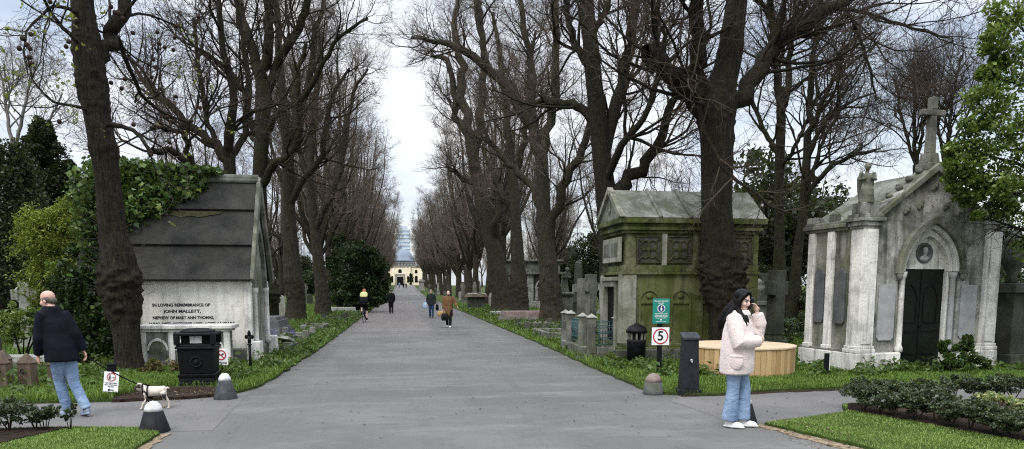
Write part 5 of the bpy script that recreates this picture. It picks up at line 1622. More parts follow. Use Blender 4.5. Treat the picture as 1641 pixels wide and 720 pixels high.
# gable coping with bosses
for s in (-1, 1):
    f = (CX + s * 1.36, 3.12); a = (CX, 4.14)
    b = MB(); b.prism([f, a, (CX, 3.99), (CX + s * 1.40, 2.98)], -.06, .40, 'y'); b.build('coping', STONE_CHAPEL_DARK, CH, bevel=.012)
    for k in range(5):
        t = .16 + .165 * k
        x, z = f[0] + (a[0] - f[0]) * t, f[1] + (a[1] - f[1]) * t
        b = MB(); b.ell((x, .20, z + .05), (.075, .075, .06), 12, 8); b.ell((x + s * .03, .20, z + .09), (.045, .045, .035), 10, 6); b.build('crocket', STONE_GREY, CH, True)
for x, z in ((1.0, 3.22), (CX, 3.7), (2.28, 3.22), (1.32, 3.32), (1.96, 3.32)):
    b = MB(); b.ell((x, .025, z), (.07, .05, .06), 12, 8); b.ell((x + .04, .02, z + .05), (.04, .04, .04), 10, 6); b.ell((x - .04, .02, z - .05), (.04, .04, .05), 10, 6); b.build('carved_boss', STONE_GREY, CH, True)
b = MB(); b.box(CX - .17, CX + .17, .03, .39, 4.02, 4.16); b.box(CX - .135, CX + .135, .07, .36, 4.16, 4.36, tx=.025, ty=.03); b.build('finial_block', STONE_GREY, CH, bevel=.015)
b = MB(); b.box(CX - .085, CX + .085, .14, .29, 4.36, 5.08, tx=.015, ty=.01); b.box(CX - .07, CX + .07, .145, .285, 5.20, 5.44); b.box(CX - .27, CX + .27, .15, .28, 5.08, 5.20); b.build('cross', STONE_GREY, CH, bevel=.018)
# doorway
b = MB(); b.ring_prism(arch(CX, 1.98, 1.66, 1.14, 14), arch(CX, 1.98, 1.44, .98, 14), -.10, .028, 'y'); b.build('hood_moulding', STONE_CHAPEL_DARK, CH, bevel=.012)
b = MB(); b.ring_prism(arch(CX, 2.03, 1.42, .97, 14), arch(CX, 2.03, 1.26, .84, 14), -.02, .12, 'y'); b.ring_prism(arch(CX, 2.03, 1.24, .83, 14), arch(CX, 2.03, 1.08, .70, 14), .06, .2, 'y'); b.build('arch_moulding', STONE_CHAPEL_PALE, CH, bevel=.01)
b = MB(); b.prism([(CX - .56, 2.08), (CX + .56, 2.08)] + arch(CX, 2.08, 1.12, .72, 12)[::-1][1:-1], .19, .30, 'y'); b.build('tympanum', STONE_CHAPEL_PALE, CH)
for s in (-1, 1):
    b = MB(); b.lathe([(.085, .42), (.085, .5), (.058, .56), (.055, 1.88), (.075, 1.92), (.09, 2.02)], 14, (CX + s * .62, .05, 0)); b.build('colonnette', SLAB_GREY if s > 0 else STONE_CHAPEL_PALE, CH, True)
    b = MB(); b.box(CX + s * .62 - .07, CX + s * .62 + .07, .11, .49, .0, 2.03); b.build('jamb', STONE_CHAPEL_PALE, CH, bevel=.01)
    b = MB(); b.ell((CX + s * .78, -.05, 1.93), (.06, .06, .09), 12, 8); b.build('label_stop', STONE_GREY, CH, True)
DR = MB(); DR.box(CX - .545, CX + .545, .21, .25, .06, 2.075); DR = DR.build('door', DOOR_GREEN, CH)
b = MB()
for sx in (-1, 1):
    c0 = CX + sx * .255
    b.ring_prism(arch(c0, 1.45, .36, .36), arch(c0, 1.45, .31, .31), .195, .209, 'y')
    b.box(c0 - .18, c0 - .155, .195, .209, 1.02, 1.45); b.box(c0 + .155, c0 + .18, .195, .209, 1.02, 1.45)
    for z in (1.0, .36, .82): b.box(c0 - .18, c0 + .18, .19, .209, z - .012, z + .012)
b.box(CX - .012, CX + .012, .195, .209, .08, 2.05)
b.build('panel_moulding', IRON, DR, bevel=.003)
b = MB(); b.torus((CX + .03, .185, .92), .035, .008, 'y', 16, 6); b.ell((CX + .03, .195, .95), (.02, .02, .02)); b.build('handle', IRON, DR, True)
b = MB(); b.box(CX - .6, CX + .6, -.16, .24, -.03, .06); b.build('doorstep', STONE_DARK, CH, bevel=.01)
for x0, x1 in ((.44, .84), (2.46, 2.86)):
    b = MB(); b.prism([(x0, .72), (x0 + .05, .66), (x1 - .05, .66), (x1, .72), (x1, 1.76), (x0, 1.76)], .0, .028, 'y'); b.build('memorial_slab', SLAB_GREY, CH, bevel=.005)
b = MB(); b.lathe([(.205, 0), (.205, .03), (.175, .045), (.165, .02), (.0, .02)], 28); MD = b.build('portrait_medallion', SLAB_DARK, CH, True, loc=(CX, .2, 2.40)); MD.rotation_euler = (R(90), 0, 0)
b = MB(); b.ell((0, .03, .045), (.055, .07, .05), 14, 10); b.ell((0, .045, .09), (.014, .022, .016), 8, 6); b.ell((0, -.11, .03), (.12, .06, .035), 14, 8); b.tube([(0, -.08, .035), (0, -.02, .04)], .035, 8)
b.ell((0, .075, .04), (.06, .045, .045), 12, 8); b.build('portrait_relief', SLAB_GREY, MD, True)
b = MB(); b.box(W_ - .3, W_ + .04, -.04, .3, 3.12, 3.3, tx=.02, ty=.02); b.add([(W_ - .26, -.0, 3.3), (W_, 0, 3.3), (W_, .26, 3.3), (W_ - .26, .26, 3.3), (W_ - .13, .13, 3.56)], [(3, 2, 1, 0), (0, 1, 4), (1, 2, 4), (2, 3, 4), (3, 0, 4)]); b.build('pinnacle', STONE_GREY, CH, bevel=.015)
b = MB(); b.box(-.06, .32, -.04, .3, 3.12, 3.34, tx=.01, ty=.01); b.build('statue_pedestal', STONE_CHAPEL, CH, bevel=.015)


def draped(name, mat, parent, h, seated=False, wings=False, bowed=0.0, arms=True, vox=.018):
    """A carved robed figure of height h, standing at the parent's origin."""
    b = MB(); s = h / 1.0
    rings = [((0, 0, 0), .17, .15), ((0, 0, .12), .18, .16), ((0, 0, .30), .15, .14), ((0, bowed * .2, .50), .12, .10), ((0, bowed * .4, .66), .15, .10), ((0, bowed * .6, .78), .14, .085), ((0, bowed * .7, .82), .06, .055)]
    if seated:
        rings = [((0, -.06, 0), .16, .20), ((0, -.09, .2), .15, .20), ((0, -.07, .34), .15, .18), ((0, .02, .44), .115, .10), ((0, .03, .60), .135, .095), ((0, .03, .70), .125, .08), ((0, .03, .75), .05, .05), ((0, .03, .80), .045, .05)]
    b.loft([((c[0] * s, c[1] * s, c[2] * s), a * s, d * s) for c, a, d in rings], 18)
    hy = bowed * .85 - (.0 if not bowed else .04)
    b.ell((0, hy * s - .01 * s, .90 * s), (.072 * s, .085 * s, .10 * s), 14, 10)
    b.ell((0, hy * s - .085 * s, .885 * s), (.016 * s, .025 * s, .03 * s), 8, 6)
    b.ell((0, hy * s + .02 * s, .92 * s), (.08 * s, .08 * s, .09 * s), 12, 8)
    for k in range(9):                                       # folds of the robe
        a = 2 * math.pi * k / 9
        b.tube([(.10 * s * math.cos(a), .09 * s * math.sin(a), .55 * s), (.165 * s * math.cos(a), .15 * s * math.sin(a) - (.05 * s if seated else 0), .02 * s)], [.02 * s, .035 * s], 6)
    if arms:
        for sx in (-1, 1):
            b.tube([(sx * .14 * s, bowed * .6 * s, .76 * s), (sx * .19 * s, (bowed * .5 - .02) * s, .58 * s), (sx * .04 * s, (bowed * .5 - .15) * s, .60 * s)], [.05 * s, .048 * s, .035 * s], 8)
    if wings:
        for sx in (-1, 1):
            b.loft([((sx * .10 * s, .15 * s, .05 * s), .03 * s, .03 * s), ((sx * .13 * s, .14 * s, .35 * s), .06 * s, .035 * s), ((sx * .14 * s, .12 * s, .62 * s), .075 * s, .04 * s), ((sx * .10 * s, .11 * s, .76 * s), .05 * s, .03 * s)], 10)
    return remeshed(b, name, mat, parent, vox * s, 1)


AN = draped('angel_statue', STONE_CHAPEL_DARK, CH, .78, True, True, vox=.013); AN.location = (.12, .13, 3.33); AN.rotation_euler = (0, 0, R(-25))

# things round the chapel tomb
SS = thing('stub_sign', 'short black post with an edge-on white notice beside the chapel tomb', 'sign', (7.93, 12.85, 0), R(60))
b = MB(); b.box(-.045, .045, .0, .09, -.02, .48); b.build('post', IRON, SS, bevel=.006)
b = MB(); b.box(-.10, .10, -.010, -.003, .18, .50); b.build('plate', WHITE, SS)
FERN = m_leaf('bracken_leaves', [(.015, .035, .008), (.03, .065, .013), (.055, .11, .02), (.09, .16, .035)], .45, .3, .3)
px_bush('cow_parsley', 'feathery dark green plant sprawling across the right foot of the green door', 'plant', 13.05, (1535, 612),
        [(1522, 585, 22, 20, 0), (1545, 570, 20, 24, .1), (1562, 585, 22, 20, 0), (1582, 598, 20, 14, 0), (1535, 600, 28, 14, -.1), (1512, 552, 10, 14, .1), (1548, 546, 10, 12, .1), (1602, 603, 20, 12, .1), (1500, 600, 12, 10, -.1)],
        60, .08, FERN, 16, .34, fol='foliage', stem='stem', stem_r=.006, asp=.4)

BOX = m_leaf('box_hedge_leaves', [(.014, .026, .011), (.028, .045, .018), (.05, .072, .028), (.10, .125, .06)], .42, .15, .4)


def hedge(name, label, a, b_, h, w, per, seed, gap=.24, leaf=.034):
    a, b_ = np.array(a), np.array(b_)
    n = int(np.linalg.norm(b_ - a) / gap)
    g = np.random.default_rng(seed)
    base = np.array([a[0], a[1], .05])
    t = thing(name, label, 'hedge', tuple(base))
    cl, m = [], MB()
    for i in range(n):
        p = a + (b_ - a) * (i + .5) / n + g.normal(size=2) * .03 - a
        hh = h * g.uniform(.82, 1.12)
        for q in range(3):
            cl.append(((p[0] + g.uniform(-.08, .08), p[1] + g.uniform(-.08, .08), hh * g.uniform(.45, .80)), (w * .40, w * .40, hh * .26)))
        for q in range(4):
            e = (p[0] + g.uniform(-.12, .12), p[1] + g.uniform(-.12, .12), hh * .7)
            m.tube([(p[0], p[1], -.02), ((p[0] + e[0]) / 2 + g.uniform(-.03, .03), (p[1] + e[1]) / 2, hh * .35), e], [.009, .007, .003], 5)
    m.build('stem', TWIG, t, True)
    leaves('foliage', clumpy(cl, per, .36, 9), leaf, BOX, t, .5, .6)
    return t


hedge('box_hedge', 'open-stemmed clipped hedge along the road side of the right flower bed', (6.13, 9.25), (6.98, 6.4), .39, .54, 95, 61)
hedge('box_hedge', 'clipped hedge along the path at the back of the right flower bed', (6.35, 9.6), (14.5, 9.75), .36, .46, 55, 62)
hedge('box_hedge', 'sparse clipped hedge at the back of the left flower bed', (-4.22, 9.26), (-11, 9.3), .37, .50, 56, 63)
px_bush('box_shrub', 'gappy small shrub at the end of the left hedge', 'shrub', 9.2, (72, 694), [(66, 655, 14, 9, 0), (84, 660, 12, 9, 0), (58, 668, 10, 8, 0), (76, 668, 12, 8, .05)], 30, .034, BOX, 8, .38, fol='foliage', stem='stem', stem_r=.006)
px_bush('box_shrub', 'tiny straggling shrub standing alone in front of the bald man', 'shrub', 9.25, (112, 692), [(113, 660, 8, 9, 0), (105, 668, 6, 5, 0), (118, 652, 4, 5, 0)], 24, .034, BOX, 7, .38, fol='foliage', stem='stem', stem_r=.005)
SPURGE = m_leaf('variegated_leaves', [(.10, .16, .06), (.22, .29, .12), (.42, .46, .18), (.52, .50, .20)], .45, .35, .3)
px_bush('variegated_plant', 'pale yellow-green variegated plant in the right flower bed', 'plant', 8.3, (1590, 670), [(1572, 640, 14, 7, 0), (1590, 637, 16, 8, 0), (1612, 640, 16, 8, .1), (1640, 648, 18, 9, -.2), (1585, 655, 24, 10, 0), (1625, 660, 30, 10, 0)], 16, .085, SPURGE, 10, .36, fol='foliage', stem='stem', stem_r=.006, asp=.45)

# ---------------------------------------------------------------- gravestones and monuments
def ledger(label, loc, rz, L, W, steps, mats, cat='tomb', name='ledger_tomb'):
    t = thing(name, label, cat, loc, rz)
    z = -.02
    for i, (k, h) in enumerate(steps):
        b = MB(); b.box(-L * k / 2, L * k / 2, -W * k / 2, W * k / 2, z, z + h, tx=.02 if i else 0, ty=.02 if i else 0)
        b.build('slab' if i == len(steps) - 1 else 'step', mats[min(i, len(mats) - 1)], t, bevel=.012); z += h
    return t


def headstone(name, label, loc, rz, kind, h, w, mat, group=None):
    t = thing(name, label, 'gravestone', loc, rz, group)
    th = .1
    if kind == 'round':
        b = MB(); b.prism([(-w / 2, -.05), (w / 2, -.05), (w / 2, h - w * .4)] + arch(0, h - w * .4, w, w * .4, 7, False)[::-1], -th / 2, th / 2, 'y'); b.build('slab', mat, t, bevel=.012)
        b = MB(); b.box(-w * .62, w * .62, -.16, .16, -.05, .1); b.build('base', mat, t, bevel=.015)
    elif kind == 'gothic':
        b = MB(); b.prism([(-w / 2, -.05), (w / 2, -.05), (w / 2, h - w * .7)] + arch(0, h - w * .7, w, w * .7, 7)[::-1], -th / 2, th / 2, 'y'); b.build('slab', mat, t, bevel=.012)
        b = MB(); b.box(-w * .62, w * .62, -.16, .16, -.05, .1); b.build('base', mat, t, bevel=.015)
    elif kind == 'cross':
        s = h * .085
        b = MB(); b.box(-s, s, -s * .8, s * .8, h * .22, h); b.box(-w / 2, -s - .001, -s * .75, s * .75, h * .70, h * .70 + 2 * s); b.box(s + .001, w / 2, -s * .75, s * .75, h * .70, h * .70 + 2 * s); b.build('cross', mat, t, bevel=.012)
        b = MB(); b.box(-w * .62, w * .62, -w * .45, w * .45, -.05, h * .08); b.box(-w * .46, w * .46, -w * .34, w * .34, h * .08, h * .15); b.box(-w * .3, w * .3, -w * .24, w * .24, h * .15, h * .22, tx=.02, ty=.02); b.build('stepped_base', mat, t, bevel=.015)
    elif kind == 'wheel':
        s = h * .075
        b = MB(); b.box(-s, s, -.07, .07, h * .2, h, tx=.01); b.box(-w / 2, -s - .001, -.07, .07, h * .74, h * .74 + 2 * s); b.box(s + .001, w / 2, -.07, .07, h * .74, h * .74 + 2 * s); b.torus((0, 0, h * .74 + s), w * .34, s * .42, 'y', 24, 6); b.build('wheel_cross', mat, t, bevel=.008)
        b = MB(); b.box(-w * .55, w * .55, -.2, .2, -.05, h * .2, tx=.06, ty=.05); b.build('base', mat, t, bevel=.015)
    elif kind == 'obelisk':
        b = MB(); b.box(-w * .28, w * .28, -w * .28, w * .28, h * .3, h * .94, tx=w * .1, ty=w * .1); b.add([(-w * .18, -w * .18, h * .94), (w * .18, -w * .18, h * .94), (w * .18, w * .18, h * .94), (-w * .18, w * .18, h * .94), (0, 0, h)], [(3, 2, 1, 0), (0, 1, 4), (1, 2, 4), (2, 3, 4), (3, 0, 4)]); b.build('shaft', mat, t, bevel=.01)
        b = MB(); b.box(-w * .5, w * .5, -w * .5, w * .5, -.05, h * .1); b.box(-w * .4, w * .4, -w * .4, w * .4, h * .1, h * .27); b.box(-w * .45, w * .45, -w * .45, w * .45, h * .27, h * .30); b.build('pedestal', mat, t, bevel=.015)
    elif kind == 'urn':
        b = MB(); b.lathe([(w * .16, h * .62), (w * .1, h * .67), (w * .28, h * .78), (w * .32, h * .86), (w * .2, h * .9), (w * .26, h * .93), (w * .06, h)], 18); b.build('urn', mat, t, True)
        b = MB(); b.box(-w * .5, w * .5, -w * .5, w * .5, -.05, h * .1); b.box(-w * .38, w * .38, -w * .38, w * .38, h * .1, h * .55, tx=.02, ty=.02); b.box(-w * .46, w * .46, -w * .46, w * .46, h * .55, h * .62); b.build('pedestal', mat, t, bevel=.015)
    return t


def post_stone(label, loc, rz=0.0):
    t = thing('pyramid_post', label, 'stone post', loc, rz, 'pyramid-topped stone posts')
    b = MB(); b.box(-.12, .12, -.11, .11, -.05, .48, tx=.015, ty=.012); b.build('shaft', STONE_BROWN, t, bevel=.015)
    b = MB(); b.add([(-.125, -.115, .48), (.125, -.115, .48), (.125, .115, .48), (-.125, .115, .48), (0, 0, .66)], [(3, 2, 1, 0), (0, 1, 4), (1, 2, 4), (2, 3, 4), (3, 0, 4)]); b.build('cap', STONE_BROWN, t, bevel=.01)
    b = MB(); b.torus((0, -.135, .36), .03, .01, 'y', 14, 5); b.build('ring', IRON, t, True)


post_stone('pyramid-topped brown stone post at the very left edge', (-6.42, 12.9, .02), R(8))
post_stone('pyramid-topped brown stone post second from the left edge, with bluebells beside it', (-6.12, 13.1, .0), R(-6))
post_stone('pyramid-topped brown stone post showing beside the bald man', (-5.72, 13.2, -.04), R(4))
post_stone('pyramid-topped brown stone post tucked behind the one at the left edge', (-6.72, 13.6, .02), R(3))
headstone('headstone', 'leaning round-topped grey headstone at the left edge behind the pyramid posts', (-7.55, 14.6, 0), R(6), 'round', 1.0, .62, STONE_DARK)
headstone('wheel_cross', 'tall lichened wheel-head cross rising above the elder bush', tuple(at(45, 545, 22) * [1, 1, 0]), R(12), 'wheel', 1.85, .62, STONE_PALE)
headstone('headstone', 'dark stepped grave cross between the bald man and the ivy bush', tuple(at(104, 560, 17.5) * [1, 1, 0]), R(-10), 'cross', 1.15, .5, STONE_DARK)
ledger('low pale table tomb half buried in green left of the bald man', tuple(at(48, 560, 16.5) * [1, 1, 0]), R(5), 1.2, .7, [(1.0, .22), (.9, .12)], [STONE_GREY, STONE_PALE])

ledger('stepped black granite ledger tomb just past the slab-roofed mausoleum', (-5.0, 27.9, .02), R(88), 2.3, 1.7, [(1.0, .18), (.92, .12), (.84, .24), (.72, .12)], [STONE_DARK, SLAB_DARK, SLAB_DARK, SLAB_DARK])
bl = m_leaf('bluebell_flowers', [(.10, .09, .30), (.16, .14, .42), (.22, .20, .50)], .5, .4, .3)
for (x, y, Y, s) in ((438, 544, 23.5, 10), (466, 546, 24, 8)):
    p = at(x, y + 10, Y); p[2] = 0.04
    t = thing('bluebell_clump', 'clump of bluebells %s' % ('against the mausoleum corner' if x < 450 else 'in the grass beside the open marble book'), 'flowers', tuple(p), 0, 'bluebell clumps')
    leaves('flowers', cloud((0, 0, .28), (.2, .15, .1), 90, .2), .05, bl, t)
    leaves('leaves', cloud((0, 0, .12), (.22, .18, .12), 120, .2), .1, WEED, t, 0, .25)
BK = thing('marble_book', 'white open marble book lying among the bluebells', 'grave marker', tuple(at(452, 557, 22.2) * [1, 1, 0]), R(-20))
b = MB(); b.prism([(-.3, .12), (-.28, .1), (0, .14), (.28, .1), (.3, .12), (.28, .2), (0, .19), (-.28, .2)], -.22, .22, 'y'); o = b.build('pages', STONE_PALE, BK, bevel=.008); o.rotation_euler = (R(-18), 0, 0); o.location = (0, 0, .06)
b = MB(); b.box(-.34, .34, -.2, .24, -.03, .1); b.build('base', STONE_GREY, BK, bevel=.01)


def kerbed(label, loc, rz, L, W, mat, h=.2, posts=True):
    t = thing('kerbed_grave', label, 'grave', loc, rz)
    b = MB(); w = .14
    b.box(-L / 2, L / 2, -W / 2, -W / 2 + w, -.03, h); b.box(-L / 2, L / 2, W / 2 - w, W / 2, -.03, h); b.box(-L / 2, -L / 2 + w, -W / 2 + w + .001, W / 2 - w - .001, -.03, h - .003); b.box(L / 2 - w, L / 2, -W / 2 + w + .001, W / 2 - w - .001, -.03, h - .003)
    b.build('kerb', mat, t, bevel=.015)
    if posts:
        for sx in (-1, 1):
            for sy in (-1, 1):
                b = MB(); b.box(sx * L / 2 - .11, sx * L / 2 + .11, sy * W / 2 - .11, sy * W / 2 + .11, -.03, h + .16, tx=.02, ty=.02); b.build('corner_stone', mat, t, bevel=.02)
    return t


kerbed('sunken dark kerbed grave by the verge below the bluebells', (-3.35, 20.6, 0), R(88), 1.8, .8, STONE_DARK, .18, False)
kerbed('grey kerbed grave with stout corner stones midway up the left verge', (-3.5, 25.0, 0), R(90), 1.9, .9, STONE_GREY, .2)
kerbed('pale kerbed grave on the left verge past the stepped ledger tomb', (-3.5, 30.5, 0), R(90), 2.0, .9, STONE_GREY, .24, False)
kerbed('low kerbed grave on the left verge close to the cyclist', (-3.5, 39.5, 0), R(90), 2.0, 1.0, STONE_DARK, .2)
ledger('flat grey ledger tomb under the left limes near the cyclist', tuple(at(543, 500, 50) * [1, 1, 0]), R(4), 2.4, 1.4, [(1, .2), (.92, .2)], [STONE_GREY, STONE_PALE])
headstone('grave_column', 'slim pale column monument between the trunks of the left limes', tuple(at(521, 505, 48) * [1, 1, 0]), 0, 'obelisk', 2.4, .55, STONE_PALE)
headstone('headstone', 'white gothic headstone in front of the ivy thicket under the left limes', tuple(at(546, 498, 53) * [1, 1, 0]), R(8), 'gothic', 1.5, .6, STONE_PALE)
headstone('headstone', 'short white headstone between the first two left limes', tuple(at(449, 512, 41) * [1, 1, 0]), R(-6), 'round', 1.3, .6, STONE_PALE)

# right verge
ledger('pink granite ledger tomb on a stepped plinth beside the right verge', (5.75, 35.6, .02), R(2), 2.3, 1.4, [(1.0, .16), (.96, .12), (.88, .18), (.84, .10)], [STONE_DARK, STONE_GREY, GRANITE_PINK, GRANITE_PINK])
ledger('flat pale slab tomb behind the pink granite ledger tomb', (6.4, 43.5, .02), R(2), 2.6, 1.3, [(1, .16), (.95, .12)], [STONE_GREY, STONE_PALE])
for i, (x, Y, z, lab) in enumerate(((764, 66, 0, 'taller pale-topped chest tomb, farther of two together by the right verge'), (763, 57, 0, 'lower dark chest tomb, nearer of two together by the right verge'))):
    p = at(x, 490, Y)
    t = thing('chest_tomb', lab, 'tomb', (p[0], Y, 0), R(3))
    b = MB(); b.box(-.8, .8, -.5, .5, -.05, .18); b.build('base', STONE_DARK, t, bevel=.015)
    b = MB(); b.box(-.62, .62, -.36, .36, .18, .95); b.build('body', STONE_DARK, t, bevel=.015)
    b = MB(); b.box(-.85, .85, -.55, .55, .95, 1.18, tx=.12, ty=.1); b.build('lid', STONE_PALE if i == 0 else STONE_BROWN, t, bevel=.015)
kerbed('grass-filled grey kerbed grave nearest the railed enclosure', (5.2, 24.6, 0), R(90), 2.6, 1.3, STONE_GREY, .26, False)
kerbed('mossy kerbed grave behind the grass-filled one on the right verge', (5.5, 29.8, 0), R(90), 2.6, 1.4, STONE_DARK, .22)
for k, (x, Y) in enumerate(((4.85, 27.0), (5.05, 27.2), (5.25, 27.05))):
    t = thing('grave_post', 'stubby grey stone post, one of three in a row on the right verge', 'stone post', (x, Y, 0), R(k * 9), 'stubby stone posts')
    b = MB(); b.box(-.09, .09, -.09, .09, -.05, .38, tx=.01, ty=.01); b.build('shaft', STONE_GREY, t, bevel=.015)
    b = MB(); b.add([(-.08, -.08, .38), (.08, -.08, .38), (.08, .08, .38), (-.08, .08, .38), (0, 0, .48)], [(3, 2, 1, 0), (0, 1, 4), (1, 2, 4), (2, 3, 4), (3, 0, 4)]); b.build('cap', STONE_GREY, t, bevel=.01)
ST = thing('weeping_statue', 'bowed mourning stone figure on a tall round-capped pedestal', 'statue', (8.06, 36.6, 0), R(20))
b = MB(); b.box(-.42, .42, -.42, .42, -.05, .3); b.box(-.3, .3, -.3, .3, .3, 1.2); b.lathe([(.3, 1.2), (.46, 1.32), (.5, 1.40), (.42, 1.46)], 24); b.build('pedestal', STONE_GREY, ST, bevel=.02)
f = draped('figure', STONE_GREY, ST, 1.25, False, False, -.22); f.location = (0, .05, 1.45)
FM = thing('figure_monument', 'dark monument of a draped figure holding a pale cross among the right limes', 'statue', tuple(at(810, 495, 56) * [1, 1, 0]), R(-10))
b = MB(); b.box(-.75, .75, -.6, .6, -.05, .5); b.box(-.55, .55, -.45, .45, .5, 1.6, tx=.05, ty=.05); b.build('pedestal', STONE_DARK, FM, bevel=.03)
f = draped('figure', STONE_DARK, FM, 1.7); f.location = (0, 0, 1.6)
b = MB(); b.box(-.1, .1, -.08, .08, 2.6, 3.75); b.box(-.42, -.101, -.08, .08, 3.2, 3.4); b.box(.101, .42, -.08, .08, 3.2, 3.4); o = b.build('cross', STONE_PALE, FM, bevel=.02); o.location = (.2, .3, 0); o.rotation_euler = (0, R(12), 0)

# railed enclosure of stone posts and blue-green iron
RE = thing('railed_grave', 'grave enclosed by mossy stone posts and blue-green iron panels left of the green mausoleum', 'grave', (4.42, 17.1, 0), R(1))
for x, y, h in ((0, 0, 1.0), (-.02, .75, 1.0), (.0, 2.05, 1.02), (0, 2.65, 1.02), (.62, -.02, .98)):
    b = MB(); b.box(x - .10, x + .10, y - .10, y + .10, -.05, h, tx=.012, ty=.012); b.box(x - .07, x + .07, y - .115, y - .101, .15, h * .8); b.build('post', STONE_GREY, RE, bevel=.02)
    b = MB(); b.add([(x - .125, y - .125, h), (x + .125, y - .125, h), (x + .125, y + .125, h), (x - .125, y + .125, h), (x, y, h + .1)], [(3, 2, 1, 0), (0, 1, 4), (1, 2, 4), (2, 3, 4), (3, 0, 4)])
    b.build('post_cap', STONE_PALE, RE, bevel=.012)
for a, c in (((0, .86), (0, 1.94)), ((.11, 0), (.52, 0))):
    b = MB()
    a_, c_ = Vector((*a, 0)), Vector((*c, 0))
    n = 12 if a[1] else 5
    for z in (.36, .62, .66, .90): b.tube([(a_.x, a_.y, z), (c_.x, c_.y, z)], .016, 6)
    for k in range(n + 1):
        q = a_.lerp(c_, k / n); b.tube([(q.x, q.y, .36), (q.x, q.y, .9)], .009, 5)
    for k in range(n):
        q = a_.lerp(c_, (k + .5) / n)
        for z in (.49, .78): b.torus((q.x, q.y, z), .035, .008, 'x' if a[1] else 'y', 12, 5)
    b.build('iron_panel', IRON_TEAL, RE, True)
b = MB(); b.box(-.12, .12, .11, 2.6, -.05, .28); b.box(.11, .6, -.12, .12, -.05, .3); b.build('kerb', STONE_GREY, RE, bevel=.015)
b = MB(); b.box(-.34, -.11, -.3, .35, -.05, .07); b.build('step', STONE_DARK, RE, bevel=.015)

headstone('grave_cross', 'tall thin stone cross right of the bowed statue', tuple(at(946, 520, 28) * [1, 1, 0]), R(30), 'cross', 2.2, .55, STONE_GREY)
headstone('grave_cross', 'mossy thick stone cross close behind the bowed statue', tuple(at(931, 515, 33) * [1, 1, 0]), R(-20), 'cross', 2.1, .8, STONE_GREY)
headstone('grave_obelisk', 'dark tapering obelisk in the shade behind the railed enclosure', tuple(at(926, 515, 40) * [1, 1, 0]), R(0), 'obelisk', 3.2, .9, STONE_DARK)
PT = thing('arched_tomb', 'pale classical tomb with an open arched side and heavy cornice behind the right limes', 'mausoleum', tuple(at(855, 492, 58) * [1, 1, 0]), R(-6))
b = MB(); b.box(-2.2, 2.2, 0, 3, -.05, .6); b.build('plinth', STONE_PALE, PT, bevel=.03)
b = MB(); b.box(-2.0, -1.5, .1, 2.9, .6, 2.7); b.box(-.5, .0, .1, 2.9, .6, 2.7); b.box(1.5, 2.0, .1, 2.9, .6, 2.7); b.box(-1.5, 1.5, 1.2, 2.9, .6, 2.7); b.build('wall', STONE_PALE, PT, bevel=.02)
for x in (-1.0, .75):
    b = MB(); b.ring_prism(arch(x, 1.7, 1.2, .62, 9, False), arch(x, 1.7, .95, .5, 9, False), .02, .5, 'y'); b.build('arch_moulding', STONE_PALE, PT, bevel=.02)
    b = MB(); b.lathe([(.16, .6), (.12, .75), (.11, 1.55), (.17, 1.7)], 12, (x - .5, .2, 0)); b.build('column', STONE_PALE, PT, True)
b = MB(); b.box(-2.3, 2.3, -.15, 3.1, 2.7, 2.9); b.box(-2.1, 2.1, .05, 2.95, 2.9, 3.7); b.box(-2.35, 2.35, -.2, 3.15, 3.7, 3.85); b.build('cornice', STONE_ROOF, PT, bevel=.03)

headstone('cross_monument', 'blackish tall cross on a stepped base directly behind the round planter bench', tuple(at(1240, 560, 18.3) * [1, 1, 0]), R(25), 'cross', 2.15, .62, STONE_DARK)
headstone('grave_cross', 'thick grey stone cross standing right of the chapel tomb', (13.25, 15.6, 0), R(20), 'cross', 2.15, .95, STONE_GREY)
headstone('urn_monument', 'tall dark pedestal monument at the right edge of the picture', (13.05, 14.4, 0), R(12), 'urn', 2.9, .85, STONE_DARK)
headstone('headstone', 'white gothic headstone in the distance, left of two between planter and chapel tomb', tuple(at(1276, 482, 45) * [1, 1, 0]), R(8), 'gothic', 1.3, .55, STONE_PALE)
headstone('headstone', 'white gothic headstone in the distance, right of two between planter and chapel tomb', tuple(at(1284, 480, 47) * [1, 1, 0]), R(-5), 'gothic', 1.25, .5, STONE_PALE)
headstone('headstone', 'pale weathered headstone seen over the shoulder of the woman on the phone', tuple(at(1219, 490, 42) * [1, 1, 0]), R(12), 'round', 1.5, .65, STONE_PALE)
headstone('urn_monument', 'mottled urn monument in the undergrowth right of the great lime', tuple(at(1212, 525, 24) * [1, 1, 0]), R(12), 'urn', 2.0, .75, STONE_GREY)
px_bush('bramble', 'low bramble thicket between the dark cross and the chapel tomb', 'shrub', 20.5, (1268, 545), [(1255, 520, 22, 16, 0), (1280, 515, 20, 18, .5), (1262, 535, 30, 12, -.5), (1215, 535, 26, 14, .5)], 40, .085,
        m_leaf('bramble_leaves', [(.012, .024, .009), (.026, .048, .014), (.05, .085, .024), (.09, .13, .05)], .4, .2, .4), 14, .34, fol='foliage', stem='stem', stem_r=.012)

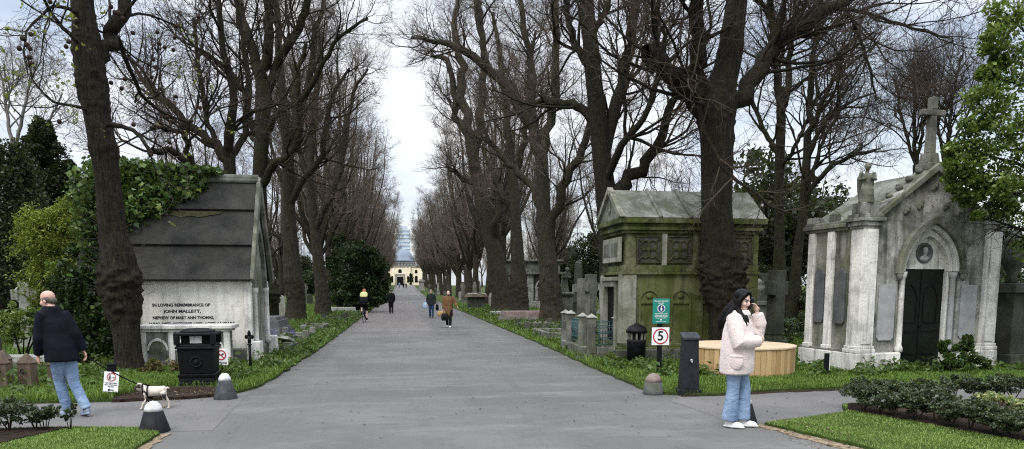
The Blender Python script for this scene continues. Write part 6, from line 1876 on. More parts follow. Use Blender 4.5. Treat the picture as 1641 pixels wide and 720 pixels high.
# background graves among the trees, each with the same few looks
g_ = random.Random(99)
kinds = ['round', 'gothic', 'cross', 'urn', 'obelisk', 'round', 'cross']
for i in range(120):
    side = -1 if i % 2 else 1
    Y = 30 + 200 * (i / 120) ** 1.35 + g_.uniform(-3, 3)
    x = side * g_.uniform(8.5, 13 + Y * .12) + (1.5 if side > 0 else 0)
    if i % 3 == 0: x = (-4.6 - g_.uniform(0, 2.5)) if side < 0 else (6.0 + g_.uniform(0, 3.0))
    if abs(x) < 9 and Y < 60: Y += 34
    k = g_.choice(kinds)
    nm = {'round': 'headstone', 'gothic': 'headstone', 'cross': 'grave_cross', 'urn': 'urn_monument', 'obelisk': 'grave_obelisk'}[k]
    noun = {'round': 'round-topped headstone', 'gothic': 'pointed headstone', 'cross': 'stone cross', 'urn': 'urn on a pedestal', 'obelisk': 'obelisk'}[k]
    m_, tone_ = g_.choice([(STONE_GREY, 'grey'), (STONE_DARK, 'dark'), (STONE_PALE, 'pale')])
    h = g_.uniform(.9, 1.4) if k in ('round', 'gothic') else g_.uniform(1.5, 2.5)
    headstone(nm, 'distant %s %s under the trees on the %s of the avenue' % (tone_, noun, 'left' if side < 0 else 'right'), (x, Y, zg(Y)), R(g_.uniform(-25, 25)), k, h, g_.uniform(.5, .75), m_, 'distant graves under the trees')
PM = thing('pale_monument', 'bright pale pedestal monument far down the right verge', 'monument', (5.0, 200, zg(200)), 0)
b = MB(); b.box(-.9, .9, -.9, .9, -.1, .5); b.box(-.65, .65, -.65, .65, .5, 2.4); b.build('pedestal', STONE_PALE, PM, bevel=.04)
b = MB(); b.box(-.9, .9, -.9, .9, 2.4, 2.7); b.box(-.5, .5, -.5, .5, 2.7, 3.1); b.build('cornice', STONE_PALE, PM, bevel=.04)

# ---------------------------------------------------------------- the chapel and tower at the end of the avenue
CREAM = m_plain('cream_bath_stone', (.87, .76, .57), .85, spec=.15, vary=.10, scale=.5)
LEAD = m_plain('blue_grey_lead', (.17, .20, .25), .5, vary=.12, scale=.4)
GL = m_plain('pale_blue_glass', (.36, .45, .56), .25, spec=.6, vary=.15, scale=.2)
PALE_BAND = m_plain('pale_cladding', (.55, .60, .66), .5, vary=.06)
FY, FZ, FX = 312.0, zg(312) - .05, -.9
FC = thing('domed_chapel', 'cream domed chapel closing the far end of the avenue', 'chapel', (FX, FY, FZ))
b = MB(); b.box(-9, 9, 0, 14, 0, 7.6); b.box(-4.2, 4.2, -.8, -.002, 0, 7.6); b.build('wall', CREAM, FC, bevel=.05)
b = MB(); b.box(-9.3, 9.3, -.3, 14.3, 7.6, 8.0); b.box(-4.5, 4.5, -1.1, -.31, 7.6, 8.0)
for k in range(31): b.lathe([(.16, 8.0), (.22, 8.35), (.12, 8.8), (.16, 9.1)], 6, (-9 + k * .6, -.02, 0))
b.box(-9.2, 9.2, -.2, .2, 9.1, 9.35); b.build('balustrade', STONE_PALE, FC)
b = MB(); b.lathe([(6.4, 7.9), (6.4, 9.9), (6.7, 10.0), (6.7, 10.3), (6.2, 10.5), (5.7, 12.0), (4.6, 13.6), (3.0, 14.8), (1.2, 15.3), (.9, 15.4), (.8, 16.4), (.1, 16.9)], 40, (0, 7, 0)); b.build('dome', LEAD, FC, True)
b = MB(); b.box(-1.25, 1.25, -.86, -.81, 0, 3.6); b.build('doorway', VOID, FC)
b = MB(); b.box(-2.0, -1.26, -1.0, -.81, 0, 4.2); b.box(1.26, 2.0, -1.0, -.81, 0, 4.2); b.box(-2.1, 2.1, -1.05, -.81, 4.2, 4.7); b.build('door_surround', STONE_PALE, FC, bevel=.03)
for x, z, w, h in ((0, 5.1, 1.4, 1.5), (-6.6, 1.2, 1.2, 2.8), (6.6, 1.2, 1.2, 2.8), (-6.6, 5.0, 1.1, 1.4), (6.6, 5.0, 1.1, 1.4), (-3.2, 1.2, .9, 2.6), (3.2, 1.2, .9, 2.6)):
    yy = -.81 if abs(x) < 4 else -.01
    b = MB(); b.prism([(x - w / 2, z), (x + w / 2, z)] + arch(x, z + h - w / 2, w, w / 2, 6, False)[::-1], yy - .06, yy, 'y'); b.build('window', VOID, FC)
for x in (-4.0, -2.5, 2.5, 4.0):
    b = MB(); b.box(x - .3, x + .3, -1.0, -.81, 0, 7.5); b.build('pilaster', CREAM, FC, bevel=.03)
for x in (-4.4, 4.4):
    t = thing('clipped_yew', 'dark clipped yew flanking the door of the far chapel on its %s' % ('left' if x < 0 else 'right'), 'tree', (FX + x, FY - 4, zg(FY - 4)), 0, 'clipped yews')
    leaves('crown', clumpy([((0, 0, 1.6), (.9, .9, 1.5)), ((0, 0, 3.0), (.85, .85, 1.4)), ((0, 0, 4.0), (.6, .6, .9))], 30, .4, 16), .4, YEW, t)
    b = MB(); b.tube([(0, 0, -.1), (0, 0, 3.5)], [.2, .08], 6); b.build('trunk', BARK, t)
TW = thing('office_tower', 'slim pale blue office tower rising behind the chapel dome', 'tower', (1.6, 640, 0))
b = MB(); b.box(-5.4, 5.4, 0, 11, 0, 50); b.build('glazing', GL, TW)
b = MB()
for k in range(16): b.box(-5.6, 5.6, -.3, 11.3, 2.2 + k * 3.1, 3.5 + k * 3.1)
b.build('floor_band', PALE_BAND, TW)
b = MB(); b.box(-3.5, 3.5, 2, 9, 50, 53); b.build('plant_room', PALE_BAND, TW)
# ---------------------------------------------------------------- people
SKIN = m_plain('skin', (.66, .45, .36), .5, spec=.35, vary=.06, scale=8)
SKIN_RED = m_plain('ruddy_skin', (.58, .34, .26), .5, spec=.35, vary=.08, scale=8)
LIP = m_plain('lips', (.30, .09, .08), .45, vary=.05)
EYE = m_plain('dark_eyes', (.015, .011, .009), .25, spec=.6)
BROW = m_plain('eyebrows', (.03, .02, .016), .8)
HAIR_BLACK = m_plain('black_hair', (.004, .0035, .0035), .5, spec=.15, vary=.4, scale=30, bump=.3)
HAIR_GREY = m_plain('grey_brown_hair', (.11, .085, .065), .7, vary=.4, scale=60, bump=.3)
HAIR_BROWN = m_plain('brown_hair', (.035, .022, .015), .6, vary=.4, scale=60)
M = Mat('faded_denim')
w_ = M.noise(3.2, 6, .65, M.mapped((1, 1, .5)))
c = M.mix(M.ramp(w_, [(.34, 0), (.66, 1)]), (.115, .185, .31), (.31, .42, .56))
c = M.mix(.3, c, M.ramp(M.noise(260, 2), [(.3, .5), (.7, 1.1)]), 'MULTIPLY')
M.base(c); M.rough(.85, .15); M.bump(M.noise(7, 5, .6, M.mapped((1, 1, 2.2))), .9, .03)
DENIM = M.m
DENIM_DARK = m_plain('dark_denim', (.03, .055, .12), .85, spec=.15, vary=.3, scale=8)
M = Mat('pale_pink_fleece')
f_ = M.noise(70, 4, .75)
c = M.mix(M.ramp(f_, [(.3, 0), (.7, 1)]), (.585, .49, .455), (.71, .615, .58))
M.base(c); M.rough(1.0, .1); M.bump(M.math('ADD', M.math('MULTIPLY', f_, .12), M.noise(6, 4, .6)), .9, .035)
M.b.inputs['Sheen Weight'].default_value = .4
FLEECE = M.m
NAVY = m_plain('navy_wool', (.006, .007, .012), .9, spec=.12, vary=.4, scale=6, bump=.35)
BLACKCLOTH = m_plain('black_cloth', (.008, .008, .009), .85, spec=.15, vary=.4, scale=8, bump=.3)
DKGREEN = m_plain('dark_green_cloth', (.022, .030, .026), .85, spec=.15, vary=.3)
CAMEL = m_plain('camel_brown_wool', (.155, .085, .042), .9, spec=.12, vary=.25, scale=6, bump=.3)
TRAINER = m_plain('white_trainer', (.72, .71, .68), .55, vary=.08, scale=20)
DARKSHOE = m_plain('dark_shoe', (.02, .018, .017), .5, vary=.3)
BLUESHOE = m_plain('blue_grey_trainer', (.20, .25, .32), .6, vary=.3, scale=20)


def head_into(b, H, yaw, pitch):
    """A head with face features fused into body builder b."""
    rot = Matrix.Rotation(yaw, 3, 'Z') @ Matrix.Rotation(pitch, 3, 'X')
    H = Vector(H)

    def E(c, r): b.ell(H + rot @ Vector(c), r, 14, 10, 0, rot)
    E((0, -.012, .042), (.073, .094, .084)); E((0, .022, -.025), (.060, .066, .085)); E((0, .05, -.085), (.036, .034, .028))
    E((0, .090, -.022), (.011, .022, .027)); E((0, .099, -.034), (.015, .014, .012)); E((0, .074, .020), (.048, .018, .013))
    for s in (-1, 1):
        E((s * .036, .058, -.032), (.026, .026, .028)); E((s * .074, -.008, -.012), (.011, .022, .031))
    E((0, .080, -.060), (.024, .014, .012))
    return H, rot


def hand_into(b, w, d, palm, side, curl=.5, s=1.0):
    """Palm and five fingers from wrist w, pointing along d, palm facing along palm."""
    w, d, palm = Vector(w), Vector(d).normalized(), Vector(palm).normalized()
    palm = (palm - d * palm.dot(d)).normalized()
    t = d.cross(palm) * side                                 # towards the thumb
    rot = Matrix((t, d, palm)).transposed()
    b.ell(w + d * .045 * s, (.040 * s, .052 * s, .018 * s), 12, 8, 0, rot)
    for k, ln in enumerate((.070, .080, .074, .058)):
        p0 = w + d * .075 * s + t * (.030 - .020 * k) * s
        d1 = (d + palm * curl * .5).normalized(); d2 = (d + palm * curl * 1.6).normalized(); d3 = (d * .6 + palm * curl * 2.4).normalized()
        p1 = p0 + d1 * ln * .42 * s; p2 = p1 + d2 * ln * .32 * s; p3 = p2 + d3 * ln * .26 * s
        b.tube([p0 - d * .02, p0, p1, p2, p3], [.0095 * s, .0095 * s, .009 * s, .0085 * s, .007 * s], 8)
    q0 = w + d * .02 * s + t * .026 * s
    q1 = q0 + (d * .6 + t * .8).normalized() * .036 * s; q2 = q1 + (d + t * .25 + palm * .5).normalized() * .030 * s
    b.tube([q0, q1, q2], [.013 * s, .011 * s, .008 * s], 8)


def person(label, loc, rz, P, group=None):
    """P: joints in metres, forward +y, right +x; clothing rings and radii."""
    t = thing('person', label, 'person', loc, rz, group)
    v = P.get('vox', .008)
    b = MB()
    hip, chest, neck, H = Vector(P['hip']), Vector(P['chest']), Vector(P['neck']), P['head']
    H, rot = head_into(b, H, P.get('yaw', 0), P.get('pitch', 0))
    b.tube([neck - Vector((0, .01, .07)), neck, H + rot @ Vector((0, -.02, -.05))], [.062, .054, .052], 12)
    b.loft([((hip.x, hip.y, hip.z - .06), .13, .09), ((hip.x, hip.y, hip.z + .06), .15, .10), (((hip + chest) / 2)[:], .125, .085), (chest[:], .16, .10), ((neck.x, neck.y - .01, neck.z - .05), .12, .07), ((neck.x, neck.y, neck.z), .05, .05)], 16)
    for s, k in ((-1, 'l'), (1, 'r')):
        S, El, Wr = [Vector(P[k + n]) for n in ('_sh', '_el', '_wr')]
        b.tube([chest, S, El, Wr], [.06, .052, .040, .027], 10)
        hd = P.get(k + '_hand', dict())
        hand_into(b, Wr, hd.get('d', tuple(Wr - El)), hd.get('palm', (-s, 0, 0)), hd.get('side', 1), hd.get('curl', .5), hd.get('s', 1.0))
        Hp, Kn, An = [Vector(P[k + n]) for n in ('_hip', '_kn', '_an')]
        b.tube([Hp, Kn, An], [.085, .055, .038], 12)
        fd = Vector(P.get(k + '_toe', (0, 1, 0))).normalized()
        b.tube([An, An + Vector((0, 0, -.05)) + fd * .02, An + Vector((0, 0, -.055)) + fd * .12], [.036, .036, .025], 10)

    def cls(p):
        q = rot.transposed() @ (Vector(p) - H)
        if q.y > .055:
            for s in (-1, 1):
                if abs(q.x - s * .031) < .013 and abs(q.z + .002) < .0075: return 2
                if abs(q.x - s * .033) < .021 and abs(q.z - .021) < .0065: return 3
            if abs(q.x) < .023 and abs(q.z + .060) < .010 and q.y > .07: return 1
        return 0
    remeshed(b, 'body', [P.get('skin', SKIN), LIP, EYE, BROW], t, v, 2, cls)
    # trousers
    b = MB()
    r = P['leg_r']
    b.loft([((hip.x, hip.y, hip.z - .12), r[0] * 1.55, r[0] * 1.18), ((hip.x, hip.y, hip.z), r[0] * 1.6, r[0] * 1.2), ((hip.x, hip.y, hip.z + .12), r[0] * 1.5, r[0] * 1.15)], 16)
    for k in 'lr':
        Hp, Kn, An = [Vector(P[k + n]) for n in ('_hip', '_kn', '_an')]
        hem = An + (Kn - An) * P.get('hem', .0)
        b.tube([Hp + Vector((0, 0, .04)), Hp.lerp(Kn, .5), Kn, Kn.lerp(hem, .5), hem], [r[0], r[0] * .55 + r[1] * .5, r[1], (r[1] + r[2]) / 2, r[2]], 14)
    remeshed(b, P.get('leg_name', 'trousers'), P['leg_m'], t, v * 1.3, 2)
    # shoes
    for k in 'lr':
        An = Vector(P[k + '_an']); fd = Vector(P.get(k + '_toe', (0, 1, 0))).normalized()
        z0 = An.z - .085
        b = MB(); a = math.atan2(-fd.x, fd.y); q = Matrix.Rotation(a, 3, 'Z')
        if fd.z: q = q @ Matrix.Rotation(math.asin(max(-1, min(1, fd.z))), 3, 'X')
        c0 = Vector((An.x, An.y, z0 + .045))
        b.ell(c0 + q @ Vector((0, .0, .012)), (.042, .060, .058), 12, 8, 0, q); b.ell(c0 + q @ Vector((0, .085, -.006)), (.046, .095, .040), 12, 8, 0, q); b.ell(c0 + q @ Vector((0, .06, -.028)), (.048, .145, .018), 14, 6, 0, q)
        remeshed(b, 'shoe', P['shoe_m'], t, max(v, .008), 1)
    # coat or jacket
    b = MB()
    b.loft(P['coat'], 22)
    sr = P['sleeve_r']
    for k in 'lr':
        S, El, Wr = [Vector(P[k + n]) for n in ('_sh', '_el', '_wr')]
        cuff = Wr + (El - Wr) * .06
        mid = El.lerp(cuff, .5)
        b.tube([chest.lerp(S, .5), S, S.lerp(El, .5), El, mid, cuff], [sr[0] * .9, sr[0], (sr[0] + sr[1]) / 2, sr[1], (sr[1] + sr[2]) / 2 * 1.04, sr[2]], 14)
    if P.get('collar'):
        cr, ch_ = P['collar']
        b.torus((neck.x, neck.y + .005, neck.z + ch_), cr, .030, 'z', 20, 8)
        b.torus((neck.x, neck.y + .005, neck.z + ch_ - .03), cr * 1.12, .034, 'z', 20, 8)
    remeshed(b, P.get('coat_name', 'coat'), P['coat_m'], t, v * 1.25, 3)
    # hair
    if P.get('hair'):
        b = MB()
        P['hair'](b, lambda c, r: b.ell(H + rot @ Vector(c), r, 14, 10, 0, rot), lambda pts, rr: b.tube([H + rot @ Vector(p) for p in pts], rr, 10))
        remeshed(b, 'hair', P['hair_m'], t, v, 2)
    return t


# --- the woman on the phone
def long_hair(b, E, T):
    E((0, -.022, .052), (.086, .100, .086)); E((0, .035, .105), (.062, .05, .030)); E((0, -.05, -.03), (.086, .078, .10))
    for s in (-1, 1):
        T([(s * .03, .055, .108), (s * .066, .045, .065), (s * .084, .016, 0), (s * .086, .012, -.08), (s * .084, .03, -.16)], [.022, .026, .032, .036, .040])
    T([(.084, .03, -.12), (.095, .10, -.19), (.085, .150, -.28), (.065, .165, -.36), (.05, .155, -.43)], [.042, .046, .046, .040, .016]); T([(.05, .07, -.12), (.05, .13, -.20), (.03, .165, -.30), (.03, .165, -.38)], [.03, .036, .034, .014])
    T([(-.07, .02, -.12), (-.06, .075, -.20), (-.03, .11, -.28), (-.02, .12, -.36)], [.04, .045, .04, .02])
    T([(.03, -.07, -.05), (.06, -.13, -.18), (.08, -.165, -.30), (.09, -.17, -.42)], [.06, .066, .056, .02]); T([(.08, -.03, -.08), (.12, -.06, -.18), (.15, -.08, -.28), (.15, -.07, -.36)], [.04, .04, .034, .012])
    T([(-.04, -.07, -.05), (-.04, -.115, -.18), (-.03, -.14, -.30), (-.02, -.14, -.38)], [.06, .062, .052, .022])


WL = (4.02, 8.52, 0)
WRZ = math.atan2(-.80, -.60)
W = person('woman in a pale pink fleece coat and blue jeans talking on a phone', WL, WRZ, dict(
    hip=(0, 0, .90), chest=(0, 0, 1.28), neck=(0, .02, 1.43), head=(0, .055, 1.56), yaw=R(-20), pitch=R(-12),
    r_sh=(.17, .0, 1.345), r_el=(.245, .08, 1.06), r_wr=(.02, .285, 1.075), r_hand=dict(d=(-1, .2, .1), palm=(0, -1, .2), side=1, curl=.7),
    l_sh=(-.17, .0, 1.345), l_el=(-.20, .26, 1.13), l_wr=(-.14, .205, 1.415), l_hand=dict(d=(.25, -.28, 1), palm=(.7, -.55, 0), side=1, curl=.75),
    r_hip=(.08, 0, .88), r_kn=(.08, .0, .48), r_an=(.07, -.035, .088), r_toe=(.15, 1, 0),
    l_hip=(-.08, .01, .88), l_kn=(-.08, .10, .48), l_an=(-.07, .09, .088), l_toe=(-.1, 1, 0),
    leg_r=(.092, .076, .098), leg_m=DENIM, leg_name='jeans', hem=.02, shoe_m=TRAINER,
    coat=[((0, .01, .665), .225, .165), ((0, .012, .68), .250, .195), ((0, .015, .80), .255, .205), ((0, .02, .98), .250, .200), ((0, .02, 1.15), .235, .185), ((0, .015, 1.28), .215, .16), ((0, .01, 1.36), .185, .13), ((0, .01, 1.41), .12, .10), ((0, .015, 1.44), .085, .08)],
    sleeve_r=(.095, .098, .070), coat_m=FLEECE, collar=(.092, -.012), hair=long_hair, hair_m=HAIR_BLACK))
b = MB(); b.box(.08, .235, -.004, .03, -.02, .17)
b = MB(); b.ell((.243, .06, .83), (.030, .085, .10), 16, 10); b.ell((.248, .06, .90), (.030, .085, .018), 14, 6); o = remeshed(b, 'pocket', FLEECE, W, .01, 2)
PH = MB(); PH.box(-.036, .036, -.005, .005, -.075, .075)
PHO = PH.build('mobile_phone', m_plain('black_phone', (.012, .012, .014), .2, spec=.6), None, bevel=.005)
wm = Matrix.Translation(WL) @ Matrix.Rotation(WRZ, 4, 'Z')
PHO.location = wm @ Vector((-.095, .135, 1.525)); PHO.rotation_euler = (R(-22), R(14), WRZ + R(80))
tag(PHO, 'black mobile phone held to the ear of the woman in the pink fleece', 'phone')


# --- the bald man with the dog
def rim_hair(b, E, T):
    E((0, -.058, -.012), (.070, .058, .050))
    for s in (-1, 1): E((s * .062, -.022, .012), (.020, .058, .034))


MLOC = (-4.36, 10.48, 0)
MRZ = math.atan2(.72, .69)
person('balding man in a navy coat and jeans walking away along the left path', MLOC, MRZ, dict(
    hip=(-.08, .03, .86), chest=(-.11, .10, 1.26), neck=(-.13, .13, 1.43), head=(-.145, .19, 1.545), yaw=R(32), pitch=R(-8), skin=SKIN_RED,
    l_sh=(-.27, .10, 1.36), l_el=(-.31, .12, 1.06), l_wr=(-.30, .20, .83), l_hand=dict(d=(0, .25, -1), palm=(1, 0, 0), side=-1, curl=.6),
    r_sh=(-.0, .09, 1.36), r_el=(.075, -.03, 1.09), r_wr=(.16, -.02, .87), r_hand=dict(d=(.3, -.1, -1), palm=(-1, .1, -.3), side=-1, curl=1.0),
    l_hip=(-.16, .03, .86), l_kn=(-.09, .15, .47), l_an=(-.04, .10, .09), l_toe=(-.1, 1, -.12),
    r_hip=(-.01, .03, .86), r_kn=(.02, -.0, .46), r_an=(.09, -.15, .11), r_toe=(.1, 1, -.18),
    leg_r=(.092, .070, .064), leg_m=DENIM, leg_name='jeans', hem=.0, shoe_m=BLUESHOE,
    coat=[((-.085, .03, .75), .20, .155), ((-.085, .03, .77), .21, .165), ((-.09, .045, .95), .20, .16), ((-.105, .08, 1.12), .19, .15), ((-.13, .10, 1.27), .185, .14), ((-.135, .11, 1.37), .16, .11), ((-.14, .12, 1.43), .12, .10), ((-.14, .13, 1.46), .085, .08)],
    sleeve_r=(.082, .074, .058), coat_m=NAVY, collar=(.082, .015), hair=rim_hair, hair_m=HAIR_GREY))
mm = Matrix.Translation(MLOC) @ Matrix.Rotation(MRZ, 4, 'Z')
hand = mm @ Vector((.18, -.03, .80))

# --- the dog
DGL = Vector((-3.52, 11.03, 0))
DG = thing('dog', 'small pale fawn dog with a dark face walking on the lead behind the bald man', 'dog', tuple(DGL), R(8))
b = MB()
b.tube([(-.13, 0, .225), (-.09, 0, .215), (0, 0, .220), (.09, 0, .225), (.15, 0, .230), (.175, 0, .225)], [.05, .076, .070, .062, .060, .03], 14)
b.tube([(-.11, 0, .24), (-.16, 0, .275), (-.185, -.005, .285)], [.058, .048, .045], 10)
b.ell((-.195, -.008, .285), (.055, .050, .052), 12, 9); b.ell((-.238, -.012, .268), (.030, .032, .027), 10, 8)
for sy in (-1, 1):
    b.tube([(-.105, sy * .045, .21), (-.11 - .02 * sy, sy * .048, .13), (-.115 + .035 * sy, sy * .045, .065), (-.125 + .045 * sy, sy * .045, .012)], [.036, .023, .017, .017], 9)
    b.ell((-.135 + .045 * sy, sy * .045, .012), (.022, .016, .012), 8, 6)
    b.tube([(.135, sy * .04, .215), (.125 - .03 * sy, sy * .048, .155), (.175 - .035 * sy, sy * .046, .085), (.165 - .045 * sy, sy * .045, .012)], [.048, .034, .017, .016], 9)
    b.ell((.155 - .045 * sy, sy * .045, .012), (.022, .016, .012), 8, 6)
    b.ell((-.185, sy * .044 - .005, .30), (.024, .012, .030), 8, 6)
b.tube([(.17, 0, .25), (.195, 0, .265), (.21, .005, .255), (.212, .01, .235)], [.016, .014, .011, .007], 8)


def dog_mat(p):
    if p.x < -.228 or (abs(p.y) > .038 and p.x < -.165 and p.z > .275): return 1
    if p.z < .17 and p.x > -.10 and p.x < .10: return 1
    if .05 < p.z < .19 and .12 < p.x < .18 and p.y < 0: return 1
    return 0


remeshed(b, 'body', [m_plain('fawn_coat', (.56, .50, .41), .9, spec=.1, vary=.25, scale=14, bump=.4), m_plain('dark_dog_mask', (.03, .024, .02), .8)], DG, .0075, 2, dog_mat)
b = MB()
for x, r in ((-.075, .081), (-.145, .058)): b.torus((x, 0, .222 if x > -.1 else .262), r, .011, 'x', 20, 6)
b.tube([(-.10, -.072, .20), (-.06, -.03, .145), (-.02, 0, .142)], .014, 6); b.tube([(-.145, 0, .315), (-.075, 0, .302)], .012, 6); b.tube([(-.12, -.06, .235), (-.075, -.078, .20)], .013, 6)
b.build('harness', BLACKCLOTH, DG, True)
dm = Matrix.Translation(DGL) @ Matrix.Rotation(R(8), 4, 'Z')
e = dm @ Vector((-.14, 0, .325))
b = MB()
b.tube([hand + (e - hand) * t + Vector((0, 0, -.10 * t * (1 - t))) for t in [i / 10 for i in range(11)]], .009, 6)
b.tube([hand + Vector((.0, 0, .03)), hand, hand + Vector((.01, 0, -.03))], .012, 6)
o = b.build('dog_lead', BLACKCLOTH, None, True)
tag(o, 'dark lead stretched from the bald man\'s hand to the fawn dog', 'lead')


# --- people on the avenue
def walker(label, loc, rz, coat_m, coat_kind, leg_m, shoe_m, hair, hair_m, s=.93, stride=.12, vox=.016, **kw):
    cz = {'short': .80, 'long': .52, 'mid': .72}[coat_kind]
    P = dict(hip=(0, 0, .93), chest=(0, 0, 1.32), neck=(0, .02, 1.49), head=(0, .04, 1.62),
             l_sh=(-.19, 0, 1.42), l_el=(-.25, -.03, 1.12), l_wr=(-.24, .06, .87), r_sh=(.19, 0, 1.42), r_el=(.25, -.03, 1.12), r_wr=(.24, .06, .87),
             l_hip=(-.09, 0, .92), l_kn=(-.09, stride * .7, .50), l_an=(-.08, stride, .085), r_hip=(.09, 0, .92), r_kn=(.09, -stride * .2, .50), r_an=(.08, -stride, .10),
             leg_r=(.10, .075, .062), leg_m=leg_m, shoe_m=shoe_m, vox=vox,
             coat=[((0, 0, cz), .20, .15), ((0, 0, cz + .02), .215, .16), ((0, 0, 1.0), .20, .145), ((0, 0, 1.15), .205, .145), ((0, 0, 1.32), .225, .145), ((0, 0, 1.42), .19, .115), ((0, .01, 1.48), .10, .085), ((0, .01, 1.52), .075, .07)],
             sleeve_r=(.085, .072, .055), coat_m=coat_m, hair=hair, hair_m=hair_m)
    P.update(kw)
    t = person(label, loc, rz, P)
    t.scale = (s, s, s)
    return t


def short_hair(b, E, T): E((0, -.022, .05), (.080, .092, .084)); E((0, -.055, -.01), (.072, .06, .06))
def cap_hair(b, E, T): E((0, -.01, .07), (.085, .10, .065)); E((0, .08, .055), (.06, .05, .012))
def beard_hair(b, E, T): E((0, -.022, .055), (.080, .092, .080)); E((0, .045, -.085), (.05, .05, .045))


walker('person in black walking away down the middle of the avenue', (-.75, 48.5, 0), R(2), BLACKCLOTH, 'short', BLACKCLOTH, DARKSHOE, short_hair, HAIR_GREY, .90, .05)
BRN = walker('bearded person in a long brown coat walking towards the camera with bags', (1.93, 31.7, 0), R(172), CAMEL, 'long', BLACKCLOTH, TRAINER, beard_hair, HAIR_BROWN, .90, .16,
             l_el=(-.32, .02, 1.14), l_wr=(-.42, .12, .98), r_el=(.25, -.02, 1.12), r_wr=(.25, .05, .86))
GRN = walker('person in a dark green jacket and blue jeans carrying bags up the avenue', (1.56, 41.4, 0), R(175), DKGREEN, 'short', DENIM_DARK, DARKSHOE, cap_hair, m_plain('tan_cap', (.32, .22, .12), .8), .90, .08)


def bag(name, label, loc, w, h, d, mat, rz=0.0):
    t = thing(name, label, 'bag', loc, rz)
    b = MB(); b.loft([((0, 0, 0), w * .42, d * .42), ((0, 0, .03), w * .52, d * .55), ((0, 0, h * .5), w * .55, d * .55), ((0, 0, h * .9), w * .45, d * .4), ((0, 0, h), w * .40, d * .2)], 14)
    b.build('body', mat, t, True)
    b = MB(); b.tube([(-w * .3, 0, h * .95), (-w * .2, 0, h * 1.35), (w * .2, 0, h * 1.35), (w * .3, 0, h * .95)], .012, 6); b.build('handle', mat, t, True)


TAN = m_plain('tan_canvas', (.34, .22, .10), .85, vary=.2)
bag('tote_bag', 'tan bag held by the person in the long brown coat', (1.62, 31.62, .48), .34, .22, .16, TAN)
bag('tote_bag', 'black bag held below the tan one by the person in the long brown coat', (1.76, 31.5, .30), .30, .30, .16, BLACKCLOTH)
bag('carrier_bag', 'light blue carrier bag held by the person in the dark green jacket', (1.22, 41.3, .52), .22, .34, .12, m_plain('light_blue_plastic', (.42, .55, .68), .5, vary=.15))
bag('carrier_bag', 'small black bag held by the person in the dark green jacket', (1.88, 41.3, .42), .16, .34, .12, BLACKCLOTH)
for x, y, lab, cm, lm in ((-.95, 232, 'tiny distant person in blue near the far chapel', DENIM, DENIM_DARK), (.30, 226, 'tiny distant person in black, left of a pair near the far chapel', BLACKCLOTH, BLACKCLOTH), (1.1, 224, 'tiny distant person in grey, right of a pair near the far chapel', m_plain('grey_cloth', (.08, .08, .085), .8), BLACKCLOTH)):
    walker(lab, (x, y, zg(y)), R(180 if x < 0 else 0), cm, 'mid', lm, DARKSHOE, short_hair, HAIR_BROWN, 1.0, .1, .03)

# --- the cyclist
CL = (-1.87, 36.9, 0)
BK_ = thing('bicycle', 'slim dark bicycle ridden away along the left edge of the avenue', 'bicycle', CL, R(-3))
for y in (-.50, .52):
    w = thing('wheel', None, None); w.parent = BK_; w.location = (0, y, .335)
    b = MB(); b.torus((0, 0, 0), .315, .016, 'x', 32, 6); b.build('tyre', DARKSHOE, w, True)
    b = MB(); b.torus((0, 0, 0), .297, .008, 'x', 32, 5); b.tube([(-.04, 0, 0), (.04, 0, 0)], .02, 8)
    for k in range(14):
        a = 2 * math.pi * k / 14; b.tube([(.0, 0, 0), (0, .295 * math.cos(a), .295 * math.sin(a))], .0016, 3)
    b.build('rim', m_plain('bright_alloy', (.4, .4, .4), .35, 1.0), w, True)
b = MB()
for p, q, r in (((0, -.5, .335), (0, -.03, .28), .011), ((0, -.5, .335), (0, -.16, .82), .010), ((0, -.03, .28), (0, -.18, .88), .015), ((0, -.03, .28), (0, .40, .80), .018), ((0, -.15, .80), (0, .38, .86), .014), ((0, .52, .335), (0, .38, .90), .014)):
    b.tube([p, q], r, 8)
b.build('frame', IRON, BK_, True)
b = MB(); b.ell((0, -.2, .915), (.065, .13, .03), 14, 8); b.build('saddle', DARKSHOE, BK_, True)
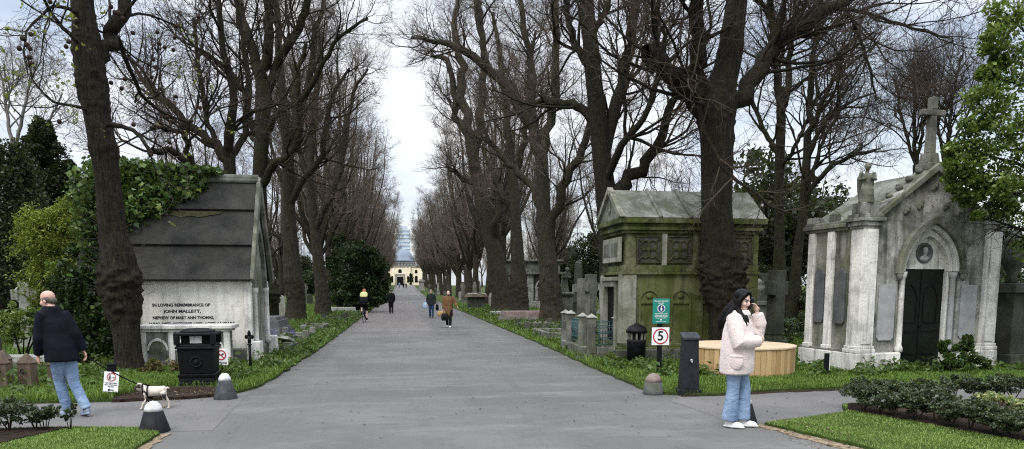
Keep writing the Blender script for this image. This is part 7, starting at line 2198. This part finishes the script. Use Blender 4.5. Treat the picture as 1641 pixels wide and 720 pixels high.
b = MB(); b.tube([(-.21, .30, .96), (-.2, .40, .97), (0, .40, .97), (.2, .40, .97), (.21, .30, .96)], .014, 8); b.tube([(0, .38, .9), (0, .40, .97)], .014, 8); b.build('handlebar', IRON, BK_, True)
b = MB(); b.torus((.05, -.03, .28), .085, .008, 'x', 20, 5); b.tube([(.07, -.03, .28), (.07, .03, .13)], .01, 6); b.tube([(-.07, -.03, .28), (-.07, -.09, .43)], .01, 6); b.box(.07, .16, -.01, .07, .115, .14); b.box(-.16, -.07, -.13, -.05, .415, .44); b.build('crank', IRON, BK_)
DG.scale = (.94, 1.3, 1.12)
HIVIS = m_plain('yellow_high_visibility_cloth', (.66, .62, .26), .7, vary=.1)


def no_hair(b, E, T): E((0, -.01, .055), (.086, .105, .075))


CY = person('cyclist with a yellow high visibility top riding away', CL, R(-3), dict(
    hip=(0, -.2, .99), chest=(0, .02, 1.30), neck=(0, .12, 1.43), head=(0, .20, 1.50), pitch=R(-10), vox=.014,
    l_sh=(-.18, .06, 1.37), l_el=(-.25, .20, 1.14), l_wr=(-.2, .34, .99), r_sh=(.18, .06, 1.37), r_el=(.25, .20, 1.14), r_wr=(.2, .34, .99),
    l_hip=(-.09, -.2, .97), l_kn=(-.12, .14, .78), l_an=(-.11, -.08, .52), r_hip=(.09, -.2, .97), r_kn=(.11, .10, .62), r_an=(.11, .02, .22),
    leg_r=(.10, .085, .07), leg_m=BLACKCLOTH, leg_name='shorts', hem=.85, shoe_m=DARKSHOE,
    coat=[((0, -.22, .98), .19, .13), ((0, -.16, 1.08), .19, .13), ((0, -.06, 1.20), .20, .14), ((0, .03, 1.32), .21, .14), ((0, .08, 1.40), .17, .11), ((0, .11, 1.44), .08, .07)],
    sleeve_r=(.08, .065, .05), coat_m=BLACKCLOTH, coat_name='jacket', hair=no_hair, hair_m=m_plain('orange_helmet', (.50, .14, .05), .45)))
b = MB(); b.loft([((0, -.08, 1.20), .17, .10), ((0, -.03, 1.30), .19, .12), ((0, .04, 1.42), .17, .11), ((0, .08, 1.48), .12, .08)], 16); o = remeshed(b, 'vest', HIVIS, CY, .014, 2)
